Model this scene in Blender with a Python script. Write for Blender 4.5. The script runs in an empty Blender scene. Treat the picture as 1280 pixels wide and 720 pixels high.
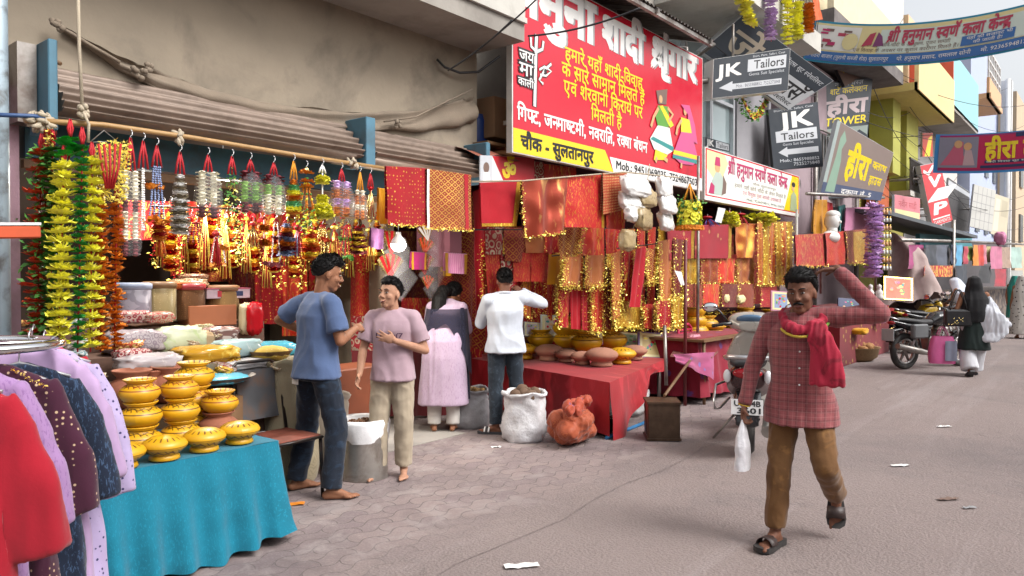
import bpy, bmesh, math, random
from mathutils import Vector, Matrix, noise
V = Vector
rad = math.radians
scene = bpy.context.scene
COL = scene.collection
R = random.Random(11)
# ---------------------------------------------------------------- camera, world, sun, exposure
F = 931.0
CAM = V((0, 0, 1.6))
cam_data = bpy.data.cameras.new('camera')
cam = bpy.data.objects.new('camera', cam_data)
COL.objects.link(cam)
cam_data.sensor_width = 36.0
cam_data.lens = 36.0 * F / 1280.0
cam_data.clip_start = 0.05
cam_data.clip_end = 2000
cam.location = CAM
cam.rotation_euler = (rad(90 - 0.92), 0, rad(39 - 90))
scene.camera = cam
CAM_M = cam.rotation_euler.to_matrix()
world = bpy.data.worlds.new('World')
scene.world = world
world.use_nodes = True
wn = world.node_tree.nodes; wl = world.node_tree.links
wn.clear()
sky = wn.new('ShaderNodeTexSky'); sky.sky_type = 'NISHITA'; sky.sun_disc = False
SUN_EL, SUN_AZ = 46, -80          # azimuth: direction the sun stands in, degrees from +X
sky.sun_elevation = rad(SUN_EL); sky.sun_rotation = rad(90 - SUN_AZ)
sky.air_density = 1.2; sky.dust_density = 5.0; sky.ozone_density = 1.0
hs = wn.new('ShaderNodeHueSaturation'); hs.inputs['Saturation'].default_value = 0.2
bg = wn.new('ShaderNodeBackground'); bg.inputs['Strength'].default_value = 0.15
wo = wn.new('ShaderNodeOutputWorld')
wl.new(sky.outputs[0], hs.inputs['Color']); wl.new(hs.outputs[0], bg.inputs[0]); wl.new(bg.outputs[0], wo.inputs[0])
sd = bpy.data.lights.new('sun', 'SUN'); sd.energy = 1.4; sd.angle = rad(28); sd.color = (1, 0.975, 0.95)
sun = bpy.data.objects.new('sun', sd); COL.objects.link(sun)
_d = V((math.cos(rad(SUN_AZ)) * math.cos(rad(SUN_EL)), math.sin(rad(SUN_AZ)) * math.cos(rad(SUN_EL)), math.sin(rad(SUN_EL))))
sun.rotation_euler = _d.to_track_quat('Z', 'Y').to_euler()
scene.view_settings.view_transform = 'Standard'
scene.view_settings.look = 'None'
scene.view_settings.exposure = 0.72
scene.view_settings.gamma = 1
scene.view_settings.use_curve_mapping = False
try:
 scene.cycles.max_bounces = 5; scene.cycles.diffuse_bounces = 3; scene.cycles.transparent_max_bounces = 12
 scene.cycles.transmission_bounces = 4; scene.cycles.glossy_bounces = 3
 scene.cycles.sample_clamp_indirect = 4.0
 scene.cycles.use_denoising = True
except Exception:
 pass
# ---------------------------------------------------------------- points from a measured view
def ray(x, y):
 return CAM_M @ V(((x - 640) / F, -(y - 360) / F, -1))
def P(x, y, Y=None, X=None, Z=None, d=None):
 r = ray(x, y)
 if Y is not None: t = (Y - CAM.y) / r.y
 elif X is not None: t = (X - CAM.x) / r.x
 elif Z is not None: t = (Z - CAM.z) / r.z
 else: t = d
 return CAM + r * t
def G(x, y): return P(x, y, Z=0)
# ---------------------------------------------------------------- objects
def tag(o, label=None, cat=None, group=None, kind=None):
 if label: o['label'] = label
 if cat: o['category'] = cat
 if group: o['group'] = group
 if kind or label: o['kind'] = kind or 'thing'
 return o
def thing(name, label, cat, loc=(0, 0, 0), rz=0.0, group=None):
 o = bpy.data.objects.new(name, None); COL.objects.link(o)
 o.empty_display_size = 0.1
 o.location = loc; o.rotation_euler = (0, 0, rz)
 return tag(o, label, cat, group)
def copy_tree(o, parent=None, label=None, loc=None, rz=None, group=None, scale=None):
 c = o.copy(); COL.objects.link(c)
 c.parent = parent
 for ch in list(o.children): copy_tree(ch, c)
 if label: c['label'] = label
 if group: c['group'] = group
 if loc is not None: c.location = loc
 if rz is not None: c.rotation_euler = (0, 0, rz)
 if scale is not None: c.scale = (scale, scale, scale) if not hasattr(scale, '__len__') else scale
 return c
class MB:
 """collects shapes for one mesh"""
 def __init__(s):
  s.v = []; s.f = []; s.mi = []; s.sm = []; s.uv = {}; s.mats = []
 def mid(s, m):
  if m is None: return 0
  if m not in s.mats: s.mats.append(m)
  return s.mats.index(m)
 def add(s, vs, fs, m=None, smooth=False, uvs=None):
  b = len(s.v); k = s.mid(m)
  s.v.extend([tuple(p) for p in vs])
  for i, f in enumerate(fs):
   if uvs is not None: s.uv[len(s.f)] = [uvs[j] for j in f]
   s.f.append([b + j for j in f]); s.mi.append(k); s.sm.append(smooth)
  return s
 def box(s, c, size, m=None, rot=None, bevel=0.0):
  hx, hy, hz = size[0] / 2, size[1] / 2, size[2] / 2
  c = V(c)
  if bevel > 0:
   b = min(bevel, hx * .45, hy * .45, hz * .45)
   vs = []; idx = {}
   for ax in range(3):
    for sx in (-1, 1):
     for sy in (-1, 1):
      for sz in (-1, 1):
       p = [sx * (hx - b), sy * (hy - b), sz * (hz - b)]
       p[ax] = (sx, sy, sz)[ax] * (hx, hy, hz)[ax]
       idx[(ax, sx, sy, sz)] = len(vs); vs.append(V(p))
   fs = []
   for ax in range(3):
    o = [a for a in range(3) if a != ax]
    for sg in (-1, 1):
     q = []
     for (a, bb) in ((-1, -1), (1, -1), (1, 1), (-1, 1)):
      k = [0, 0, 0]; k[ax] = sg; k[o[0]] = a; k[o[1]] = bb
      q.append(idx[(ax, *k)])
     fs.append(q)
   for ax in range(3):           # edges running along ax
    o = [a for a in range(3) if a != ax]
    for a in (-1, 1):
     for bb in (-1, 1):
      k0 = [0] * 3; k0[o[0]] = a; k0[o[1]] = bb; k0[ax] = -1
      k1 = list(k0); k1[ax] = 1
      fs.append([idx[(o[0], *k0)], idx[(o[0], *k1)], idx[(o[1], *k1)], idx[(o[1], *k0)]])
   for sx in (-1, 1):
    for sy in (-1, 1):
     for sz in (-1, 1):
      fs.append([idx[(0, sx, sy, sz)], idx[(1, sx, sy, sz)], idx[(2, sx, sy, sz)]])
  else:
   vs = [V((x * hx, y * hy, z * hz)) for x in (-1, 1) for y in (-1, 1) for z in (-1, 1)]
   fs = [[0, 1, 3, 2], [4, 6, 7, 5], [0, 4, 5, 1], [2, 3, 7, 6], [0, 2, 6, 4], [1, 5, 7, 3]]
  if rot is not None: vs = [rot @ p for p in vs]
  return s.add([p + c for p in vs], fs, m)
 def quad(s, a, b, c, d, m=None, uvs=((0, 0), (1, 0), (1, 1), (0, 1))):
  return s.add([a, b, c, d], [[0, 1, 2, 3]], m, False, uvs)
 def slab(s, pts, n, m=None):
  """polygon pts extruded by vector n"""
  k = len(pts); n = V(n)
  vs = [V(p) for p in pts] + [V(p) + n for p in pts]
  fs = [list(range(k)), [k + i for i in reversed(range(k))]]
  fs += [[i, k + i, k + (i + 1) % k, (i + 1) % k] for i in range(k)]
  return s.add(vs, fs, m)
 def tube(s, pts, r, m=None, n=8, smooth=True, caps=True):
  pts = [V(p) for p in pts]
  rs = r if hasattr(r, '__len__') else [r] * len(pts)
  vs = []; fs = []
  prev = None
  for i, p in enumerate(pts):
   t = (pts[min(i + 1, len(pts) - 1)] - pts[max(i - 1, 0)])
   if t.length < 1e-9: t = V((0, 0, 1))
   t.normalize()
   if prev is None:
    a = V((0, 0, 1)) if abs(t.z) < .9 else V((1, 0, 0))
   else: a = prev
   u = (a - t * a.dot(t))
   if u.length < 1e-6: u = V((1, 0, 0)) - t * t.x
   u.normalize(); w = t.cross(u); prev = u
   for k in range(n):
    an = 2 * math.pi * k / n
    vs.append(p + (u * math.cos(an) + w * math.sin(an)) * rs[i])
  for i in range(len(pts) - 1):
   for k in range(n):
    fs.append([i * n + k, i * n + (k + 1) % n, (i + 1) * n + (k + 1) % n, (i + 1) * n + k])
  s.add(vs, fs, m, smooth)
  if caps:
   b = len(s.v) - len(vs); k = s.mid(m)
   for q in (list(reversed(range(n))), [(len(pts) - 1) * n + j for j in range(n)]):
    s.f.append([b + j for j in q]); s.mi.append(k); s.sm.append(False)
  return s
 def cyl(s, p0, p1, r0, r1=None, m=None, n=16):
  return s.tube([p0, p1], [r0, r0 if r1 is None else r1], m, n)
 def ell(s, c, r, m=None, nu=16, nv=10, rot=None, fn=None):
  c = V(c); r = r if hasattr(r, '__len__') else (r, r, r)
  vs = []; fs = []
  for j in range(nv + 1):
   ph = math.pi * j / nv
   for i in range(nu):
    th = 2 * math.pi * i / nu
    d = V((math.sin(ph) * math.cos(th), math.sin(ph) * math.sin(th), math.cos(ph)))
    k = fn(d) if fn else 1.0
    p = V((d.x * r[0], d.y * r[1], d.z * r[2])) * k
    if rot is not None: p = rot @ p
    vs.append(p + c)
  for j in range(nv):
   for i in range(nu):
    a, b2 = j * nu + i, j * nu + (i + 1) % nu
    cc, dd = (j + 1) * nu + (i + 1) % nu, (j + 1) * nu + i
    if j == 0: fs.append([a, dd, cc])
    elif j == nv - 1: fs.append([a, dd, b2])
    else: fs.append([a, dd, cc, b2])
  return s.add(vs, fs, m, True)
 def lathe(s, prof, m=None, n=24, c=(0, 0, 0), rot=None, smooth=True, wob=0.0, seed=0, sx=1.0):
  c = V(c); vs = []; fs = []; uvs = []
  for j, (r, z) in enumerate(prof):
   for i in range(n + 1):
    th = 2 * math.pi * i / n
    k = 1.0
    if wob:
     k += wob * noise.noise(V((math.cos(th) * 1.7 + seed, math.sin(th) * 1.7, z * 4.0 + seed)))
    p = V((r * math.cos(th) * k * sx, r * math.sin(th) * k, z))
    if rot is not None: p = rot @ p
    vs.append(p + c); uvs.append((i / n, j / max(1, len(prof) - 1)))
  w = n + 1
  for j in range(len(prof) - 1):
   for i in range(n):
    fs.append([j * w + i, j * w + i + 1, (j + 1) * w + i + 1, (j + 1) * w + i])
  return s.add(vs, fs, m, smooth, uvs)
 def grid(s, fn, nu, nv, m=None, smooth=True, usize=1.0, vsize=1.0):
  vs = []; uvs = []; fs = []
  for j in range(nv + 1):
   for i in range(nu + 1):
    u, v = i / nu, j / nv
    vs.append(fn(u, v)); uvs.append((u * usize, v * vsize))
  w = nu + 1
  for j in range(nv):
   for i in range(nu):
    fs.append([j * w + i, j * w + i + 1, (j + 1) * w + i + 1, (j + 1) * w + i])
  return s.add(vs, fs, m, smooth, uvs)
 def build(s, name, m=None, parent=None, origin=None, loc=None, rz=0.0, weld=True):
  me = bpy.data.meshes.new(name)
  o3 = V(origin) if origin is not None else V((0, 0, 0))
  me.from_pydata([tuple(V(p) - o3) for p in s.v], [], s.f)
  ms = s.mats if s.mats else ([] if m is None else (m if isinstance(m, list) else [m]))
  if m is not None and s.mats and not isinstance(m, list):
   pass
  for q in ms: me.materials.append(q)
  if len(s.f):
   me.polygons.foreach_set('material_index', s.mi)
   me.polygons.foreach_set('use_smooth', s.sm)
  if s.uv:
   ul = me.uv_layers.new(name='UVMap')
   li = 0
   for pi, f in enumerate(s.f):
    u = s.uv.get(pi)
    for j in range(len(f)):
     ul.data[li].uv = u[j] if u else (0.0, 0.0)
     li += 1
  me.update()
  o = bpy.data.objects.new(name, me); COL.objects.link(o)
  if parent is not None: o.parent = parent
  if loc is not None: o.location = loc
  elif origin is not None: o.location = o3
  if rz: o.rotation_euler = (0, 0, rz)
  return o
def top(name, mb, label, cat, m=None, group=None, origin=None, loc=None, rz=0.0):
 o = mb.build(name, m, None, origin, loc, rz)
 return tag(o, label, cat, group)
def struct(name, mb, m=None):
 return tag(mb.build(name, m), kind='structure')
# ---------------------------------------------------------------- materials
ALB = .80
def srgb(r, g=None, b=None, k=None):
 if g is None:
  h = r.lstrip('#'); r, g, b = int(h[0:2], 16), int(h[2:4], 16), int(h[4:6], 16)
 f = lambda c: (c / 12.92 if c <= 0.04045 else ((c + 0.055) / 1.055) ** 2.4)
 k = ALB if k is None else k
 return (f(r / 255) * k, f(g / 255) * k, f(b / 255) * k, 1.0)
def newmat(name):
 m = bpy.data.materials.new(name); m.use_nodes = True
 nt = m.node_tree; b = nt.nodes['Principled BSDF']
 return m, nt, b
def N(nt, t, **kw):
 n = nt.nodes.new(t)
 for k, v in kw.items():
  if k in n.inputs.keys(): n.inputs[k].default_value = v
  else: setattr(n, k, v)
 return n
def mathn(nt, op, a, b=None, clamp=False):
 n = nt.nodes.new('ShaderNodeMath'); n.operation = op; n.use_clamp = clamp
 for i, q in enumerate((a, b)):
  if q is None: continue
  if isinstance(q, (int, float)): n.inputs[i].default_value = q
  else: nt.links.new(q, n.inputs[i])
 return n.outputs[0]
def mixc(nt, fac, a, b, blend='MIX'):
 n = nt.nodes.new('ShaderNodeMix'); n.data_type = 'RGBA'; n.blend_type = blend
 for sock, q in ((n.inputs['Factor'], fac), (n.inputs[6], a), (n.inputs[7], b)):
  if hasattr(q, 'links') or hasattr(q, 'is_linked'): nt.links.new(q, sock)
  else: sock.default_value = q
 return n.outputs[2]
def ramp(nt, fac, lo, hi, c0=(0, 0, 0, 1), c1=(1, 1, 1, 1)):
 n = nt.nodes.new('ShaderNodeValToRGB')
 n.color_ramp.elements[0].position = lo; n.color_ramp.elements[0].color = c0
 n.color_ramp.elements[1].position = hi; n.color_ramp.elements[1].color = c1
 nt.links.new(fac, n.inputs[0]); return n.outputs[0]
def objvec(nt, rnd=True):
 tc = nt.nodes.new('ShaderNodeTexCoord')
 if not rnd: return tc.outputs['Object']
 oi = nt.nodes.new('ShaderNodeObjectInfo')
 mu = nt.nodes.new('ShaderNodeVectorMath'); mu.operation = 'ADD'
 sc = mathn(nt, 'MULTIPLY', oi.outputs['Random'], 17.0)
 cb = nt.nodes.new('ShaderNodeCombineXYZ'); nt.links.new(sc, cb.inputs[0]); nt.links.new(sc, cb.inputs[1])
 nt.links.new(tc.outputs['Object'], mu.inputs[0]); nt.links.new(cb.outputs[0], mu.inputs[1])
 return mu.outputs[0]
def noise_n(nt, vec, scale, detail=4, rough=.55, dist=0.0):
 n = nt.nodes.new('ShaderNodeTexNoise'); n.inputs['Scale'].default_value = scale
 n.inputs['Detail'].default_value = detail; n.inputs['Roughness'].default_value = rough
 n.inputs['Distortion'].default_value = dist
 if vec is not None: nt.links.new(vec, n.inputs['Vector'])
 return n.outputs[0]
def bump(nt, b, h, strength=.2, dist=.01):
 n = nt.nodes.new('ShaderNodeBump'); n.inputs['Strength'].default_value = strength
 n.inputs['Distance'].default_value = dist
 nt.links.new(h, n.inputs['Height']); nt.links.new(n.outputs[0], b.inputs['Normal'])
_MC = {}
def mat(name, col, rough=.6, metal=0.0, var=.15, vs=5.0, bs=0.0, bscale=60, spec=.5, dirt=None, dirt_amt=.5, dscale=3.0, trans=0.0, alpha=1.0, coat=0.0, sheen=0.0):
 if name in _MC: return _MC[name]
 c = srgb(col) if isinstance(col, str) else (*col[:3], 1)
 m, nt, b = newmat(name)
 vec = objvec(nt)
 n1 = noise_n(nt, vec, vs, 5, .6)
 f = ramp(nt, n1, .25, .75, (1 - var, 1 - var, 1 - var, 1), (1 + var, 1 + var, 1 + var, 1))
 out = mixc(nt, 1.0, c, f, 'MULTIPLY')
 if dirt:
  n2 = noise_n(nt, vec, dscale, 6, .65, .4)
  fa = ramp(nt, n2, .48, .68, (0, 0, 0, 1), (dirt_amt, dirt_amt, dirt_amt, 1))
  out = mixc(nt, fa, out, srgb(dirt))
 nt.links.new(out, b.inputs['Base Color'])
 r2 = ramp(nt, n1, .2, .8, (max(.03, rough - .08),) * 3 + (1,), (min(1, rough + .08),) * 3 + (1,))
 nt.links.new(r2, b.inputs['Roughness'])
 b.inputs['Metallic'].default_value = metal
 b.inputs['Specular IOR Level'].default_value = spec
 if trans: b.inputs['Transmission Weight'].default_value = trans
 if alpha < 1: b.inputs['Alpha'].default_value = alpha
 if coat: b.inputs['Coat Weight'].default_value = coat; b.inputs['Coat Roughness'].default_value = .08
 if sheen: b.inputs['Sheen Weight'].default_value = sheen
 if bs: bump(nt, b, noise_n(nt, vec, bscale, 4, .6), bs, .01)
 _MC[name] = m
 return m
def emis(name, col, strength):
 if name in _MC: return _MC[name]
 m, nt, b = newmat(name)
 b.inputs['Base Color'].default_value = (*col[:3], 1)
 b.inputs['Emission Color'].default_value = (*col[:3], 1)
 b.inputs['Emission Strength'].default_value = strength
 _MC[name] = m; return m
def pattern(nt, kind, scale, uvv):
 mp = nt.nodes.new('ShaderNodeMapping'); nt.links.new(uvv, mp.inputs[0])
 mp.inputs['Scale'].default_value = (scale, scale, scale)
 v = mp.outputs[0]
 def vor(feature, rnd, vec=v, sc=1.0):
  n = nt.nodes.new('ShaderNodeTexVoronoi'); n.feature = feature
  n.inputs['Scale'].default_value = sc; n.inputs['Randomness'].default_value = rnd
  nt.links.new(vec, n.inputs['Vector'])
  return n.outputs['Distance']
 if kind == 'dots':
  return ramp(nt, vor('F1', .35), .16, .24, (1, 1, 1, 1), (0, 0, 0, 1))
 if kind == 'bigdots':
  return ramp(nt, vor('F1', .1), .27, .33, (1, 1, 1, 1), (0, 0, 0, 1))
 if kind == 'scallop':
  mp.inputs['Scale'].default_value = (scale, scale * 1.5, scale)
  mp.inputs['Rotation'].default_value = (0, 0, rad(45))
  a = ramp(nt, vor('DISTANCE_TO_EDGE', .12), .05, .12, (1, 1, 1, 1), (0, 0, 0, 1))
  d = ramp(nt, vor('F1', .12), .12, .2, (1, 1, 1, 1), (0, 0, 0, 1))
  return mathn(nt, 'MAXIMUM', a, d)
 if kind == 'zari':
  mp.inputs['Scale'].default_value = (scale * 3.2, scale, scale)
  mp.inputs['Rotation'].default_value = (0, 0, rad(35))
  return ramp(nt, noise_n(nt, v, 1.0, 3, .7, .6), .55, .61)
 if kind == 'floral':
  d = vor('F1', .6)
  s1 = mathn(nt, 'SINE', mathn(nt, 'MULTIPLY', d, 17.0))
  n2 = noise_n(nt, v, 3.0, 3, .6, 1.0)
  return ramp(nt, mathn(nt, 'ADD', mathn(nt, 'MULTIPLY', s1, .35), n2), .5, .62)
 if kind == 'sparse':
  d = vor('F1', .8)
  n2 = noise_n(nt, v, 6.0, 2, .6, 1.0)
  return ramp(nt, mathn(nt, 'ADD', d, mathn(nt, 'MULTIPLY', n2, .25)), .30, .36, (1, 1, 1, 1), (0, 0, 0, 1))
 if kind == 'stripe':
  w = nt.nodes.new('ShaderNodeTexWave'); w.bands_direction = 'X'; w.inputs['Scale'].default_value = 1.0
  w.inputs['Distortion'].default_value = .3
  nt.links.new(v, w.inputs['Vector']); return ramp(nt, w.outputs['Fac'], .55, .7)
 if kind == 'hstripe':
  w = nt.nodes.new('ShaderNodeTexWave'); w.bands_direction = 'Y'; w.inputs['Scale'].default_value = 1.0
  w.inputs['Distortion'].default_value = .3
  nt.links.new(v, w.inputs['Vector']); return ramp(nt, w.outputs['Fac'], .6, .75)
 if kind == 'check':
  o = []
  for dr in ('X', 'Y'):
   w = nt.nodes.new('ShaderNodeTexWave'); w.bands_direction = dr; w.inputs['Scale'].default_value = 1.0
   w.inputs['Distortion'].default_value = .15
   nt.links.new(v, w.inputs['Vector']); o.append(ramp(nt, w.outputs['Fac'], .5, .8))
  return mathn(nt, 'MULTIPLY', mathn(nt, 'ADD', o[0], o[1]), .5)
 if kind == 'sheen':
  mp.inputs['Scale'].default_value = (scale, scale * .35, scale)
  return ramp(nt, noise_n(nt, v, 1.0, 4, .6, 1.2), .53, .63)
 return ramp(nt, noise_n(nt, v, 1.0, 4), .45, .6)
def fab(name, base, col2=None, pat=None, scale=10, metal2=0.0, rough=.85, rough2=.6, coords='UV', sheen=.15, weave=True, alpha=1.0, metal=0.0):
 """cloth: base colour, printed or woven pattern in a second colour, fine weave"""
 if name in _MC: return _MC[name]
 m, nt, b = newmat(name)
 tc = nt.nodes.new('ShaderNodeTexCoord')
 vec = tc.outputs[coords]
 ov = objvec(nt)
 c1 = srgb(base); f = ramp(nt, noise_n(nt, ov, 4, 4, .6), .25, .75, (.86, .86, .86, 1), (1.12, 1.12, 1.12, 1))
 col = mixc(nt, 1.0, c1, f, 'MULTIPLY')
 if pat:
  mk = pattern(nt, pat, scale, vec)
  col = mixc(nt, mk, col, srgb(col2))
  if metal2 or metal:
   nt.links.new(mathn(nt, 'MAXIMUM', mathn(nt, 'MULTIPLY', mk, metal2), metal), b.inputs['Metallic'])
  r = nt.nodes.new('ShaderNodeMapRange'); r.inputs[3].default_value = rough; r.inputs[4].default_value = rough2
  nt.links.new(mk, r.inputs[0]); nt.links.new(r.outputs[0], b.inputs['Roughness'])
 else:
  b.inputs['Roughness'].default_value = rough; b.inputs['Metallic'].default_value = metal
 nt.links.new(col, b.inputs['Base Color'])
 b.inputs['Sheen Weight'].default_value = sheen
 b.inputs['Specular IOR Level'].default_value = .3
 if alpha < 1: b.inputs['Alpha'].default_value = alpha
 if weave: bump(nt, b, noise_n(nt, ov, 60, 4, .6), .16, .008)
 _MC[name] = m
 return m
# ---------------------------------------------------------------- lettering
HAL = '\u094d'
CONS = set(chr(c) for c in range(0x915, 0x93a))
MARK = set('ािीुूृेैोौंँः़ॉॅ')
STEM = {}
_GC = {}
def glyph(s, bold=0.0):
 """outline of a piece of text as (verts, faces) at size 1"""
 k = (s, bold)
 if k in _GC: return _GC[k]
 c = bpy.data.curves.new('t', 'FONT'); c.body = s; c.resolution_u = 2
 c.fill_mode = 'BOTH'
 o = bpy.data.objects.new('t', c); COL.objects.link(o)
 dg = bpy.context.evaluated_depsgraph_get(); dg.update()
 me = bpy.data.meshes.new_from_object(o.evaluated_get(dg))
 vs = [v.co.copy() for v in me.vertices]; fs = [list(p.vertices) for p in me.polygons]
 bpy.data.objects.remove(o); bpy.data.curves.remove(c); bpy.data.meshes.remove(me)
 _GC[k] = (vs, fs); return _GC[k]
def clip_x(vs, fs, x):
 bm = bmesh.new()
 bv = [bm.verts.new(v) for v in vs]
 for f in fs:
  try: bm.faces.new([bv[i] for i in f])
  except ValueError: pass
 bmesh.ops.bisect_plane(bm, geom=bm.verts[:] + bm.edges[:] + bm.faces[:], plane_co=(x, 0, 0), plane_no=(1, 0, 0), clear_outer=True)
 bm.verts.index_update()
 o = ([v.co.copy() for v in bm.verts], [[v.index for v in f.verts] for f in bm.faces]); bm.free(); return o
def layout(text, bold=0.0):
 """left-to-right pieces with half letters, the r hooks and the i sign put where they are written"""
 V2 = []; F2 = []; x = 0.0
 def put(vs, fs, dx, dy=0.0, sc=1.0):
  b = len(V2); V2.extend(V((v.x * sc + dx, v.y * sc + dy, 0)) for v in vs); F2.extend([b + i for i in f] for f in fs)
 def width(s):
  vs, _ = glyph(s, 0.0); return max((v.x for v in vs), default=0.25)
 i = 0; n = len(text)
 while i < n:
  ch = text[i]
  if ch in CONS:
   cl = [ch]; i += 1
   while i + 1 < n and text[i] == HAL and text[i + 1] in CONS: cl.append(text[i + 1]); i += 2
   mk = ''
   while i < n and text[i] in MARK: mk += text[i]; i += 1
   reph = len(cl) > 1 and cl[0] == 'र'
   if reph: cl = cl[1:]
   rak = len(cl) > 1 and cl[-1] == 'र'
   if rak: cl = cl[:-1]
   x0 = x
   if 'ि' in mk:
    vs, fs = glyph('ि', bold); put(vs, fs, x); x += .235; mk = mk.replace('ि', '')
   for h in cl[:-1]:
    vs, fs = glyph(h, bold); w = width(h)
    cut = w * (.60 if h in 'कफ' else .72)
    vs, fs = clip_x(vs, fs, cut); put(vs, fs, x); x += cut - .01
   s = cl[-1] + mk
   vs, fs = glyph(s, bold); put(vs, fs, x)
   wb = width(cl[-1])
   if rak:
    t = .07 + bold
    q = [V((x + wb * .52, .22, 0)), V((x + wb * .52, .22 + t * 1.5, 0)), V((x + .02, .0, 0)), V((x + .0, -.09, 0))]
    b = len(V2); V2.extend(q); F2.append([b, b + 1, b + 2, b + 3])
   x += max(wb, width(cl[-1] + ''.join(c for c in mk if c in 'ाीोौ'))) - .012
   if reph:
    vs, fs = glyph('ॅ', bold); mx = min((v.x for v in vs), default=0)
    put(vs, fs, x + .02)
  else:
   j = i
   while j < n and text[j] not in CONS: j += 1
   s = text[i:j]
   for part in [s]:
    lead = len(part) - len(part.lstrip(' '))
    trail = len(part) - len(part.rstrip(' '))
    core = part.strip(' ')
    x += lead * .3
    if core:
     vs, fs = glyph(core, bold); put(vs, fs, x)
     x += max((v.x for v in vs), default=.2) + .05
     x += trail * .3
   i = j
 return V2, F2
def is_deva(t): return any(c in CONS or '\u0900' <= c <= '\u097f' for c in t)
# ---------------------------------------------------------------- common materials
M_wood = mat('wood', srgb('#7a5a3c')[:3], .6, var=.3, vs=8)
M_bamboo = mat('bamboo', srgb('#b08a58')[:3], .5, var=.2, vs=14)
M_dark = mat('dark', (.02, .02, .022), .6)
M_steel = mat('steel', (.55, .55, .56), .32, .9, var=.1)
M_oldsteel = mat('oldsteel', (.30, .28, .26), .45, .75, var=.3, dirt='#5b4233', dirt_amt=.7)
M_chrome = mat('chrome', (.75, .75, .77), .12, 1.0, var=.05)
M_rope = mat('rope', srgb('#b9ab95')[:3], .9, bs=.4, bscale=120)
M_plaster = mat('plaster', srgb('#9e917f')[:3], .92, var=.16, vs=1.6, bs=.5, bscale=9, dirt='#655c53', dirt_amt=.7, dscale=1.1)
M_pinkwall = mat('pinkwall', srgb('#a88692')[:3], .85, var=.14, vs=2.5, bs=.25, bscale=20, dirt='#6c5a55', dirt_amt=.65, dscale=2.2)
M_conc = mat('concrete', srgb('#a39d95')[:3], .9, var=.18, vs=1.4, bs=.35, bscale=14, dirt='#6f6861', dirt_amt=.5, dscale=1.3)
M_concw = mat('concrete_white', srgb('#c9c6be')[:3], .85, var=.12, vs=2, bs=.25, bscale=14, dirt='#8b857c', dirt_amt=.5, dscale=1.6)
M_blue = mat('blue_paint', srgb('#4f7d92')[:3], .55, var=.2, dirt='#4b4a48', dirt_amt=.5)
M_teal = mat('teal_paint', srgb('#27566a')[:3], .6, var=.25, dirt='#2b2724', dirt_amt=.7)
M_shutter = mat('shutter_metal', srgb('#8d7b6e')[:3], .5, .25, var=.2, vs=6, dirt='#5a4a3e', dirt_amt=.6)
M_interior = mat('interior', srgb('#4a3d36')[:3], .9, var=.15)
M_gold = mat('gold', (.85, .58, .16), .28, .95, var=.25, vs=30)
M_goldpale = mat('gold_pale', (.9, .74, .30), .25, .95, var=.25, vs=30)
M_redtin = mat('red_tin', srgb('#b3161d')[:3], .4, .3, var=.25, vs=20)
M_white = mat('white_paint', (.62, .62, .61), .5, var=.06)
M_black = mat('black_ink', (.018, .018, .02), .5, var=.05)
# ---------------------------------------------------------------- ground
def road_net(nt, v):
 n1 = noise_n(nt, v, .5, 6, .6); n2 = noise_n(nt, v, 140, 3, .7); n3 = noise_n(nt, v, 4, 5, .65, .3)
 c = mixc(nt, ramp(nt, n1, .3, .7), srgb('#746866', k=1), srgb('#827572', k=1))
 c = mixc(nt, ramp(nt, n3, .35, .75, (0, 0, 0, 1), (.35, .35, .35, 1)), c, srgb('#6d625e', k=1))
 c = mixc(nt, ramp(nt, n2, .45, .72, (0, 0, 0, 1), (.5, .5, .5, 1)), c, srgb('#a0948e', k=1))
 vo = nt.nodes.new('ShaderNodeTexVoronoi'); vo.inputs['Scale'].default_value = 55; nt.links.new(v, vo.inputs['Vector'])
 st = noise_n(nt, v, .22, 7, .7, .8); c = mixc(nt, ramp(nt, st, .5, .64, (0, 0, 0, 1), (.5, .5, .5, 1)), c, srgb('#5f5859', k=1))
 mp = nt.nodes.new('ShaderNodeMapping'); mp.inputs['Scale'].default_value = (.12, 1.6, 1); nt.links.new(v, mp.inputs[0])
 c = mixc(nt, ramp(nt, noise_n(nt, mp.outputs[0], 1.0, 5, .65, .3), .52, .68, (0, 0, 0, 1), (.45, .45, .45, 1)), c, srgb('#9a9190', k=1))
 cr = nt.nodes.new('ShaderNodeTexVoronoi'); cr.feature = 'DISTANCE_TO_EDGE'; cr.inputs['Scale'].default_value = .42
 wv = nt.nodes.new('ShaderNodeVectorMath'); wv.operation = 'ADD'; nn_ = nt.nodes.new('ShaderNodeTexNoise'); nn_.inputs['Scale'].default_value = 2.2; nn_.inputs['Detail'].default_value = 6; nt.links.new(v, nn_.inputs['Vector']); nt.links.new(v, wv.inputs[0]); nt.links.new(nn_.outputs['Color'], wv.inputs[1]); nt.links.new(wv.outputs[0], cr.inputs['Vector'])
 c = mixc(nt, ramp(nt, cr.outputs['Distance'], .001, .005, (.3, .3, .3, 1), (0, 0, 0, 1)), c, srgb('#453e3d', k=1))
 c = mixc(nt, ramp(nt, vo.outputs['Distance'], .1, .28, (.28, .28, .28, 1), (0, 0, 0, 1)), c, srgb('#6a605c', k=1))
 h = mathn(nt, 'ADD', mathn(nt, 'MULTIPLY', n2, .6), mathn(nt, 'ADD', vo.outputs['Distance'], n3))
 return c, h
def road_material():
 m, nt, b = newmat('road_surface'); c, h = road_net(nt, objvec(nt, False)); nt.links.new(c, b.inputs['Base Color']); b.inputs['Roughness'].default_value = .9; bump(nt, b, h, .55, .012); return m
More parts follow.
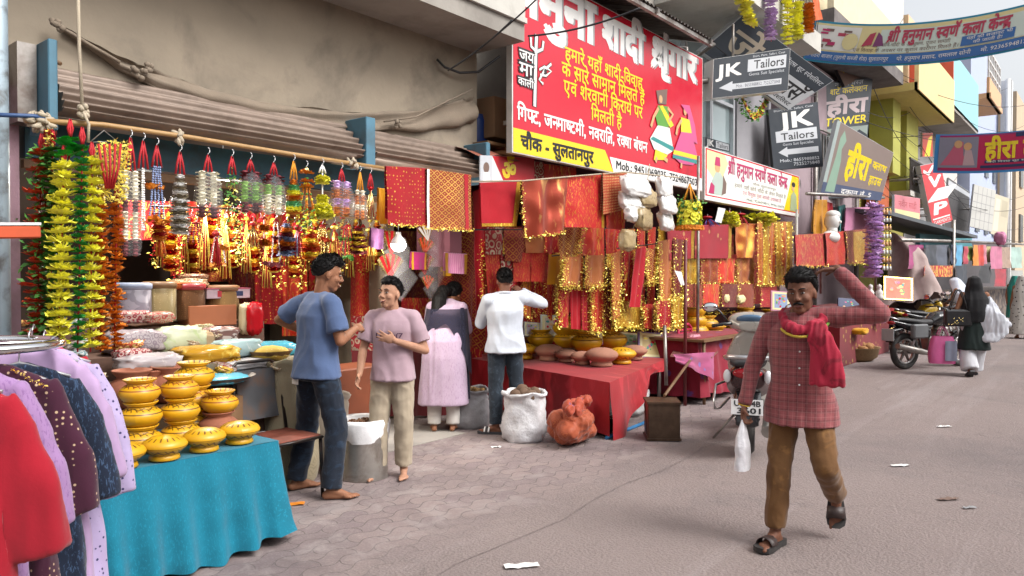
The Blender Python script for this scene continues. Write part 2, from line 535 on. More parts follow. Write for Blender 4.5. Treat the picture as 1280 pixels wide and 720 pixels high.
def paver_material():
 m, nt, b = newmat('paver_surface')
 v = objvec(nt, False)
 sx = nt.nodes.new('ShaderNodeSeparateXYZ'); nt.links.new(v, sx.inputs[0])
 k = 2 * math.pi / .25
 wy = mathn(nt, 'MULTIPLY', mathn(nt, 'SINE', mathn(nt, 'MULTIPLY', sx.outputs[0], k)), .028)
 wx = mathn(nt, 'MULTIPLY', mathn(nt, 'SINE', mathn(nt, 'MULTIPLY', sx.outputs[1], k)), .024)
 cb = nt.nodes.new('ShaderNodeCombineXYZ')
 nt.links.new(mathn(nt, 'ADD', sx.outputs[0], wx), cb.inputs[0]); nt.links.new(mathn(nt, 'ADD', sx.outputs[1], wy), cb.inputs[1])
 br = nt.nodes.new('ShaderNodeTexBrick'); nt.links.new(cb.outputs[0], br.inputs['Vector'])
 br.inputs['Scale'].default_value = 1; br.inputs['Brick Width'].default_value = .25; br.inputs['Row Height'].default_value = .125
 br.inputs['Mortar Size'].default_value = .005; br.inputs['Mortar Smooth'].default_value = .3
 br.inputs['Color1'].default_value = srgb('#77686a', k=1); br.inputs['Color2'].default_value = srgb('#8a7a77', k=1); br.inputs['Mortar'].default_value = srgb('#524a48', k=1)
 n1 = noise_n(nt, v, 1.3, 6, .6); n2 = noise_n(nt, v, 90, 3, .7)
 c = mixc(nt, ramp(nt, n1, .3, .75, (0, 0, 0, 1), (.6, .6, .6, 1)), br.outputs['Color'], srgb('#6b6160', k=1))
 c = mixc(nt, ramp(nt, n2, .45, .72, (0, 0, 0, 1), (.4, .4, .4, 1)), c, srgb('#a3968f', k=1))
 st = noise_n(nt, v, .8, 7, .7, 1.0); c = mixc(nt, ramp(nt, st, .5, .66, (0, 0, 0, 1), (.6, .6, .6, 1)), c, srgb('#5f5454', k=1))
 c = mixc(nt, ramp(nt, noise_n(nt, v, 2.3, 6, .7, .5), .5, .62, (0, 0, 0, 1), (.6, .6, .6, 1)), c, srgb('#948a87', k=1))
 rc, rh = road_net(nt, v)
 ed = mathn(nt, 'ADD', mathn(nt, 'MULTIPLY', mathn(nt, 'SUBTRACT', mathn(nt, 'SUBTRACT', sx.outputs[1], 2.9), mathn(nt, 'MULTIPLY', sx.outputs[0], .02)), 1.3), mathn(nt, 'MULTIPLY', noise_n(nt, v, 1.4, 6, .7), .9))
 ef = ramp(nt, ed, .42, 1.15, (1, 1, 1, 1), (0, 0, 0, 1)); c = mixc(nt, ef, c, rc)
 nt.links.new(c, b.inputs['Base Color']); b.inputs['Roughness'].default_value = .9
 h = mathn(nt, 'ADD', mathn(nt, 'MULTIPLY', mathn(nt, 'MULTIPLY', br.outputs['Fac'], -.5), mathn(nt, 'SUBTRACT', 1.0, ef)), mathn(nt, 'MULTIPLY', n2, .25))
 mh = nt.nodes.new('ShaderNodeMix'); nt.links.new(ef, mh.inputs[0]); nt.links.new(mathn(nt, 'MULTIPLY', h, .6), mh.inputs[2]); nt.links.new(rh, mh.inputs[3]); bump(nt, b, mh.outputs[0], .55, .012)
 return m
g = MB(); S = 400
g.add([(-S, -S, 0), (S, -S, 0), (S, S, 0), (-S, S, 0)], [[0, 1, 2, 3]])
struct('road', g, road_material())
g = MB()
edge = []
for i in range(61):
 x = -4 + i * .5
 edge.append((x, 2.75 + .22 * noise.noise(V((x * .7, 3, 0))) + (0.02 * x if x > 0 else 0)))
vs = []
for x, y in edge: vs += [(x, y, .004), (x, 5.3, .004)]
g.add(vs, [[2 * i, 2 * i + 2, 2 * i + 3, 2 * i + 1] for i in range(60)])
struct('pavement', g, paver_material())
# ---------------------------------------------------------------- the shop building with the rolled shutters
b1 = thing('shop_building', 'bare mud grey plastered building with an open shop under rolled shutters', 'building', (1.6, 5.05, 0))
def rel(root): return V(root.location)
def child(name, mb, m, root, label=None):
 """mesh authored in world space, stored relative to its thing"""
 o = mb.build(name, m, root)
 inv = root.matrix_basis.inverted() if root.parent is None else None
 M = Matrix.LocRotScale(root.location, root.rotation_euler, root.scale).inverted()
 me = o.data; me.transform(M)
 if label: o['label'] = label
 return o
XR = 5.56
g = MB()
g.box((1.9, 5.15, 5.4), (7.3 + 0, .2, 2.6 + .0), None) if False else None
g.box(((1.63 + XR) / 2, 5.16, 3.25), (XR - 1.63, .22, 1.26))
g.box((-.7, 5.16, 3.3), (4.66, .22, 1.16))
g.box((XR + .055, 6.9, 3.22), (.11, 3.7, 1.25)); g.box((XR + .055, 7.5, 1.3), (.11, 2.4, 2.6))
g.box(((-3 + XR) / 2, 5.35, 5.6), (XR + 3, .2, 3.2))
child('wall', g, M_plaster, b1)
g = MB()
g.box((-.7, 5.155, 1.36), (4.6, .21, 2.72))
child('pilaster', g, M_pinkwall, b1, 'faded pink lower wall')
g = MB()
g.box(((-3 + 5.66) / 2, 4.86, 3.93), (8.66, .86, .16)); child('balcony_slab', g, M_conc, b1)
g = MB()
g.box(((-3 + 5.66) / 2, 4.465, 4.62), (8.66, .09, 1.1)); g.box(((-3 + 5.66) / 2, 4.42, 4.04), (8.66, .05, .05))
child('balcony_parapet', g, M_concw, b1)
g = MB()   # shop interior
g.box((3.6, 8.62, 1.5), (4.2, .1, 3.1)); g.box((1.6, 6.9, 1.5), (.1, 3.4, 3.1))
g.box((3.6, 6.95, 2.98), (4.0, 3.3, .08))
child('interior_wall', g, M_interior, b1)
g = MB(); g.box((3.6, 6.9, .005), (3.9, 3.6, .012)); child('shop_floor', g, M_conc, b1)
def shutter(x0, x1):
 prof = []
 for i in range(41):
  t = i / 40
  y = 5.04 - .27 * math.sin(t * math.pi * .62) ; z = 2.87 - .30 * t - .03 * math.sin(t * 3)
  k = .02 * math.sin(t * math.pi * 2 * 5.5)
  prof.append((y - k, z + k * .4))
 prof += [(4.98, 2.565), (5.05, 2.58)]
 mb = MB()
 mb.grid(lambda u, v: V((x0 + (x1 - x0) * u, prof[min(42, int(round(v * 42)))][0] + .004 * noise.noise(V((u * 8, v * 9, x0))), prof[min(42, int(round(v * 42)))][1])), 24, 42, smooth=True)
 for xx in (x0, x1):
  mb.add([(xx, y, z) for y, z in prof], [list(range(len(prof)))])
 return mb
child('roller_shutter', shutter(1.74, 3.97), M_shutter, b1)
child('roller_shutter', shutter(4.10, 5.46), M_shutter, b1)
for xx, w in ((1.68, .05), (4.03, .1), (5.5, .06)):
 g = MB(); g.box((xx, 4.9, 2.70), (w, .30, .40 if xx != 1.68 else .52), bevel=.006); child('shutter_bracket', g, M_blue, b1)
g = MB(); g.box((1.60, 4.98, 2.72), (.1, .14, .46)); child('side_panel', g, M_oldsteel, b1)
g = MB(); g.box((3.6, 5.22, 2.44), (3.86, .1, .22)); child('lintel_beam', g, M_teal, b1)
g = MB(); g.box((3.6, 5.22, 2.29), (3.86, .06, .05)); child('shutter_rail', g, M_wood, b1)
# grey blue pole at the corner
g = MB(); g.cyl(P(2, 400, Y=4.75).xy.to_3d(), P(2, 400, Y=4.75).xy.to_3d() + V((0, 0, 5)), .045, None, mat('palepole', srgb('#9fb0ba')[:3], .5, .2, var=.12, dirt='#5a5550', dirt_amt=.8, dscale=9), 14)
top('street_pole', g, 'pale blue grey metal pole at the corner of the pink wall', 'pole', origin=(P(2, 400, Y=4.75).x, 4.75, 0))
# tied up canvas on the wall
cl = [(78, 36, 3), (110, 55, 5), (150, 80, 10), (200, 103, 15), (260, 124, 17), (330, 140, 17), (400, 148, 15), (470, 152, 14), (530, 150, 18), (575, 143, 22), (592, 138, 24)]
def canvas_pt(u, v):
 t = u * (len(cl) - 1); i = min(int(t), len(cl) - 2); f = t - i
 x = cl[i][0] + (cl[i + 1][0] - cl[i][0]) * f; y = cl[i][1] + (cl[i + 1][1] - cl[i][1]) * f; h = cl[i][2] + (cl[i + 1][2] - cl[i][2]) * f
 a = v * 2 * math.pi
 n = 1.6 * noise.noise(V((u * 16, v * 5, 0))) + .8 * noise.noise(V((u * 5, v * 22, 3)))
 p = P(x, y - h * .72 * math.cos(a) * (1 + .22 * n), Y=5.02)
 p.y += (-.028 * math.sin(a) * (h / 18) - .012 * n - .02 * math.sin(v * 2 * math.pi * 3 + u * 9))
 return p
g = MB(); g.grid(canvas_pt, 70, 22)
g.tube([P(x, y, Y=4.97) for x, y in ((66, 30), (90, 42), (112, 56), (150, 78))], .012, n=6)
g.tube([P(x, y, Y=4.95) for x, y in ((480, 152), (520, 146), (560, 126), (590, 112))], .008, n=6)
for kx, ky in ((72, 33), (183, 85), (170, 92), (496, 156)):
 for q in range(7):
  p = P(kx, ky, Y=4.95); g.ell(p + V((R.uniform(-.03, .03), R.uniform(-.03, 0), R.uniform(-.03, .03))), (.022, .016, .018), nu=6, nv=4)
top('rolled_canvas', g, 'grey canvas sheet rolled and tied up along the bare plaster wall', 'canvas', mat('canvas', srgb('#8a7c6c')[:3], .95, var=.16, bs=.3, bscale=90))
g = MB(); g.tube([P(97, -30, Y=4.62), P(99, 60, Y=4.6), P(103, 138, Y=4.58)], .010, M_rope, 8)
for q in range(10): g.ell(P(104, 140, Y=4.58) + V((R.uniform(-.02, .02), R.uniform(-.02, .02), R.uniform(-.03, .03))), .018, M_rope, 6, 4)
g.tube([P(104, 140, Y=4.56), P(111, 155, Y=4.55), P(110, 178, Y=4.55)], .009, M_rope, 6)
top('hanging_rope', g, 'white rope hanging down the plaster wall to the bamboo rail', 'rope')
g = MB(); g.tube([P(-20, 143, Y=4.6), P(40, 145, Y=4.6), P(56, 147, Y=4.6)], .012, mat('bluerod', srgb('#33517f')[:3], .5), 8)
top('steel_rod', g, 'thin blue rod tied to the left end of the bamboo rail', 'rod')
g = MB(); pts = [P(30, 150, Y=4.62), P(130, 156, Y=4.62), P(240, 172, Y=4.62), P(360, 192, Y=4.62), P(490, 212, Y=4.62)]
g.tube(pts, .016, M_bamboo, 8)
for kx, ky in ((45, 150), (52, 152), (58, 150), (222, 170), (440, 204)):
 for q in range(12): g.ell(P(kx, ky, Y=4.62) + V((R.uniform(-.035, .035), R.uniform(-.03, .03), R.uniform(-.04, .03))), (.03, .012, .014), M_rope, 6, 4, rot=Matrix.Rotation(R.uniform(0, 3), 3, 'Y'))
top('bamboo_rail', g, 'bamboo rail tied below the shutters that carries the garlands', 'rail')
g = MB(); g.tube([P(40, 62, Y=5.02), P(58, 70, Y=4.97), P(76, 80, Y=4.9)], .012, M_wood, 6); top('wooden_peg', g, 'wooden peg sticking out of the bare plaster wall left of the canvas', 'peg')
g = MB(); g.tube([P(546, 74, Y=5.02), P(556, 84, Y=4.98), P(575, 91, Y=4.95), P(598, 90, Y=4.9), P(625, 70, Y=4.7)], .012, M_dark, 6); top('slack_cable', g, 'thick black cable looping out of the plaster wall under the balcony', 'cable')
# orange bar at the left edge
g = MB(); a = P(-60, 291, d=3.1); b_ = P(49, 290, d=3.35); dirv = (b_ - a)
g.box((a + b_) / 2, (dirv.length, .05, .055), mat('orange_bar', srgb('#c8552f')[:3], .5, .2, var=.2, dirt='#7e4a33'), rot=dirv.to_track_quat('X', 'Z').to_matrix(), bevel=.006)
g.box((a + b_) / 2 + V((0, 0, .036)), (dirv.length, .052, .012), M_white, rot=dirv.to_track_quat('X', 'Z').to_matrix())
top('awning_bar', g, 'orange painted steel bar with a white top reaching in from the side', 'bar')
# ---------------------------------------------------------------- the building behind the large red sign
b2 = thing('signed_building', 'low shop building behind the large red sign with a deep dark recess', 'building', (5.8, 5.6, 0))
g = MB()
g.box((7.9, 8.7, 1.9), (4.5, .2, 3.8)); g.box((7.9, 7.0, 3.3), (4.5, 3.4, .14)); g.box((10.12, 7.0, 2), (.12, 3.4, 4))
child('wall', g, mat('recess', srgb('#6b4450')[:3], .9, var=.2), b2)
g = MB(); g.box((7.9, 5.55, 5.1), (4.46, .2, 3.4)); child('upper_wall', g, M_conc, b2)
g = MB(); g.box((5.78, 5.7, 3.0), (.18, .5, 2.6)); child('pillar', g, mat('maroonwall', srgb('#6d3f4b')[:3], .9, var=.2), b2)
g = MB()
def tin(x0, x1, y0, z0, y1, z1, mb):
 n = int((x1 - x0) / .012)
 mb.grid(lambda u, v: V((x0 + (x1 - x0) * u, y0 + (y1 - y0) * v, z0 + (z1 - z0) * v + .014 * math.sin((x0 + (x1 - x0) * u) * 2 * math.pi / .09))), n, 6)
tin(6.2, 9.6, 4.25, 4.78, 5.5, 5.15, g)
child('tin_awning', g, mat('tin', srgb('#6d6661')[:3], .5, .5, var=.25, dirt='#4a3a33'), b2)
g = MB()
for xx in (6.3, 8.0, 9.5): g.box((xx, 4.86, 4.93), (.05, 1.3, .05), rot=Matrix.Rotation(.29, 3, 'X'))
g.box((7.9, 4.3, 4.74), (3.4, .05, .05)); g.tube([(9.55, 4.3, 4.74), (10.4, 4.6, 5.0), (10.2, 5.4, 4.5)], .025, n=6)
child('awning_frame', g, M_oldsteel, b2)
# things stored in the gap beside the sign
g = MB(); p = P(618, 152, Y=5.15); g.box(p, (.42, .35, .42), mat('cardboard', srgb('#9a7656')[:3], .85, var=.12), bevel=.004)
g.box(p + V((0, -.178, .0)), (.06, .003, .42), mat('tape', srgb('#a98b62')[:3], .4))
top('cardboard_box', g, 'brown cardboard box on the ledge beside the large red sign', 'box')
g = MB(); p = P(594, 165, Y=5.25); g.lathe([(0, -.2), (.13, -.2), (.14, -.15), (.135, 0), (.14, .1), (.12, .17), (0, .18)], mat('bluebarrel', srgb('#1d3f85')[:3], .45), 18, p)
top('blue_barrel', g, 'blue plastic barrel standing beside the cardboard box', 'barrel')
g = MB(); g.box(P(610, 182, Y=5.1) + V((.08, .05, -.03)), (.75, .6, .03), M_wood); g.box(P(610, 182, Y=5.1) + V((.08, .3, -.08)), (.75, .03, .1), M_wood)
top('ledge_shelf', g, 'dark wooden ledge carrying the cardboard box', 'shelf')
g = MB(); a = P(592, 192, Y=4.75); b_ = P(650, 200, Y=4.75)
g.grid(lambda u, v: a.lerp(b_, u) + V((0, v * .45, .10 * math.sin(v * 2.2) - .02 * math.sin(u * 9))), 16, 8, mat('rustcloth', srgb('#9b5a46')[:3], .85))
top('awning_cloth', g, 'small rust coloured cloth awning under the ledge shelf', 'awning')
# ---------------------------------------------------------------- tailor's building: glass front, balcony with railing
b3 = thing('tailor_building', 'grey building with tall glass windows and a railed balcony dressed with flowers', 'building', (10.3, 5.6, 0))
g = MB(); g.box((12.5, 8.6, 2), (4.6, .2, 4)); g.box((14.86, 7, 3.4), (.12, 3.2, 6.8)); g.box((12.5, 7, 3.1), (4.6, 3.2, .14)); g.box((14.1, 5.55, 4.5), (1.4, .14, 2.6)); g.box((12.5, 5.6, 9.2), (4.7, .2, 6.0))
child('wall', g, mat('tailorwall', srgb('#a5a3a8')[:3], .8, var=.1), b3)
M_glass = mat('windowglass', (.32, .40, .42), .08, .0, var=.12, vs=.8, spec=1.0)
for i, xx in enumerate((10.75, 11.75, 12.75)):
 g = MB(); g.box((xx, 5.56, 4.5), (.98, .05, 2.6)); f = g;
 w = MB()
 for dx in (-.48, .48): w.box((xx + dx, 5.51, 4.5), (.06, .09, 2.6))
 for z in (3.25, 4.7, 5.75): w.box((xx, 5.51, z), (.9, .085, .06))
 wo_ = child('window', w, mat('alu', (.6, .6, .62), .35, .8), b3)
 pn = MB(); pn.box((xx, 5.55, 4.5), (.9, .02, 2.5)); pn2 = child('pane', pn, M_glass, b3); pn2.parent = wo_
g = MB(); g.box((12.2, 4.9, 5.80), (4.1, 1.3, .2)); g.box((12.2, 4.27, 5.86), (4.1, .06, .34)); child('balcony_slab', g, M_concw, b3)
g = MB()
for z in (6.05, 6.9): g.box((12.2, 4.29, z), (4.1, .04, .04))
for i in range(45):
 xx = 10.2 + i * .09
 g.tube([(xx, 4.29, 6.05), (xx + .09, 4.29, 6.3), (xx, 4.29, 6.6), (xx + .09, 4.29, 6.9)], .008, n=4)
child('balcony_railing', g, mat('railing', srgb('#4e4a4d')[:3], .5, .5), b3)
g = MB(); g.box((12.5, 5.15, 3.35), (4.4, .8, .06)); g.box((12.5, 4.76, 3.38), (4.4, .05, .14)); child('shop_canopy', g, M_oldsteel, b3)
# ---------------------------------------------------------------- grey tower building
b4 = thing('tower_building', 'pinkish grey building with a thick dark concrete slab and cream upper storey', 'building', (15.2, 5.2, 0))
g = MB(); g.box((18.2, 7.0, 3.2), (6, 3.4, 6.3)); child('wall', g, mat('greypink', srgb('#a8949a')[:3], .85, var=.14, vs=1, dirt='#776a6c', dirt_amt=.5, dscale=.8), b4)
g = MB(); g.box((18.1, 5.6, 6.62), (6.0, 2.7, .3)); child('roof_slab', g, mat('darkconc', srgb('#77716f')[:3], .9, var=.25, dirt='#4a4644', dirt_amt=.7, dscale=1.2), b4)
g = MB(); g.box((18.1, 4.32, 7.25), (6.0, .12, .95)); g.box((16.2, 6.2, 8.8), (3.0, 2.6, 4.0)); child('upper_storey', g, mat('creamwall', srgb('#e3d6b4')[:3], .8, var=.08), b4)
g = MB(); g.box((20.0, 6.4, 8.5), (2.2, 2.6, 3.6)); child('stair_tower', g, mat('peachtower', srgb('#e7c79a')[:3], .8, var=.08), b4)
g = MB()
for k in range(5):
 g.box((16 + k * 1.1, 5.17, 4.5), (.8, .06, 1.2))
child('window', g, M_glass, b4) if False else None
g = MB()
for xx, z0, z1 in ((17.2, 0, 6.2), (18.9, 2.6, 6.2), (20.6, 0, 6.2)): g.tube([(xx, 5.22, z0), (xx, 5.22, z1)], .05, n=6)
g.tube([(16, 5.24, 4.9), (21, 5.24, 5.0)], .025, n=5); child('pipe', g, M_oldsteel, b4)
for xx, z in ((19.6, 4.3), (17.9, 4.2)):
 g = MB(); g.box((xx, 5.28, z), (1.1, .06, 1.3)); w_ = child('window', g, mat('darkpane', (.05, .055, .06), .2), b4)
 g = MB()
 for k in range(6): g.box((xx - .5 + k * .2, 5.24, z), (.03, .03, 1.3))
 f_ = child('grille', g, M_oldsteel, b4); f_.parent = w_
g = MB(); g.box((20.4, 5.1, 3.0), (.9, .4, .6), bevel=.03); child('cooler', g, M_concw, b4)
# yellow building
b5 = thing('yellow_building', 'yellow and lime painted building with a cream balcony parapet', 'building', (21.4, 5.2, 0))
g = MB(); g.box((24.2, 7.2, 3.3), (5.5, 3.6, 6.6)); child('wall', g, mat('yellowwall', srgb('#cfc568')[:3], .8, var=.08), b5)
g = MB(); g.box((24.2, 4.75, 6.5), (5.4, 1.5, .2)); child('balcony_slab', g, mat('yellowslab', srgb('#d6c276')[:3], .8, var=.1), b5)
g = MB(); g.box((24.2, 4.02, 7.05), (5.4, .1, 1.3)); child('balcony_parapet', g, mat('creamparapet', srgb('#efd49b')[:3], .8, var=.07), b5)
g = MB(); g.box((22.6, 5.0, 5.4), (.9, .6, 2.0)); g.box((24.9, 5.0, 5.1), (1.6, .5, 2.6)); child('pillar', g, mat('limewall', srgb('#b6b558')[:3], .8, var=.08), b5)
g = MB(); g.box((22.3, 5.1, 3.9), (1.2, .3, 1.3)); child('shop_front', g, mat('orangewall', srgb('#c4653d')[:3], .8, var=.1), b5)
g = MB(); g.box((24.5, 6.6, 9.2), (4.5, 2.4, 3.0)); child('upper_storey', g, mat('whitewall', srgb('#ece6da')[:3], .8, var=.06), b5)
g = MB()
for z in (4.0, 4.9): g.box((25.5, 4.5, z), (4.5, .05, .05))
for i in range(40): g.box((23.3 + i * .115, 4.5, 4.45), (.03, .03, .9))
for i in range(8): g.tube([(23.6 + i * .55 + .2 * math.cos(a * .7), 4.46, 4.45 + .25 * math.sin(a * .7)) for a in range(10)], .02, n=4)
child('balcony_railing', g, mat('railing2', srgb('#57504f')[:3], .5, .4), b5)
g = MB(); g.box((25.4, 4.75, 3.92), (4.6, .6, .14)); child('lower_balcony', g, M_concw, b5)
# cyan and red building
b6 = thing('cyan_building', 'building with a cyan balcony front and a red end panel', 'building', (27.2, 5.2, 0))
g = MB(); g.box((30.2, 7.2, 3.5), (6.2, 3.6, 7.0)); child('wall', g, mat('paleg', srgb('#b5b2b2')[:3], .85, var=.1), b6)
g = MB(); g.box((30.0, 4.7, 6.98), (5.6, 1.3, .18)); child('balcony_slab', g, M_conc, b6)
g = MB(); g.box((30.03, 4.1, 7.85), (5.5, .1, 1.75)); child('balcony_parapet', g, mat('cyanwall', srgb('#9ad0d8')[:3], .8, var=.05), b6)
g = MB(); g.box((27.25, 4.7, 7.85), (.1, 1.3, 1.75)); child('end_panel', g, mat('redpanel', srgb('#dd6249')[:3], .8, var=.05), b6)
g = MB(); g.box((29, 6.6, 8.6), (4, 2.6, 3.0)); child('upper_storey', g, mat('peachwall', srgb('#e7c9a4')[:3], .8, var=.06), b6)
# peach balcony building
b7 = thing('peach_building', 'narrow peach building with a white railed roof balcony', 'building', (33.4, 5.2, 0))
g = MB(); g.box((35.4, 7.2, 4.4), (4.2, 3.6, 8.8)); child('wall', g, mat('whitewall2', srgb('#dcd6cf')[:3], .85, var=.08), b7)
g = MB(); g.box((36, 4.6, 8.6), (3.8, 1.6, .2)); g.box((36, 3.9, 8.9), (3.8, .1, .8)); child('balcony_slab', g, mat('peachslab', srgb('#e0b48c')[:3], .85, var=.06), b7)
g = MB()
for z in (9.6, 10.0, 10.4): g.box((36, 3.9, z), (3.8, .06, .06))
for i in range(6): g.box((34.2 + i * .72, 3.9, 9.8), (.07, .07, 1.2))
child('balcony_railing', g, M_white, b7)
# pale blue tower
b8 = thing('blue_building', 'tall pale lavender blue building down the street', 'building', (38, 5.0, 0))
g = MB(); g.box((43, 7.0, 6.3), (9.8, 4.0, 12.6)); child('wall', g, mat('lavwall', srgb('#b5c0dc')[:3], .85, var=.05), b8)
g = MB()
for xx in (40.2, 43.2, 46.2):
 for z in (4.4, 7.2): g.box((xx, 4.97, z), (1.1, .08, 1.5))
child('window', g, mat('farglass', (.12, .14, .16), .15), b8)
g = MB(); g.box((47.7, 4.6, 6), (.5, .5, 12)); g.tube([(47.2, 4.5, 1), (47.2, 4.5, 12)], .12, n=8); child('drain_pipe', g, M_white, b8)
b9 = thing('tan_building', 'tan building at the edge of the view beyond the blue tower', 'building', (50, 4.6, 0))
g = MB(); g.box((58, 6.6, 6.0), (15, 4.4, 12.0)); child('wall', g, mat('tanwall', srgb('#cdb79b')[:3], .85, var=.08), b9)
g = MB()
for xx in (53, 58, 63):
 for z in (4.4, 7.6): g.box((xx, 4.35, z), (1.6, .1, 1.6))
child('window', g, mat('farglass2', (.12, .12, .12), .2), b9)
# invented row opposite, unseen behind the viewer, kept low so sun clears it
for i, (x0, x1, h, c, lab) in enumerate(((-14, 4, 4.6, '#b7a58f', 'invented tan plastered shop row across the lane behind the viewer'), (4, 22, 4.0, '#c3b8a8', 'invented low cream shop row across the lane from the large red sign'))):
 t = thing('invented_shop_row', lab, 'building', ((x0 + x1) / 2, -6.5, 0))
 g = MB(); g.box(((x0 + x1) / 2, -9, h / 2), (x1 - x0 - .1, 5, h)); child('wall', g, mat('opp%d' % i, srgb(c)[:3], .85, var=.1), t)
 g = MB()
 for k in range(int((x1 - x0) / 3)): g.box((x0 + 1.6 + k * 3, -6.47, 1.3), (2.3, .08, 2.5))
 child('shutter', g, M_shutter, t)
# ---------------------------------------------------------------- signs, boards and banners
class Quad:
 """printed face between four corners, u and v run 0..1"""
 def __init__(s, bl, br, tr, tl, sag=0.0, flip=False):
  s.c = [V(bl), V(br), V(tr), V(tl)]; s.sag = sag; s.k = 0
  s.n = (s.c[1] - s.c[0]).cross(s.c[3] - s.c[0]).normalized()
  if flip: s.n = -s.n
  s.W = (s.c[1] - s.c[0]).length; s.H = (s.c[3] - s.c[0]).length
 def at(s, u, v, h=0.0):
  p = (s.c[0] * (1 - u) + s.c[1] * u) * (1 - v) + (s.c[3] * (1 - u) + s.c[2] * u) * v
  if s.sag: p = p - V((0, 0, s.sag * 4 * u * (1 - u)))
  return p + s.n * h
 def lay(s, mb, pts, m, h=None):
  if h is None: s.k += 1; h = .002 + .0003 * s.k
  return mb.add([s.at(a, b, h) for a, b in pts], [list(range(len(pts)))], m)
 def rect(s, mb, u0, v0, u1, v1, m, h=None):
  if not s.sag: return s.lay(mb, [(u0, v0), (u1, v0), (u1, v1), (u0, v1)], m, h)
  if h is None: s.k += 1; h = .002 + .0003 * s.k
  n = max(1, int(abs(u1 - u0) * 40)); vs = []
  for i in range(n + 1):
   u = u0 + (u1 - u0) * i / n; vs += [s.at(u, v0, h), s.at(u, v1, h)]
  return mb.add(vs, [[2 * i, 2 * i + 2, 2 * i + 3, 2 * i + 1] for i in range(n)], m)
 def disc(s, mb, u, v, ru, rv, m, n=16, a0=0, a1=2 * math.pi, h=None):
  return s.lay(mb, [(u + ru * math.cos(a0 + (a1 - a0) * i / n), v + rv * math.sin(a0 + (a1 - a0) * i / n)) for i in range(n + (0 if a1 - a0 > 6.2 else 1))], m, h)
 def text(s, mb, t, u0, u1, vb, vh, m, bold=0.0, h=None, slant=0.0):
  """baseline at vb, head line (or capital height) at vh"""
  dv = is_deva(t)
  vs, fs = layout(t, bold) if dv else glyph(t, bold)
  if not vs: return
  if h is None: s.k += 1; h = .002 + .0003 * s.k
  x0 = min(v.x for v in vs); x1 = max(v.x for v in vs)
  fx = (u1 - u0) / (x1 - x0); fy = (vh - vb) / (.622 if dv else .68)
  b2 = bold * 1.1
  for k, (dx, dy) in enumerate(((0, 0),) if not b2 else ((0, 0), (b2, b2), (-b2, b2), (b2, -b2), (-b2, -b2))):
   mb.add([s.at(u0 + (v.x + dx - x0) * fx + slant * v.y * fx, vb + (v.y + dy) * fy, h + .00005 * k) for v in vs], fs, m)
 def stroke(s, mb, pts, w, m, h=None):
  """brush line, w in metres"""
  if h is None: s.k += 1; h = .002 + .0003 * s.k
  P3 = [s.at(a, b, h) for a, b in pts]; vs = []
  for i, p in enumerate(P3):
   t = (P3[min(i + 1, len(P3) - 1)] - P3[max(0, i - 1)]).normalized(); o = t.cross(s.n) * (w / 2)
   vs += [p + o, p - o]
  mb.add(vs, [[2 * i, 2 * i + 1, 2 * i + 3, 2 * i + 2] for i in range(len(P3) - 1)], m)
def ink(name, hexc, rough=.45): return mat('ink_' + name, srgb(hexc)[:3], rough, var=.05)
I_red = ink('red', '#cf1430', .22); I_yel = ink('yellow', '#f3d61c', .25); I_wht = ink('white', '#f0eeea', .25); I_blk = ink('black', '#16161a')
I_grey = ink('grey', '#9a9a9c'); I_navy = ink('navy', '#1b2a5c'); I_blue = ink('blue', '#2a5ca8'); I_char = ink('charcoal', '#232c37', .65)
I_lgrey = ink('lightgrey', '#c8cbd0'); I_green = ink('green', '#5f9e3c'); I_pink = ink('pink', '#d2578c'); I_teal = ink('teal', '#2f8f8c'); I_skin = ink('tan', '#d8a878')
I_purp = ink('purple', '#7d3a6e'); I_mag = ink('magenta', '#c02a66'); I_cream = ink('cream', '#e9dfa6'); I_brn = ink('brown', '#7a6257'); I_pale = ink('pale', '#dfe6e2')
def sign_body(name, q, depth, label, cat, face_m, edge_m, at=None):
 """a board with real thickness behind its printed face"""
 t = thing(name, label, cat, at if at is not None else q.c[0])
 g = MB(); g.slab([q.at(0, 0), q.at(1, 0), q.at(1, 1), q.at(0, 1)], -q.n * depth, edge_m)
 child('board', g, edge_m, t)
 g = MB(); q.rect(g, .004, .006, .996, .994, face_m); child('face', g, face_m, t)
 return t
# --- the large red sign
YS = 4.6
X0, X1, Z0, Z1 = 5.68, 10.0, 2.81, 4.70
q = Quad((X0, YS, Z0), (X1, YS, Z0), (X1, YS, Z1), (X0, YS, Z1))
def ru(cx, cy=None):            # measured on a three times enlargement of the sign
 p = P(620 + cx / 3, cy / 3, Y=YS); return (p.x - X0) / (X1 - X0), (p.z - Z0) / (Z1 - Z0)
t = sign_body('shop_sign', q, .07, 'large red shop sign with white headline, yellow lines and a painted couple', 'sign', I_red, mat('signedge', (.6, .58, .55), .4, .4))
lt = MB(); ar = MB()
def rline(mb, s, xl, xr, yhr, ybr, m, bold=.0):
 """one line of lettering: left and right end, and head and base read at its right end"""
 u1, vh = ru(xr, yhr); _, vb = ru(xr, ybr)
 u0, _ = ru(xl, yhr); q.text(mb, s, u0, u1, vb, vh, m, bold)
yl = [(0.0, .0), ru(430, 652), ru(408, 565), ru(50, 480)]
vy = ru(408, 563)[1]; uy1 = ru(440, 650)[0]; uy0 = ru(408, 563)[0]
q.lay(ar, [(0.004, .006), (uy1, .006), (uy0, vy), (.004, vy)], I_yel)
q.lay(ar, [(uy1, .006), (.996, .006), (.996, ru(765, 668)[1]), (uy0 + (uy1 - uy0) * .55, ru(765, 668)[1])], I_wht)
for s, a, b_, yh, yb in (('यमुना', 60, 372, 28, 165), ('शादी', 400, 553, 135, 238), ('श्रृंगार', 583, 750, 222, 312)):
 for dx, m in ((6, I_grey), (0, I_wht)): rline(lt, s, a + dx, b_ + dx, yh + dx * .7, yb + dx * .7, m, .035)
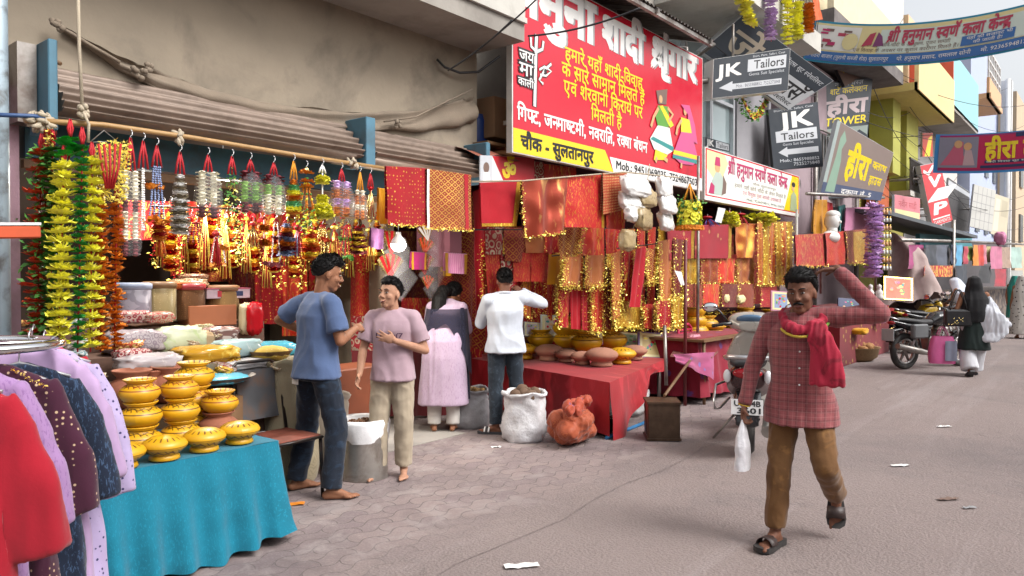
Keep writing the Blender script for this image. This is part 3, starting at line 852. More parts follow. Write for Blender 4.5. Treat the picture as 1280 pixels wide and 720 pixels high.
for s, a, b_, yh, yb in (('हमारे यहाँ शादी-विवाह', 257, 548, 296, 334), ('के सारे सामान मिलते हैं', 245, 556, 352, 393), ('एवं शेरवानी किराये पर', 252, 548, 405, 446), ('मिलती है', 355, 470, 440, 482)):
 rline(lt, s, a, b_, yh, yb, I_yel, .012)
for s, a, b_, yh, yb in (('गिफ्ट, जन्माष्टमी, नवरात्रि, रक्षा बंधन', 78, 566, 537, 574),): rline(lt, s, a, b_, yh, yb, I_wht, .02)
rline(lt, 'चौक - सुलतानपुर', 92, 364, 572, 612, I_blk, .025)
rline(lt, 'Mob.: 9451069035, 7524867503', 450, 752, 672, 697, I_blk, .01)
child('lettering', lt, None, t)
def rp(*pts): return [ru(*p) for p in pts]
for m, w, o in ((I_blk, .075, 0), (I_wht, .045, 0)):      # trident with an eye
 q.stroke(ar, rp((143, 400), (147, 200), (150, 130)), w, m)
 q.stroke(ar, rp((128, 140), (130, 175), (150, 195), (172, 185), (176, 155)), w * .7, m)
 q.stroke(ar, rp((205, 240), (180, 262), (160, 300), (175, 315)), w * .6, m)
 q.stroke(ar, rp((160, 262), (180, 250), (205, 268), (185, 285), (163, 280)), w * .5, m)
q.disc(ar, *ru(183, 268), .006, .014, I_blk)
for s, a, b_, yh, yb in (('जय', 85, 140, 205, 240), ('मा', 85, 136, 250, 294), ('काली', 80, 138, 308, 334)):
 rline(ar, s, a - 2, b_ + 2, yh - 3, yb + 3, I_blk, .06); rline(ar, s, a, b_, yh, yb, I_wht, .01)
# dancing couple
q.lay(ar, rp((598, 340), (640, 335), (636, 392), (606, 390)), I_brn); q.disc(ar, *ru(615, 372), .011, .027, I_skin)
q.lay(ar, rp((605, 395), (640, 400), (652, 470), (610, 500), (596, 440)), I_green)
q.lay(ar, rp((610, 398), (622, 396), (664, 470), (650, 480)), I_yel)
q.lay(ar, rp((603, 470), (648, 480), (662, 565), (640, 580), (590, 560), (574, 520)), I_pale)
q.lay(ar, rp((576, 522), (585, 512), (664, 552), (660, 568)), I_teal)
q.lay(ar, rp((595, 560), (640, 582), (630, 600), (588, 600)), I_yel)
q.stroke(ar, rp((606, 405), (588, 440), (578, 475)), .05, I_skin); q.stroke(ar, rp((640, 405), (660, 430), (645, 455)), .05, I_skin)
q.stroke(ar, rp((600, 590), (595, 608)), .05, I_skin); q.stroke(ar, rp((628, 595), (640, 604)), .05, I_skin)
q.disc(ar, *ru(706, 418), .011, .028, I_skin)
q.lay(ar, rp((690, 392), (722, 396), (742, 470), (752, 540), (715, 520), (716, 430)), I_pink)
q.lay(ar, rp((690, 440), (722, 450), (730, 500), (690, 500)), I_yel)
q.lay(ar, rp((690, 495), (730, 500), (755, 600), (735, 620), (690, 615), (658, 585)), I_pink)
q.lay(ar, rp((664, 562), (752, 585), (754, 600), (660, 578)), I_yel); q.lay(ar, rp((660, 580), (754, 602), (750, 615), (658, 592)), I_teal)
q.stroke(ar, rp((692, 450), (676, 480), (672, 505)), .05, I_skin); q.stroke(ar, rp((692, 612), (690, 630)), .05, I_skin)
child('painted_art', ar, None, t)
g = MB()
for x in (X0 + .25, X0 + 2.1, X1 - .3): g.tube([(x, YS + .08, Z0 + .1), (x, YS + .1, Z1 + .1), (x, 5.5, Z1 + .3)], .02, n=6)
g.box(((X0 + X1) / 2, YS + .09, Z0 + .3), (X1 - X0, .04, .04)); child('frame', g, M_oldsteel, t)
# --- white board with yellow corners
X0h, X1h, Z0h, Z1h = 10.08, 14.2, 2.70, 3.46
q2 = Quad((X0h, YS, Z0h), (X1h, YS, Z0h), (X1h, YS, Z1h), (X0h, YS, Z1h))
t = sign_body('shop_board', q2, .12, 'white jeweller board with yellow corners, pink lettering and two painted busts', 'sign', I_wht, mat('boardedge', (.62, .6, .56), .5))
ar = MB(); lt = MB()
q2.rect(ar, .006, .08, .994, .985, I_red); q2.rect(ar, .016, .105, .986, .955, ink('paper', '#ecefe6'))
q2.lay(ar, [(.016, .955), (.016, .6), (.12, .3), (.2, .8), (.17, .955)], I_cream); q2.lay(ar, [(.80, .105), (.986, .105), (.986, .955), (.90, .955), (.86, .6)], I_yel)
for dx, m in ((.003, I_blk), (0, I_mag)): q2.text(lt, 'श्री हनुमान स्वर्ण कला केन्द्र', .20 + dx, .84 + dx, .62 - dx, .86 - dx, m, .02)
q2.text(lt, 'चौक सुलतानपुर', .44, .70, .50, .545, I_brn)
q2.text(lt, 'हमारे यहाँ सोने चाँदी के जेवर मिलते हैं', .26, .82, .37, .44, I_brn); q2.text(lt, 'एवं विशुद्ध पूजा सामग्री उपलब्ध है', .34, .76, .25, .32, I_mag)
q2.text(lt, 'Mob.: 9236594812, 9936123075', .38, .80, .14, .19, I_blk)
q2.disc(ar, .105, .66, .022, .09, I_skin); q2.lay(ar, [(.08, .7), (.13, .7), (.125, .87), (.09, .87)], I_mag)
q2.lay(ar, [(.075, .14), (.15, .14), (.17, .42), (.13, .58), (.09, .57), (.06, .4)], ink('cloth', '#b9c8be')); q2.lay(ar, [(.14, .14), (.18, .2), (.185, .4), (.155, .55), (.15, .3)], I_brn); q2.lay(ar, [(.03, .14), (.075, .14), (.08, .3), (.05, .36)], I_mag)
q2.disc(ar, .915, .68, .02, .085, I_skin); q2.disc(ar, .918, .75, .024, .06, I_blk); q2.lay(ar, [(.875, .12), (.965, .12), (.955, .5), (.92, .6), (.885, .48)], ink('sage', '#a8b58c'))
child('painted_art', ar, None, t); child('lettering', lt, None, t)
def facing(bl, br, tr, tl, dbl, dbr, dtl=None, dtr=None):
 a, b, c = P(*bl, d=dbl), P(*br, d=dbr), P(*tl, d=dtl or dbl); n = (b - a).cross(c - a); r = ray(*tr)
 return Quad(a, b, CAM + r * ((a - CAM).dot(n) / r.dot(n)), c)
# --- tilted dark diamond sign
q3 = facing((876, 64), (984, 138), (1042, 101), (929, 18), 11.5, 12.2)
t = sign_body('diamond_sign', q3, .16, 'dark diamond shaped sign tilted above the tailor light box, pale curling letters', 'sign', I_char, I_lgrey)
lt = MB()
q3.rect(lt, .60, .03, .995, .60, ink('lightpanel', '#b9bcc0')); q3.text(lt, 'जे', .08, .36, .26, .72, ink('beige', '#a69a88'), .015); q3.text(lt, 'के', .40, .56, .26, .72, ink('beige', '#a69a88'), .015)
q3.text(lt, 'टेलर्स', .64, .96, .22, .50, I_blk, .015); q3.text(lt, 'सूट स्पेशलिस्ट', .64, .96, .08, .15, I_blk, .01)
q3.text(lt, 'जेन्ट्स सूट स्पेशलिस्ट', .55, .97, .76, .84, I_lgrey, .0)
child('lettering', lt, None, t)
g = MB(); a = q3.at(.5, .5, -.16); g.tube([a, a + V((.4, 1.6, .3))], .04, n=6); child('bracket', g, M_oldsteel, t)
# --- tailor light box
q4 = facing((890, 123), (985, 113), (988, 60), (892, 74), 10.7, 11.2)
t = sign_body('light_box', q4, .22, 'dark tailor light box with white side, arrow pointing left, under the diamond sign', 'sign', I_char, I_wht)
lt = MB()
def jk(qq, lt, tall):
 if not tall:
  qq.text(lt, 'JK', .04, .36, .52, .82, I_wht, .02); qq.rect(lt, .44, .56, .95, .86, I_lgrey); qq.text(lt, 'Tailors', .52, .92, .62, .82, I_blk, .012)
  qq.text(lt, 'Gents Suit Specialist', .46, .93, .46, .53, I_lgrey); qq.text(lt, 'Shirt, Pant, Safari, Coat', .50, .93, .90, .95, I_lgrey)
  qq.lay(lt, [(.08, .24), (.25, .12), (.25, .17), (.9, .17), (.9, .31), (.25, .31), (.25, .38)], I_lgrey); qq.text(lt, 'Mob.: 8655988852, 7525275848', .30, .88, .20, .28, I_char)
 else:
  qq.text(lt, 'JK', .18, .86, .66, .90, I_wht, .02); qq.rect(lt, .1, .44, .93, .62, I_lgrey); qq.text(lt, 'Tailors', .2, .86, .47, .58, I_blk, .012)
  qq.text(lt, 'Gents Suit Specialist', .22, .84, .38, .42, I_lgrey); qq.text(lt, 'Shirt, Pant, Safari, Coat', .1, .9, .94, .97, I_lgrey)
  qq.lay(lt, [(.12, .28), (.3, .19), (.3, .235), (.93, .235), (.93, .32), (.3, .32), (.3, .36)], I_lgrey); qq.text(lt, 'Mob.: 8655988852', .14, .93, .12, .165, I_lgrey, .01); qq.text(lt, '7525275848', .4, .93, .05, .10, I_lgrey, .01)
jk(q4, lt, False); child('lettering', lt, None, t)
g = MB(); a = q4.at(.0, .5, -.1); g.tube([a, a + V((-.1, .9, .0))], .04, n=6); a = q4.at(.3, .98, -.1); g.tube([a, a + V((0, .0, .5))], .02, n=5); child('bracket', g, M_oldsteel, t)
q5 = facing((967, 213), (1029, 208), (1022, 127), (960, 137), 14.2, 14.9)
t = sign_body('tailor_board', q5, .06, 'upright dark tailor board with a white arrow above the jeweller board', 'sign', I_char, I_blk)
lt = MB(); jk(q5, lt, True); child('lettering', lt, None, t)
g = MB(); a = q5.at(.5, 1, -.03); g.tube([a, a + V((0, .6, .5))], .02, n=5); a = q5.at(.5, .5, -.06); g.tube([a, a + V((.1, .9, 0))], .03, n=5); child('bracket', g, M_oldsteel, t)
q6 = facing((881, 183), (912, 190), (912, 180), (881, 171), 11.6, 12.6)
t = sign_body('name_plate', q6, .03, 'narrow dark tailor name plate under the glass windows', 'sign', I_char, I_lgrey)
lt = MB(); q6.text(lt, 'JK', .06, .34, .2, .85, I_wht, .02); q6.rect(lt, .42, .12, .96, .9, I_lgrey); q6.text(lt, 'Tailors', .46, .92, .25, .8, I_blk, .01); child('lettering', lt, None, t)
# --- tower poster, cloth house signs
q7 = facing((1020, 250), (1078, 246), (1091, 96), (1031, 104), 17.4, 18.4)
t = sign_body('tower_poster', q7, .05, 'dark upright tower poster with a reclining model, behind the tilted cloth board', 'sign', ink('slate', '#3b4149'), I_blk)
lt = MB(); q7.rect(lt, .02, .02, .98, .60, ink('tealgrey', '#8e9b93')); q7.lay(lt, [(.3, .40), (.5, .50), (.8, .57), (.98, .52), (.98, .35), (.7, .3), (.5, .32)], I_char); q7.disc(lt, .62, .38, .17, .08, I_skin); q7.lay(lt, [(.05, .2), (.3, .42), (.42, .3), (.4, .05), (.1, .05)], I_navy)
q7.text(lt, 'हीरा', .08, .92, .72, .83, ink('rosegrey', '#cdb9bb'), .03); q7.text(lt, 'TOWER', .06, .94, .625, .69, I_yel, .015); q7.text(lt, 'शर्ट कलेक्शन', .12, .9, .89, .935, I_yel, .01); q7.text(lt, 'नवीन वस्त्र', .2, .8, .955, .985, I_lgrey)
child('lettering', lt, None, t)
q8 = facing((1056, 108), (1085, 93), (1083, 70), (1040, 74), 17.6, 18.6)
t = sign_body('house_sign', q8, .06, 'brown sloping sign with yellow letters above the tower poster', 'sign', I_brn, I_blk)
lt = MB(); q8.text(lt, 'क्लाथ हाउस', .08, .95, .45, .78, I_yel, .02); child('lettering', lt, None, t)
q9 = facing((1025, 243), (1101, 251), (1117, 191), (1047, 150), 14.2, 15.6)
t = sign_body('cloth_house_sign', q9, .08, 'taupe tilted cloth house board with big yellow letters above the stalls', 'sign', ink('taupe', '#8b7b74'), I_lgrey)
lt = MB(); q9.rect(lt, .0, .0, 1, .17, ink('slateblue', '#4c5876')); q9.lay(lt, [(.06, .05), (.2, .05), (.19, .5), (.16, .66), (.2, .8), (.14, .92), (.1, .8), (.1, .55)], ink('sari', '#8fae9a'))
q9.rect(lt, .0, .17, .05, 1, ink('sari2', '#a9b7b4'))
q9.text(lt, 'हीरा', .28, .66, .33, .68, I_yel, .035); q9.text(lt, 'क्लाथ', .70, .95, .56, .68, I_yel, .02); q9.text(lt, 'हाउस', .70, .92, .28, .42, I_yel, .02); q9.text(lt, 'दुकान नं. 5', .3, .8, .045, .115, I_wht, .015)
child('lettering', lt, None, t)
g = MB(); a = q9.at(.05, 0, -.04); b_ = q9.at(.95, 0, -.04); g.tube([a, a - V((0, 0, 1.9))], .025, n=6); g.tube([b_, b_ - V((0, 0, 2.0))], .025, n=6); child('frame', g, M_oldsteel, t)
q10 = facing((1166, 284), (1191, 276), (1175, 202), (1150, 207), 21, 21.6)
t = sign_body('vertical_sign', q10, .15, 'red upright sign with white capital letters running down, far down the lane', 'sign', ink('vipred', '#c9252f'), I_lgrey)
lt = MB()
for i, ch in enumerate('VIP'): q10.text(lt, ch, .2, .78, .62 - .22 * i, .79 - .22 * i, I_wht, .03, slant=.15)
q10.stroke(lt, [(.1, .9), (.3, .84), (.6, .95), (.9, .88)], .1, I_wht); q10.rect(lt, .08, .1, .92, .12, I_wht); q10.text(lt, 'GARMENTS', .1, .9, .03, .08, I_wht)
child('lettering', lt, None, t)
g = MB(); a = q10.at(.0, .8, -.1); g.tube([a, a + V((0, 1.2, 0))], .04, n=5); a = q10.at(0, .2, -.1); g.tube([a, a + V((0, 1.2, 0))], .04, n=5); child('bracket', g, M_oldsteel, t)
# --- banners strung over the lane
def banner(name, label, X, tl, bl, zr, hr, L, sag, base, builder):
 A = P(*tl, X=X); B = P(*bl, X=X)
 yr = A.y - L
 qb = Quad((X, B.y, B.z), (X, yr, zr - hr), (X, yr, zr), (X, A.y, A.z), sag=sag)
 t = thing(name, label, 'banner', A)
 g = MB(); g.grid(lambda u, v: qb.at(u, v), 60, 6, base, usize=L); child('cloth', g, base, t)
 g = MB(); builder(qb, g); child('printing', g, None, t)
 g = MB(); g.tube([qb.at(0, 1), V((X + .3, 5.5, A.z + .1))], .008, n=4); g.tube([qb.at(0, 0), V((X + .3, 5.5, B.z - .1))], .008, n=4)
 g.tube([qb.at(1, 1), V((X, -6.5, zr + .25))], .008, n=4); g.tube([qb.at(1, 0), V((X, -6.5, zr - hr + .25))], .008, n=4)
 child('rope', g, M_dark, t)
def bu(X, L, tl):
 A = P(*tl, X=X)
 return lambda px, py: (A.y - P(px, py, X=X).y) / L
def ban1(qb, g):
 f = bu(15, 6.2, (1020, 25)); u = lambda px: f(px, 45)
 E1 = ink('bluegreen', '#2d8fb0', .7); Bk = ink('banblue', '#3d6fae', .7); Cr = ink('banpale', '#d4e2d8', .7); Ye = ink('banyel', '#e6d9a0', .7); Rd = ink('banred', '#b8405a', .7)
 qb.rect(g, 0, 0, 1, 1, E1, .004); qb.rect(g, .005, .05, 1, .95, Ye, .008); qb.rect(g, u(1105), .3, .99, .86, Cr, .012); qb.rect(g, .005, .05, .995, .28, Bk, .016)
 qb.rect(g, u(1022), .32, u(1080), .9, ink('banwhite', '#ecebe4', .7), .012)
 rr = random.Random(5)
 for i in range(12):
  a = u(1024 + rr.uniform(0, 46)); b_ = rr.uniform(.36, .78); qb.rect(g, a, b_, a + .022, b_ + rr.uniform(.04, .09), rr.choice([Rd, I_brn, I_blk, I_mag]), .016 + .001 * i)
 qb.disc(g, u(1070), .55, .022, .2, Ye, h=.03)
 qb.lay(g, [(u(1085), .45), (u(1092), .75), (u(1099), .8), (u(1097), .5)], Rd, .02); qb.lay(g, [(u(1099), .45), (u(1102), .8), (u(1108), .7), (u(1112), .48)], I_purp, .022)
 qb.text(g, 'श्री हनुमान स्वर्ण कला केन्द्र', u(1115), u(1268), .58, .82, Rd, .03, .022)
 qb.text(g, 'हमारे यहाँ सोने-चाँदी के आभूषण, पूजन सामग्री', u(1087), u(1195), .46, .53, I_brn, 0, .018); qb.text(g, 'एवं विवाह के अवसर पर कुशल कारीगर मिलते हैं।', u(1076), u(1206), .33, .4, I_brn, 0, .018)
 qb.rect(g, u(1209), .32, u(1275), .54, Bk, .024); qb.text(g, 'यहाँ की सजावट भी', u(1215), u(1272), .45, .51, I_wht, 0, .03); qb.text(g, 'की जाती है!', u(1224), u(1260), .35, .41, I_wht, 0, .03)
 qb.text(g, 'चौक ठठेरी बाजार (पुरानी सब्जी रोड) सुलतानपुर', u(1017), u(1123), .12, .2, I_wht, 0, .022); qb.text(g, 'पो. हनुमान प्रसाद, रामलाल सोनी', u(1133), u(1224), .12, .2, I_wht, 0, .022); qb.text(g, 'मो. 9236594812', u(1236), u(1292), .12, .2, I_wht, 0, .022)
banner('street_banner', 'long pale blue edged banner hung highest across the lane, pink headline', 15, (1020, 25), (1003, 75), 6.85, .75, 6.2, .62, M_white, ban1)
def ban2(qb, g):
 f = bu(22, 5.0, (1170, 168)); u = lambda px: f(px, 190)
 E2 = ink('b2edge', '#3f8fd0', .7); Rd = ink('b2red', '#c21e55', .7)
 qb.rect(g, 0, 0, 1, 1, E2, .004); qb.rect(g, .02, .06, .99, .97, ink('b2mag', '#a02a6a', .7), .008); qb.rect(g, .035, .1, .985, .93, Rd, .012)
 qb.rect(g, u(1175), .14, u(1224), .92, ink('b2photo', '#8d8a9c', .7), .016); qb.lay(g, [(u(1178), .2), (u(1188), .5), (u(1197), .82), (u(1205), .8), (u(1206), .45), (u(1218), .3), (u(1218), .2)], ink('b2sari', '#c9627c', .7), .02); qb.disc(g, u(1199), .74, .018, .1, I_skin, h=.024); qb.disc(g, u(1211), .68, .018, .1, I_skin, h=.024); qb.lay(g, [(u(1206), .2), (u(1208), .6), (u(1216), .58), (u(1221), .2)], ink('b2coat', '#c7a8ac', .7), .022)
 qb.text(g, 'हीरा टावर', u(1233), u(1330), .36, .74, I_yel, .03, .02)
 qb.rect(g, u(1233), .24, .9, .31, I_navy, .02); qb.rect(g, u(1228), .12, .9, .19, I_navy, .02); qb.text(g, 'शादी विवाह सूट साड़ी लहंगा', u(1235), u(1310), .255, .295, I_wht, 0, .026); qb.rect(g, u(1270), .86, .9, .96, I_navy, .02)
banner('cloth_banner', 'magenta banner with a seated couple and big yellow letters hung across the lane', 22, (1170, 168), (1166, 216), 5.5, 1.0, 5.0, .22, I_red, ban2)
# --- small banner over the cloths
q11 = facing((600, 233), (668, 226), (668, 197), (600, 194), 7.1, 8.0)
t = sign_body('om_banner', q11, .01, 'red and white flex banner with a yellow sacred letter under the large red sign', 'banner', ink('flexred', '#c4202c'), I_lgrey)
lt = MB(); q11.rect(lt, .0, .0, .2, 1, I_lgrey); q11.lay(lt, [(.2, 0), (.42, 0), (.2, 1)], I_wht); q11.disc(lt, .1, .6, .05, .18, I_brn); q11.lay(lt, [(.04, .1), (.17, .1), (.15, .45), (.05, .45)], I_wht)
q11.text(lt, 'ॐ', .38, .62, .15, .75, I_yel, .03); child('printing', lt, None, t)
# hoarding panels down the lane
for nm, bl, br, tr, tl, d0, d1, m, lab in (
  ('shop_hoarding', (1118, 268), (1150, 275), (1150, 248), (1118, 243), 19, 20.5, ink('hpink', '#d9808a'), 'pale pink and yellow shop hoarding beneath a metal balcony'),
  ('white_hoarding', (1212, 283), (1240, 290), (1245, 238), (1218, 230), 25, 26, ink('hwhite', '#cfcfc9'), 'tilted white gridded board above the hanging clothes'),
  ('beige_hoarding', (1238, 292), (1258, 298), (1262, 248), (1244, 242), 27, 28, ink('hbeige', '#d9cfb5'), 'tilted beige board beside the white gridded board'),
  ('flag_panel', (1153, 196), (1166, 196), (1166, 166), (1153, 166), 23.0, 23.4, ink('hred', '#c8452f'), 'red and orange cloth flag hung above the red upright sign'),
  ('grille_panel', (1180, 285), (1212, 290), (1212, 240), (1186, 222), 24, 27, ink('hdark', '#4c4a4c'), 'dark shop awning panel behind the red upright sign')):
 qq = facing(bl, br, tr, tl, d0, d1); t = sign_body(nm, qq, .06, lab, 'hoarding', m, I_lgrey)
 lt = MB()
 if 'gridded' in lab and nm == 'white_hoarding':
  for i in range(1, 5): qq.rect(lt, i / 5 - .008, .02, i / 5 + .008, .98, I_grey); qq.rect(lt, .02, i / 5 - .006, .98, i / 5 + .006, I_grey)
 elif nm == 'shop_hoarding': qq.rect(lt, 0.02, .02, .98, .3, I_cream); qq.text(lt, 'नवीन साड़ी', .15, .85, .45, .7, ink('hr2', '#b84a55'), .01)
 elif nm == 'flag_panel': qq.lay(lt, [(.2, .02), (.7, .02), (.95, .9), (.6, .8)], I_yel)
 elif nm == 'beige_hoarding': qq.rect(lt, .1, .1, .4, .9, ink('hb2', '#e5e0cf')); qq.rect(lt, .5, .5, .9, .9, ink('hb3', '#c8bfa6'))
 else: qq.rect(lt, .0, .86, 1, .96, I_lgrey)
 child('printing', lt, None, t)
 g = MB(); a = qq.at(.5, .5, -.06); g.tube([a, a + V((.2, 1.5, 0))], .03, n=5); child('bracket', g, M_oldsteel, t)
# --- overhead wires
rw = random.Random(3)
W_ends = [((690, -20), (560, 88), 4.2, 4.95), ((800, 10), (660, 45), 4.2, 4.5), ((560, 88), (640, 25), 4.9, 4.5),
  ((1090, 118), (1190, 165), 22, 30), ((1060, 60), (1290, 130), 18, 26), ((1075, 150), (1290, 175), 18, 30), ((1120, 90), (1260, 110), 20, 36),
  ((1100, 180), (1290, 255), 19, 30), ((1130, 220), (1290, 240), 20, 33), ((1160, 250), (1290, 280), 22, 36), ((1040, 35), (1130, 22), 16, 24), ((880, 45), (1020, 120), 11, 15),
  ((1150, 180), (1290, 300), 21, 34), ((1180, 130), (1290, 150), 23, 36)]
rz_ = [((1085, 140), (1160, 120), 18, 24), ((1078, 190), (1128, 255), 17, 20), ((1092, 110), (1150, 200), 17, 23), ((1100, 240), (1200, 215), 18, 28), ((1125, 165), (1250, 200), 21, 34), ((1135, 130), (1180, 170), 21, 24)]
W_ends += rz_
labs = ['thin black wire crossing the upper left corner of the large red sign', 'black wire looping past the headline of the large red sign', 'slack cable hanging from the bare plaster wall to the large red sign',
  'wire running past the yellow balcony', 'wire strung just under the highest banner', 'wire strung past the lime pillar', 'wire high in the white sky by the cyan balcony',
  'wire sagging over the red upright sign', 'wire sagging above the hanging clothes', 'lowest wire over the hanging clothes', 'short wire above the highest banner', 'wire behind the tailor light box',
  'steep wire dropping past the magenta banner', 'wire between the magenta banner and the peach balcony'] + ['wire crossing the pinkish wall under the dark slab', 'wire drooping down beside the tower poster', 'wire slanting from the dark slab to the lime pillar', 'wire crossing over the metal balcony grille', 'wire sagging in front of the cream parapet', 'short wire at the corner of the dark slab']
for (a, b_, d0, d1), lb in zip(W_ends, labs):
 A = P(*a, d=d0); B = P(*b_, d=d1); sg = (B - A).length * rw.uniform(.02, .06)
 g = MB(); g.tube([A.lerp(B, i / 14) - V((0, 0, sg * 4 * (i / 14) * (1 - i / 14))) for i in range(15)], .009 if d0 > 8 else .006, M_dark, 4)
 top('overhead_wire', g, lb, 'wire', group='overhead wires', origin=A)
# ---------------------------------------------------------------- people
def fuse(mb, name, voxel, smooth=5, wr=0.0, wf=7.0, seed=0.0, parent=None, m=None, stretch=(1, 1, .55), mask=None, xform=None):
 """closed overlapping shapes fused into one continuous skin, then creased"""
 tmp = mb.build('tmp', m)
 md = tmp.modifiers.new('r', 'REMESH'); md.mode = 'VOXEL'; md.voxel_size = voxel; md.use_smooth_shade = True
 if smooth:
  ms = tmp.modifiers.new('s', 'SMOOTH'); ms.factor = .5; ms.iterations = smooth
 dg = bpy.context.evaluated_depsgraph_get(); dg.update()
 me = bpy.data.meshes.new_from_object(tmp.evaluated_get(dg)); me.name = name
 old = tmp.data; bpy.data.objects.remove(tmp); bpy.data.meshes.remove(old)
 if wr:
  nn = [v.normal.copy() for v in me.vertices]
  for v, n in zip(me.vertices, nn):
   q = V((v.co.x * wf * stretch[0] + seed, v.co.y * wf * stretch[1] + seed, v.co.z * wf * stretch[2]))
   w = noise.noise(q + V((noise.noise(q * .6) * 1.4, 0, 0)))
   a = (1 - abs(w) * 2.2) * .7 + noise.noise(q * 2.3) * .5
   k = mask(v.co) if mask else 1.0
   v.co += n * (wr * a * k)
 for p in me.polygons: p.use_smooth = True
 me.materials.clear()
 if m: me.materials.append(m)
 if xform is not None: me.transform(xform)
 o = bpy.data.objects.new(name, me); COL.objects.link(o)
 if parent is not None: o.parent = parent
 return o
def caps(mb, a, b, ra, rb, n=14):
 a = V(a); b = V(b); d = b - a; L = d.length
 if L < 1e-6: return mb.ell(a, ra, nu=n, nv=8)
 k = 5; pts = []; rs = []
 d.normalize()
 for i in range(k + 1):
  t = math.pi / 2 * i / k; pts.append(a - d * ra * math.cos(t)); rs.append(max(ra * math.sin(t), ra * .05))
 for i in range(k + 1):
  t = math.pi / 2 * i / k; pts.append(b + d * rb * math.sin(t)); rs.append(max(rb * math.cos(t), rb * .05))
 return mb.tube(pts, rs, None, n)
def chain(mb, pts, rs, n=14):
 for i in range(len(pts) - 1): caps(mb, pts[i], pts[i + 1], rs[i], rs[i + 1], n)
def loft(mb, secs, n=28, e=2.4, close=True, m=None, fn=None):
 """sections: centre, side vector, front vector, side radius, front radius"""
 vs = []; fs = []
 for j, (c, sx, sy, rx, ry) in enumerate(secs):
  c = V(c); sx = V(sx).normalized(); sy = V(sy).normalized()
  for i in range(n):
   a = 2 * math.pi * i / n; ca, sa = math.cos(a), math.sin(a)
   x = math.copysign(abs(ca) ** (2 / e), ca) * rx; y = math.copysign(abs(sa) ** (2 / e), sa) * ry
   p = c + sx * x + sy * y
   if fn: p = fn(p, j, a)
   vs.append(p)
 for j in range(len(secs) - 1):
  for i in range(n): fs.append([j * n + i, j * n + (i + 1) % n, (j + 1) * n + (i + 1) % n, (j + 1) * n + i])
 if close: fs.append(list(reversed(range(n)))); fs.append([(len(secs) - 1) * n + i for i in range(n)])
 return mb.add(vs, fs, m, True)
DEF = dict(pelvis=(0, 0, .93), chest=(0, .0, 1.26), neck=(0, -.015, 1.43), head=(0, .02, 1.575),
  shR=(.175, -.01, 1.375), elR=(.235, -.03, 1.10), wrR=(.25, .05, .86), hdR=(0, .1, -1), hnR=(-1, 0, 0),
  hipR=(.085, 0, .90), knR=(.10, .02, .48), anR=(.10, -.02, .085), toR=(.12, 1, 0))
def mir(v): return (-v[0], v[1], v[2])
def pose(**k):
 p = dict(DEF)
 for a in ('sh', 'el', 'wr', 'hd', 'hn', 'hip', 'kn', 'an', 'to'): p[a + 'L'] = mir(p[a + 'R'])
 p.update(k); return {a: V(b) if not isinstance(b, (int, float)) else b for a, b in p.items()}
M_hair = mat('hair', (.008, .007, .007), .55, var=.3, vs=40, bs=.35, bscale=120, spec=.18)
M_eye = mat('eyewhite', (.30, .28, .26), .4, var=.03); M_iris = mat('iris', (.02, .012, .01), .15)
def skin_mat(n, c):
 return mat('skin_' + n, srgb(c)[:3], .62, var=.2, vs=14, bs=.2, bscale=110, spec=.25)
def hand(mb, w, d, n, right, curl=35, k=1.0, spread=.0, thumb=20):
 w = V(w); d = V(d).normalized(); n = V(n); n = (n - d * n.dot(d)).normalized()
 t = d.cross(n) if right else n.cross(d)
 Rm = Matrix((t, d, n)).transposed()
 mb.ell(w + d * .048 * k, (.040 * k, .052 * k, .016 * k), rot=Rm, nu=14, nv=8)
 mb.ell(w + d * .03 * k + t * .022 * k + n * .006 * k, (.018 * k, .03 * k, .015 * k), rot=Rm, nu=10, nv=6)
 for i, (o, L) in enumerate(((.028, .070), (.0095, .079), (-.0095, .073), (-.027, .057))):
  p = w + d * (.086 - (.006 if i == 3 else 0)) * k + t * o * k
  dd = (d + t * (o * (3 + spread * 30))).normalized(); c = rad(curl * (1 + .12 * i))
  seg = [p]
  ax = t
  for q, f in enumerate((.45, .32, .23)):
   a = c * (.7, 1.75, 2.4)[q] * .62
   v = dd * math.cos(a) + n * math.sin(a); p = p + v * L * f * k; seg.append(p)
  chain(mb, seg, [.0092 * k, .0085 * k, .0078 * k, .0068 * k], 10)
 p = w + d * .022 * k + t * .028 * k; th = rad(thumb)
 v1 = (d * .75 + t * .62 + n * (.15 + math.sin(th))).normalized(); v2 = (d * .9 + t * .15 + n * (.2 + math.sin(th) * 1.2)).normalized()
 chain(mb, [p, p + v1 * .042 * k, p + v1 * .042 * k + v2 * .03 * k], [.012 * k, .010 * k, .0078 * k], 10)
def rot_head(p): return (Matrix.Rotation(rad(p.get('hy', 0)), 3, 'Z') @ Matrix.Rotation(rad(p.get('hp', 0)), 3, 'X') @ Matrix.Rotation(rad(p.get('hr', 0)), 3, 'Y'))
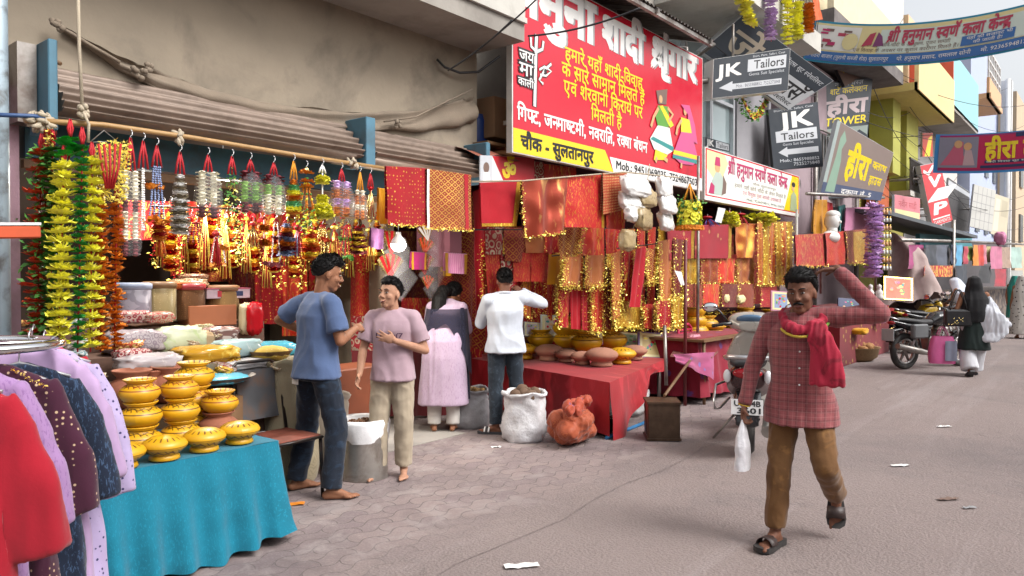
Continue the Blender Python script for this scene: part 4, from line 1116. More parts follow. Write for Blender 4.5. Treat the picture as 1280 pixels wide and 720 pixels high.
def body_mesh(p, hands, shoes, smile, belly=0.0, hk=1.0):
 mb = MB(); H = rot_head(p); hc = p['head']
 def h(x, y, z): return hc + H @ V((x, y, z)) * hk
 def e(c, r, nu=16, nv=10): mb.ell(h(*c), [q * hk for q in r], rot=H, nu=nu, nv=nv)
 e((0, -.012, .025), (.074, .094, .096), 24, 16); e((0, .028, -.03), (.061, .060, .084), 20, 14); e((0, .052, -.093), (.032, .032, .027))
 e((0, .02, -.075), (.053, .055, .038))
 for s in (-1, 1):
  e((s * .036, .055, -.028), (.027, .028, .026)); e((s * .03, .080, .026), (.027, .012, .008)); e((s * .075, -.008, -.012), (.010, .019, .031)); e((s * .011, .098, -.032), (.009, .010, .008))
 caps(mb, h(0, .088, .010), h(0, .107, -.026), .009 * hk, .012 * hk)
 e((0, .088, -.063), (.025, .012, .006)); e((0, .086, -.075), (.021, .012, .007))
 caps(mb, p['neck'] + V((0, 0, -.03)), h(0, -.022, -.06), .058 * hk, .054 * hk)
 up = (p['neck'] - p['pelvis']).normalized(); sx = (p['shR'] - p['shL']).normalized(); fy = up.cross(sx).normalized()
 hx = (p['hipR'] - p['hipL']).normalized(); hy = V((0, 0, 1)).cross(hx).normalized()
 c, pe, nk = p['chest'], p['pelvis'], p['neck']
 loft(mb, [(pe - V((0, 0, .09)), hx, hy, .13, .095), (pe, hx, hy, .155, .11), (pe.lerp(c, .45), (hx + sx), (hy + fy), .135, .098 + belly), (c, sx, fy, .155, .108), (c.lerp(nk, .6), sx, fy, .15, .085), (nk, sx, fy, .06, .055)])
 for S in 'RL':
  sh, el, wr = p['sh' + S], p['el' + S], p['wr' + S]
  mb.ell(sh, (.058, .056, .056)); mid = sh.lerp(el, .45)
  chain(mb, [sh, mid, el], [.050, .046, .036]); m2 = el.lerp(wr, .3); chain(mb, [el, m2, wr], [.037, .038, .025])
  hs = hands.get(S, {})
  if hs is not None: hand(mb, wr, p['hd' + S], p['hn' + S], S == 'R', **hs)
  hp, kn, an = p['hip' + S], p['kn' + S], p['an' + S]
  chain(mb, [hp, kn], [.078, .05]); cal = kn.lerp(an, .3) + V((0, -.012, 0)); chain(mb, [kn, cal, an], [.05, .052, .034])
  to = p['to' + S].normalized(); sd = V((to.y, -to.x, 0)).normalized(); upv = sd.cross(to).normalized()
  if upv.z < 0 and abs(to.z) < .7: upv = -upv
  dn = -upv
  heel = an - to * .035 + dn * .05; ball = an + to * .115 + dn * .058
  caps(mb, heel, an + dn * .03, .030, .033); chain(mb, [an + dn * .012, ball], [.036, .024])
  chain(mb, [heel, ball], [.03, .022]); mb.ell(ball, (.042, .042, .02), rot=Matrix((sd, to, upv)).transposed())
  inn = -1 if S == 'R' else 1
  for i in range(5):
   o = (.030 - i * .0155) * inn; L = (.052, .050, .044, .037, .03)[i]; r = (.0135, .0095, .009, .0085, .008)[i]
   q = ball + sd * o * 1.05 + to * .022 - to * (.007 * i if i else 0) + dn * .006
   chain(mb, [q, q + to * L * .6 + upv * .004, q + to * L + dn * .003], [r, r, r * .85], 8)
 return mb
def face_bits(root, p, hk, X, smile=False, moustache=False, brow=True, beard=False, lipc='#7a4038'):
 H = rot_head(p); hc = p['head']
 def h(x, y, z): return hc + H @ V((x, y, z)) * hk
 for s in (-1, 1):
  g = MB(); g.ell(h(s * .031, .080, .006), (.0120 * hk, .009 * hk, .0045 * hk), M_eye, 12, 8, rot=H); g.ell(h(s * .031, .0865, .006), (.0066 * hk, .004 * hk, .0056 * hk), M_iris, 10, 6, rot=H)
  o = g.build('eye', None, root); o.data.transform(X)
  g = MB(); pts = [h(s * (.012 + .011 * i), (.0945, .0955, .0925, .084, .074)[i], .026 + (.0, .005, .007, .005, -.001)[i]) for i in range(5)]
  g.tube(pts, [.002 * hk, .0038 * hk, .0036 * hk, .003 * hk, .0015 * hk], M_hair, 8); o = g.build('eyebrow', None, root); o.data.transform(X)
 g = MB(); ml = mat('lip', srgb(lipc)[:3], .45, var=.08)
 if smile:
  g.tube([h(-.028, .085, -.058), h(-.014, .098, -.067), h(0, .101, -.070), h(.014, .098, -.067), h(.028, .085, -.058)], [.003 * hk, .0055 * hk, .0062 * hk, .0055 * hk, .003 * hk], ml, 8)
  g.tube([h(-.019, .0925, -.0645), h(0, .1045, -.0695), h(.019, .0925, -.0645)], [.002 * hk, .0034 * hk, .002 * hk], mat('teeth', (.6, .58, .54), .3), 8)
 else:
  g.tube([h(-.024, .087, -.068), h(0, .0975, -.069), h(.024, .087, -.068)], [.003 * hk, .006 * hk, .003 * hk], ml, 8)
 o = g.build('mouth', None, root); o.data.transform(X)
 if moustache:
  g = MB(); g.tube([h(-.032, .083, -.062), h(-.016, .097, -.053), h(0, .1005, -.050), h(.016, .097, -.053), h(.032, .083, -.062)], [.003 * hk, .0065 * hk, .006 * hk, .0065 * hk, .003 * hk], M_hair, 10)
  o = g.build('moustache', None, root); o.data.transform(X)
 if beard:
  g = MB()
  def bf(d):
   k = max(0, min(1, (d.y + .55) * 3)) * max(0, min(1, (-.0 - d.z) * 4)); return .92 + .072 * k
  g.ell(h(0, .024, -.052), (.061 * hk, .063 * hk, .074 * hk), mat('stubble', (.022, .015, .012), .9, spec=.1), 28, 20, rot=H, fn=bf)
  o = g.build('beard', None, root); o.data.transform(X)
def hair_cap(root, p, hk, X, line=.38, vol=.12, side=-.25, back=-.75, tuft=.0, name='hair', seed=0.0):
 H = rot_head(p); g = MB()
 def ss(a, b, x): t = max(0, min(1, (x - a) / (b - a))); return t * t * (3 - 2 * t)
 def fn(d):
  lim = line if d.y > .45 else (side + (line - side) * ss(.0, .45, d.y) if d.y > 0 else side + (back - side) * ss(0, -.6, d.y))
  n = noise.noise(V((d.x * 5 + seed, d.y * 5, d.z * 5)))
  st = noise.noise(V((d.x * 22 + seed, d.y * 9, d.z * 4)))
  k = ss(lim - .06, lim + .12, d.z + n * .07)
  return .84 + k * (.24 + vol * (.5 + .5 * max(d.z, -.2)) + tuft * max(0, d.y) * max(0, d.z) + n * .015 + st * .025)
 g.ell(p['head'] + H @ V((0, -.012, .025)) * hk, (.075 * hk, .096 * hk, .098 * hk), M_hair, 64, 44, rot=H, fn=fn)
 rr = random.Random(int(seed * 10)); c0 = p['head'] + H @ V((0, -.012, .025)) * hk
 for i in range(1400):
  d = V((rr.gauss(0, 1), rr.gauss(0, 1), rr.gauss(.35, .8))).normalized(); k = fn(d)
  if k < 1.0: continue
  q = V((d.x * .075, d.y * .096, d.z * .098)) * (k - .02); fl = V((d.x * .5 + rr.gauss(0, .14), -.7 + rr.gauss(0, .14), .1 - d.z * .4)); fl = (fl - d * fl.dot(d) + d * rr.uniform(.0, .22)).normalized()
  L = rr.uniform(.02, .04); sd = fl.cross(d).normalized() * .0022
  pts = [c0 + H @ z_ * hk for z_ in (q - sd, q + sd, q + fl * L * .6 + sd * .8, q + fl * L + d * -.006, q + fl * L * .6 - sd * .8)]
  g.add(pts, [[0, 1, 2, 3, 4]], M_hair)
 o = g.build(name, None, root); o.data.transform(X); return o
def shirt_mb(p, sleeve='short', hem=.12, ease=1.0, hemw=1.0, slv=1.0, cuff=None, belly=0.0):
 mb = MB()
 up = (p['neck'] - p['pelvis']).normalized(); sx = (p['shR'] - p['shL']).normalized(); fy = up.cross(sx).normalized()
 hx = (p['hipR'] - p['hipL']).normalized(); hy = V((0, 0, 1)).cross(hx).normalized()
 c, pe, nk = p['chest'], p['pelvis'], p['neck']
 E = ease
 loft(mb, [(pe - V((0, 0, hem)), hx, hy, .192 * E * hemw, .156 * E * hemw), (pe - V((0, 0, hem * .4)), hx, hy, .186 * E * hemw, .142 * E), (pe.lerp(c, .25), hx * .7 + sx * .3, hy, .168 * E, .122 * E + belly), (pe.lerp(c, .55), hx + sx, hy + fy, .163 * E, .118 * E + belly), (c, sx, fy, .178 * E, .126 * E), (c.lerp(nk, .5), sx, fy, .172 * E, .106), (c.lerp(nk, .78), sx, fy, .13, .085), (nk + up * .012, sx, fy, .072, .066)])
 for S in 'RL':
  sh, el, wr = p['sh' + S], p['el' + S], p['wr' + S]
  mb.ell(sh - V((0, 0, .008)), (.060 * slv, .062 * slv, .058 * slv)); caps(mb, nk.lerp(sh, .35) - up * .01, sh, .055, .06)
  if sleeve == 'short':
   m1 = sh.lerp(el, .35); m2 = sh.lerp(el, .74)
   mb.tube([sh, m1, m2], [.060 * slv, .066 * slv, .070 * slv], n=18)
  else:
   chain(mb, [sh, sh.lerp(el, .5), el], [.064 * slv, .058 * slv, .052 * slv]); q = el.lerp(wr, cuff or .96)
   mb.tube([el, el.lerp(wr, .4), q], [.052 * slv, .048 * slv, .038 * slv], n=18)
 return mb
def trouser_mb(p, top_=.10, thigh=.098, knee=.073, hemr=.066, hem=.06, seat=1.0):
 mb = MB(); hx = (p['hipR'] - p['hipL']).normalized(); hy = V((0, 0, 1)).cross(hx).normalized(); pe = p['pelvis']
 loft(mb, [(pe + V((0, 0, top_)), hx, hy, .135, .098), (pe + V((0, 0, .03)), hx, hy, .155, .112), (pe - V((0, .012, .05)), hx, hy, .168 * seat, .126 * seat), (pe - V((0, .008, .11)), hx, hy, .165, .12)])
 for S in 'RL':
  hp, kn, an = p['hip' + S], p['kn' + S], p['an' + S]
  d = (kn - an).normalized(); q = an + d * hem
  chain(mb, [hp - V((0, 0, .02)), hp.lerp(kn, .45), kn], [thigh, thigh * .9, knee]); caps(mb, kn, kn.lerp(q, .5), knee, (knee + hemr) * .5)
  mb.tube([kn, kn.lerp(q, .5), q], [knee, (knee + hemr) * .5, hemr], n=18)
 return mb
def person(label, loc, face, H, p, skin, hands={}, hk=1.0, vox=.0065, cat='person', smile=False, beard=False, moustache=False, face_on=True, belly=0.0):
 s = H / 1.70
 X = Matrix.Scale(s, 4)
 mb = body_mesh(p, hands, False, smile, belly, hk)
 o = fuse(mb, 'person', vox, 4, m=skin, xform=X)
 o.location = loc; o.rotation_euler = (0, 0, rad(face - 90)); tag(o, label, cat)
 if face_on: face_bits(o, p, hk, X, smile, moustache, beard=beard)
 return o, X
def denim(n, c1, c2): return fab(n, c1, c2, 'sheen', 14, coords='Object', rough=.85, rough2=.85)
SK_a = skin_mat('a', '#9a6a4f'); SK_b = skin_mat('b', '#b98a70'); SK_c = skin_mat('c', '#7d5442'); SK_d = skin_mat('d', '#85583f')
# --- man in the blue T-shirt, back to the lane
p = pose(pelvis=(0.01, -.02, .95), chest=(0, .0, 1.28), neck=(-.01, .03, 1.445), head=(.03, .07, 1.59), hy=-24, hp=-12,
  shR=(.18, .0, 1.39), elR=(.25, .02, 1.12), wrR=(.10, .25, 1.19), hdR=(-.35, 1, .12), hnR=(-.7, .1, -.5),
  shL=(-.18, .0, 1.39), elL=(-.40, -.08, 1.25), wrL=(-.24, .12, 1.13), hdL=(.5, .6, -.3), hnL=(1, -.3, 0),
  hipR=(.09, -.01, .91), knR=(.16, .05, .49), anR=(.19, -.02, .085), toR=(.75, .9, 0), hipL=(-.09, -.02, .91), knL=(-.17, .02, .49), anL=(-.2, -.06, .085), toL=(.1, 1, 0))
o, X = person('man in a blue T-shirt and dark jeans with a hand on his hip, back turned', (3.33, 4.52, .004), -4, 1.72, p, SK_a, {'R': dict(curl=70, thumb=45), 'L': dict(curl=40)})
hair_cap(o, p, 1.0, X, line=.42, vol=.2, side=-.05, back=-.55, tuft=.35, seed=3)
fuse(shirt_mb(p, 'short', .10, 1.0, slv=1.08), 't_shirt', .009, 4, .010, 7, 2, o, fab('bluetee', '#56698f', rough=.95, coords='Object'), xform=X)
tr = fuse(trouser_mb(p, top_=.04, knee=.078, hemr=.07, hem=.0, seat=.97), 'jeans', .009, 4, .008, 9, 5, o, denim('denim', '#151f2e', '#223347'), xform=X, stretch=(1.1, 1.1, .8))
g = MB(); g.box((-.05, -.156, .83), (.075, .008, .045), fab('patch', '#e4e0d8'), bevel=.002); q = g.build('waist_label', None, o); q.data.transform(X)
# --- boy in the pale pink T-shirt
p = pose(pelvis=(0, 0, .93), head=(.015, .03, 1.575), hy=-22, hp=6, neck=(0, -.01, 1.43),
  elL=(-.28, -.02, 1.09), wrL=(-.07, .19, 1.19), hdL=(.85, .25, .28), hnL=(.2, -1, .1),
  elR=(.25, .03, 1.10), wrR=(.24, .17, .90), hdR=(.1, .6, -.8), hnR=(-1, 0, 0),
  anR=(.12, .04, .085), knR=(.11, .05, .48), anL=(-.09, -.02, .085), toR=(.3, 1, 0), toL=(-.25, 1, 0))
o, X = person('smiling barefoot boy in a pale pink T-shirt with a hand on his chest', (3.99, 4.45, .004), 213, 1.57, p, SK_b, {'L': dict(curl=22, spread=.2), 'R': dict(curl=45)}, hk=1.06, smile=True)
hair_cap(o, p, 1.06, X, line=.46, vol=.16, side=.05, back=-.4, tuft=.15, seed=9)
ts = fuse(shirt_mb(p, 'short', .09, 1.0, slv=1.1), 't_shirt', .009, 4, .011, 7, 12, o, fab('pinktee', '#b89ca6', rough=.95, coords='Object'), xform=X)
fuse(trouser_mb(p, knee=.082, hemr=.072, hem=.02, thigh=.104), 'trousers', .009, 4, .009, 9, 15, o, fab('khaki', '#b3a48e', rough=.9, coords='Object'), xform=X, stretch=(1.1, 1.1, .8))
qd = Quad((.11, .145, 1.20), (-.13, .145, 1.20), (-.13, .142, 1.26), (.11, .142, 1.26))
g = MB(); qd.text(g, 'Lucky(7', .03, .97, .15, .8, ink('plum', '#4a2c46'), .02); g.v = [(x, .1535 - 1.15 * x * x, z) for x, y, z in g.v]
q = g.build('chest_print', None, o); q.data.transform(X)
# --- woman in the pale mauve kurta, bending over the wares
p = pose(pelvis=(0, -.04, .95), chest=(.02, .12, 1.24), neck=(.05, .24, 1.38), head=(.09, .35, 1.47), hp=-30, hy=-25,
  shR=(.19, .16, 1.32), shL=(-.14, .20, 1.33), elR=(.25, .28, 1.08), wrR=(.18, .50, 1.0), hdR=(-.1, 1, 0), hnR=(-.3, 0, -1),
  elL=(-.2, .38, 1.10), wrL=(-.1, .58, 1.02), hdL=(.1, 1, 0), hnL=(.3, 0, -1))
o, X = person('woman in a pale mauve kurta and dark net scarf bending over the wares', (5.50, 5.36, .004), 40, 1.62, p, SK_a, {}, vox=.008)
hair_cap(o, p, 1.03, X, line=.35, vol=.12, side=-.5, back=-.95)
H = rot_head(p); a = p['head'] + H @ V((-.02, -.10, -.01))
g = MB(); pts = [a, a + V((-.05, -.09, .0)), a + V((-.09, -.15, -.10)), a + V((-.10, -.17, -.24)), a + V((-.09, -.17, -.36)), a + V((-.07, -.17, -.46))]
chain(g, pts, [.05, .06, .075, .08, .062, .02]); fuse(g, 'ponytail', .009, 3, .012, 16, 1, o, M_hair, stretch=(1.6, 1.6, .3), xform=X)
mb = shirt_mb(p, 'long', .1, .98, cuff=.55); hx = V((1, 0, 0)); hy = V((0, 1, 0))
loft(mb, [(V((0, 0, .30)), hx, hy, .275, .20), (V((0, -.01, .55)), hx, hy, .255, .19), (V((0, -.03, .80)), hx, hy, .235, .175), (V((0, -.03, .98)), hx, hy, .205, .16), (V((.005, .0, 1.12)), hx, hy, .18, .135)])
fuse(mb, 'kurta', .010, 4, .012, 6, 21, o, fab('mauve', '#c8b0c6', '#b79bb5', 'zari', 30, coords='Object', rough=.9, rough2=.9), xform=X, stretch=(1, 1, .25))
fuse(trouser_mb(p, knee=.085, hemr=.07, hem=.0), 'salwar', .011, 3, .008, 8, 5, o, fab('offwhite', '#d8d2cb', coords='Object'), xform=X)
M_net = fab('navynet', '#1d1c33', '#2b2a48', 'dots', 40, coords='Object', alpha=.88)
g = MB()
def drape(u, v):            # over both shoulders, ends falling forward on her right
 ang = rad(-200 + 230 * u); L = v
 c = V((.03, .10, 1.36)); rx, ry = .21 + .05 * L, .17 + .05 * L
 drop = .04 + L * (.16 + .55 * max(0, math.cos(ang - rad(0))) ** 1.5 + .12 * max(0, math.cos(ang - rad(180))))
 q = c + V((math.cos(ang) * rx, math.sin(ang) * ry - .25 * drop * .4, -drop + .008 * math.sin(u * 30) * L))
 return q + V((math.cos(ang), math.sin(ang), 0)) * (.007 * math.sin(u * 44 + v * 3) * L + .012)
g.grid(drape, 60, 24)
def tail(u, v):
 q = V((.20 + .05 * v, .03 + .20 * (u - .3), 1.33 - v * .98)); w = .02 + .02 * v
 return q + V((w * math.sin(u * 22), w * math.cos(u * 19), 0))
g.grid(tail, 26, 24); q = g.build('scarf', M_net, o); q.data.transform(X)
# --- man in the white shirt, arm raised
p = pose(pelvis=(0, 0, .94), chest=(.0, .02, 1.27), neck=(0, .03, 1.43), head=(.0, .06, 1.575), hp=-6,
  shR=(.185, .02, 1.40), elR=(.42, .16, 1.33), wrR=(.22, .30, 1.46), hdR=(-.7, .3, .45), hnR=(-.3, .9, -.4),
  elL=(-.24, .16, 1.13), wrL=(-.08, .36, 1.22), hdL=(.6, .8, .2), hnL=(.5, .5, -.7),
  anR=(.14, .02, .085), knR=(.12, .03, .48), anL=(-.1, -.02, .085), knL=(-.1, .01, .48), toL=(-.95, .35, 0), toR=(.1, 1, 0))
o, X = person('man in a white shirt raising his arm to hang a yellow cloth', (5.82, 4.80, .004), 48, 1.67, p, SK_c, {'R': dict(curl=70, thumb=50), 'L': dict(curl=60)})
hair_cap(o, p, 1.0, X, line=.4, vol=.12, side=-.15, back=-.6, seed=21)
fuse(shirt_mb(p, 'long', .10, 1.06, slv=1.08, hemw=1.02), 'shirt', .009, 4, .014, 6.5, 31, o, fab('whiteshirt', '#ccd2dc', rough=.9, coords='Object'), xform=X)
fuse(trouser_mb(p, knee=.072, hemr=.062, hem=.02), 'jeans', .009, 4, .009, 9, 35, o, denim('denim2', '#27313c', '#3a4653'), xform=X, stretch=(1.1, 1.1, .8))
g = MB(); g.tube([p['neck'] + V((.075 * math.cos(a), .07 * math.sin(a) - .005, .018 - .01 * math.sin(a))) for a in [i * math.pi / 8 for i in range(17)]], .013, fab('whiteshirt', '#ccd2dc'), 6); q = g.build('collar', None, o); q.data.transform(X)
def slipper(o, X, p, S, m, m2, stripes=True, thick=.022, name='slipper'):
 an = p['an' + S]; to = p['to' + S].normalized(); sd = V((to.y, -to.x, 0)).normalized(); up = sd.cross(to).normalized()
 if up.z < 0 and abs(to.z) < .7: up = -up
 g = MB(); c = an - up * .083
 prof = [(-.085, .03), (-.06, .042), (0, .040), (.07, .05), (.13, .056), (.17, .048), (.19, .02)]
 L = [c + to * a + sd * w for a, w in prof] + [c + to * a - sd * w for a, w in reversed(prof)]
 g.slab(L, up * thick, m)
 for k in ((0,) if not stripes else (0, 1, 2)):
  a0 = .06 + .022 * k if stripes else .06
  wd = .016 if stripes else .075
  st = []
  for i in range(13):
   t = math.pi * i / 12; st.append(c + up * thick + sd * math.cos(t) * .054 + up * math.sin(t) * .05)
  vs = [];
  for q in st: vs += [q + to * a0, q + to * (a0 + wd)]
  g.add(vs, [[2 * i, 2 * i + 1, 2 * i + 3, 2 * i + 2] for i in range(12)], m2 if (k % 2 == 0 or not stripes) else m, True)
 q = g.build(name, None, o); q.data.transform(X)
 md = q.modifiers.new('th', 'SOLIDIFY'); md.thickness = .003
M_slip = mat('slipper', (.03, .03, .035), .6); M_leather = mat('leather', srgb('#3d2f2c')[:3], .5, var=.2, bs=.2)
for S in 'RL': slipper(o, X, p, S, M_slip, M_white)
# --- the man walking up the lane
p = pose(pelvis=(0.0, 0, .92), chest=(.02, .02, 1.255), neck=(.025, .02, 1.42), head=(.0, .045, 1.55), hy=-8, hp=-4, hr=4,
  shR=(.19, .02, 1.36), elR=(.285, .02, 1.09), wrR=(.325, .10, .845), hdR=(.02, .25, -1), hnR=(-1, .15, 0),
  shL=(-.20, .0, 1.41), elL=(-.435, .02, 1.43), wrL=(-.195, -.05, 1.70), hdL=(.93, -.08, -.12), hnL=(.0, .0, -1),
  hipR=(.085, .0, .89), knR=(.115, .10, .48), anR=(.13, .14, .09), toR=(.35, 1, -.0),
  hipL=(-.078, -.005, .89), knL=(-.155, .15, .52), anL=(-.19, -.17, .27), toL=(-.05, .35, -.95))
WALK = (4.54, 1.45, .004)
o, X = person('man walking in a red checked shirt and brown trousers, hand on his head', WALK, 191, 1.64, p, SK_c, {'R': dict(curl=78, thumb=40), 'L': dict(curl=34, thumb=15)}, hk=1.05, moustache=True, belly=.012, vox=.006)
WALK_ROOT, WALK_P, WALK_X = o, p, X
hair_cap(o, p, 1.05, X, line=.42, vol=.24, side=-.02, back=-.55, tuft=.3, seed=5)
def plaid(name, base, dark, light, k):
 m, nt, b = newmat(name); tc = nt.nodes.new('ShaderNodeTexCoord'); s = nt.nodes.new('ShaderNodeSeparateXYZ'); nt.links.new(tc.outputs['Object'], s.inputs[0])
 d = noise_n(nt, tc.outputs['Object'], 5, 3)
 def band(sock, f, lo, hi):
  a = mathn(nt, 'ADD', mathn(nt, 'MULTIPLY', sock, f), mathn(nt, 'MULTIPLY', d, 1.2)); return ramp(nt, mathn(nt, 'SINE', a), lo, hi)
 c = mixc(nt, mathn(nt, 'MULTIPLY', band(s.outputs[0], k, .5, .8), .6), srgb(base), srgb(dark)); c = mixc(nt, mathn(nt, 'MULTIPLY', band(s.outputs[2], k, .5, .8), .6), c, srgb(dark))
 c = mixc(nt, mathn(nt, 'MULTIPLY', band(s.outputs[0], k * 2, .88, .97), .35), c, srgb(light)); c = mixc(nt, mathn(nt, 'MULTIPLY', band(s.outputs[2], k * 2, .88, .97), .35), c, srgb(light))
 nt.links.new(c, b.inputs['Base Color']); b.inputs['Roughness'].default_value = .9; b.inputs['Sheen Weight'].default_value = .2
 bump(nt, b, noise_n(nt, tc.outputs['Object'], 40, 4), .3, .008); return m
M_plaid = plaid('plaidcloth', '#94494c', '#6a3438', '#b8807c', 125)
def hemcut(c): return 1.0
fuse(shirt_mb(p, 'long', .17, 1.0, slv=.94, hemw=1.15, belly=.01), 'shirt', .008, 4, .012, 7, 41, o, M_plaid, xform=X)
fuse(trouser_mb(p, knee=.070, hemr=.062, hem=.03, thigh=.094), 'trousers', .008, 4, .010, 9, 45, o, fab('browncloth', '#74512f', '#8a6238', 'sheen', 9, coords='Object', rough=.9, rough2=.9), xform=X, stretch=(1.1, 1.1, .8))
g = MB()
for S in (-1, 1):      # open collar
 g.grid(lambda u, v: p['neck'] + V((S * (.068 - .05 * u * u), -.045 + .125 * u, .035 - .085 * u * u - v * (.045 - .01 * u))) + V((S * .022 * v, .014 * v, 0)), 8, 4)
for i in range(4): g.ell((-.005, .139 + (.004, .008, .013, .014)[i], 1.30 - i * .1), (.006, .003, .006), M_white, 8, 5)
q = g.build('collar', M_plaid, o); q.data.materials[0] = M_white if False else q.data.materials[0]; q.data.transform(X)
if len(q.data.materials) < 2: pass
for S in 'RL': slipper(o, X, p, S, mat('sole', (.03, .027, .026), .7), M_leather, False, .026, 'sandal')
# scarf round the neck
M_scarf = fab('scarfred', '#b3263f', '#8f1c30', 'sheen', 9, coords='Object', rough=.85, rough2=.8)
M_scgold = mat('scarfgold', srgb('#c9a93a')[:3], .8, var=.2); M_scgreen = mat('scarfgreen', srgb('#6f9a35')[:3], .8, var=.2)
mb = MB(); loop = []
for i in range(25):
 a = math.pi * 2 * i / 24; y = math.sin(a)
 loop.append(V((-.01 + .115 * math.cos(a), .012 + .098 * y + (.035 if y > 0 else 0) * y, 1.43 - .02 - .085 * max(0, y) ** 1.3 + .02 * max(0, -y))))
mb.tube(loop, [.032 + .006 * math.sin(i * 1.7) for i in range(25)], None, 12)
e0 = loop[5]
tailp = [V((-.09, .135, 1.38)), V((-.125, .165, 1.30)), V((-.15, .175, 1.2)), V((-.155, .175, 1.1)), V((-.16, .172, 1.01))]
loft(mb, [(c_, (1, 0, 0), (0, 1, 0), w, .018) for c_, w in zip(tailp, (.045, .07, .085, .092, .098))], n=20)
fuse(mb, 'scarf', .0075, 3, .015, 13, 51, o, M_scarf, xform=X, stretch=(1.6, 1.2, .3))
g = MB(); ring = [q + V((0, .012 if math.sin(2 * math.pi * i / 24) > 0 else 0, -.030)) for i, q in enumerate(loop)]
ring2 = [V((-.01 + .150 * math.cos(math.pi * 2 * i / 24), .012 + .135 * math.sin(math.pi * 2 * i / 24) + .03 * max(0, math.sin(math.pi * 2 * i / 24)), 1.385 - .095 * max(0, math.sin(math.pi * 2 * i / 24)) ** 1.3)) for i in range(0, 13)]
g.tube(ring2[:8], .0085, M_scgold, 6); g.tube(ring2[7:], .0095, M_scgreen, 6); q = g.build('scarf_border', None, o); q.data.transform(X)
g = MB(); g.tube([p['wrR'] + V((.034 * math.cos(a), .03 * math.sin(a), .006 * math.cos(a))) for a in [i * math.pi / 10 for i in range(21)]], .0045, mat('bracelet', srgb('#d8b23a')[:3], .4, .4), 6); q = g.build('bracelet', None, o); q.data.transform(X)
# the small bag he carries
Wm = Matrix.Translation(V(WALK)) @ Matrix.Rotation(rad(191 - 90), 4, 'Z')
hp = Wm @ (X @ (p['wrR'] + V((.0, .05, -.115))))
g = MB();
def bagf(u, v):
 a = 2 * math.pi * u; r = (.012 + .055 * math.sin(min(1, v * 1.25) * math.pi * .62) + .012 * v) * (1 + .18 * noise.noise(V((math.cos(a) * 2, math.sin(a) * 2, v * 5))))
 return V((r * math.cos(a) * .9, r * math.sin(a) * .55, .0 - .30 * v))
g.grid(bagf, 28, 24); g.ell((0, 0, -.25), (.06, .036, .055), nu=14, nv=8)
top('carrier_bag', g, 'thin white carrier bag held in the hand of the walking man', 'bag', mat('thinbag', (.72, .71, .74), .35, var=.12, vs=30, bs=.5, bscale=40), loc=hp + V((0, 0, .03)))
# --- women further up the lane
def far_woman(label, loc, face, H, p, skin, build):
 o, X = person(label, loc, face, H, p, skin, {}, vox=.012, face_on=False); build(o, X, p); return o
p = pose(knR=(.09, .10, .50), anR=(.08, .20, .09), knL=(-.1, .02, .48), anL=(-.1, -.16, .12), toL=(0, .8, -.55), elL=(-.28, -.06, 1.12), wrL=(-.27, .16, 1.05), elR=(.26, .0, 1.1), wrR=(.25, .1, .9), hy=10)
def b_hijab(o, X, p):
 mb = MB(); loft(mb, [((-.01, -.02, .92), (1, 0, 0), (0, 1, 0), .19, .16), ((0, -.03, 1.1), (1, 0, 0), (0, 1, 0), .20, .165), ((0, -.03, 1.30), (1, 0, 0), (0, 1, 0), .205, .14), ((0, -.01, 1.44), (1, 0, 0), (0, 1, 0), .14, .12), ((0, .0, 1.56), (1, 0, 0), (0, 1, 0), .115, .135), ((0, 0, 1.66), (1, 0, 0), (0, 1, 0), .08, .10), ((0, 0, 1.70), (1, 0, 0), (0, 1, 0), .03, .035)])
 fuse(mb, 'head_cover', .014, 4, .012, 7, 2, o, fab('blackcloth', '#17171b', coords='Object'), xform=X, stretch=(1, 1, .25))
 mb = MB(); loft(mb, [((0, 0, .45), (1, 0, 0), (0, 1, 0), .25, .2), ((0, 0, .7), (1, 0, 0), (0, 1, 0), .21, .17), ((0, 0, 1.0), (1, 0, 0), (0, 1, 0), .17, .14), ((0, 0, 1.3), (1, 0, 0), (0, 1, 0), .17, .12)])
 fuse(mb, 'kurta', .014, 4, .014, 6, 3, o, fab('darkgreen', '#182624', coords='Object'), xform=X, stretch=(1, 1, .25))
 mb = trouser_mb(p, thigh=.12, knee=.13, hemr=.13, hem=.0); fuse(mb, 'salwar', .014, 4, .016, 6, 5, o, fab('whitesalwar', '#d4d4da', coords='Object'), xform=X, stretch=(1, 1, .3))
 mb = MB()   # white scarf swung out on her right
 loft(mb, [((.16, .0, 1.34), (1, 0, 0), (0, 1, 0), .09, .07), ((.16, -.08, 1.15), (1, 0, 0), (0, 1, 0), .17, .08), ((.22, -.12, .95), (1, -.2, 0), (0, 1, 0), .24, .08), ((.24, -.14, .75), (1, -.3, 0), (0, 1, 0), .22, .05), ((.16, -.18, .60), (1, -.3, .0), (0, 1, 0), .12, .04)])
 mb.tube([(.2, -.1, 1.0), (.38, -.12, .93), (.5, -.1, .86)], [.09, .10, .04], None, 12)
 fuse(mb, 'scarf', .013, 3, .022, 9, 4, o, fab('whitescarf', '#cfd2da', coords='Object'), xform=X, stretch=(1.4, 1, .3))
 for S in 'RL': slipper(o, X, p, S, M_slip, M_slip, False, .03, 'shoe')
HJ = (13.9, 1.75, .004)
far_woman('woman in a black head cover and white scarf walking away up the lane', HJ, 25, 1.60, p, SK_a, b_hijab)
Wh = Matrix.Translation(V(HJ)) @ Matrix.Rotation(rad(25 - 90), 4, 'Z')
g = MB(); c = Wh @ V((-.26, -.10, .93)); g.box(c, (.40, .13, .27), mat('blackbag', (.02, .02, .022), .35, bs=.2), rot=Matrix.Rotation(rad(25 - 90), 3, 'Z'), bevel=.03)
Rz = Matrix.Rotation(rad(25 - 90), 3, 'Z')
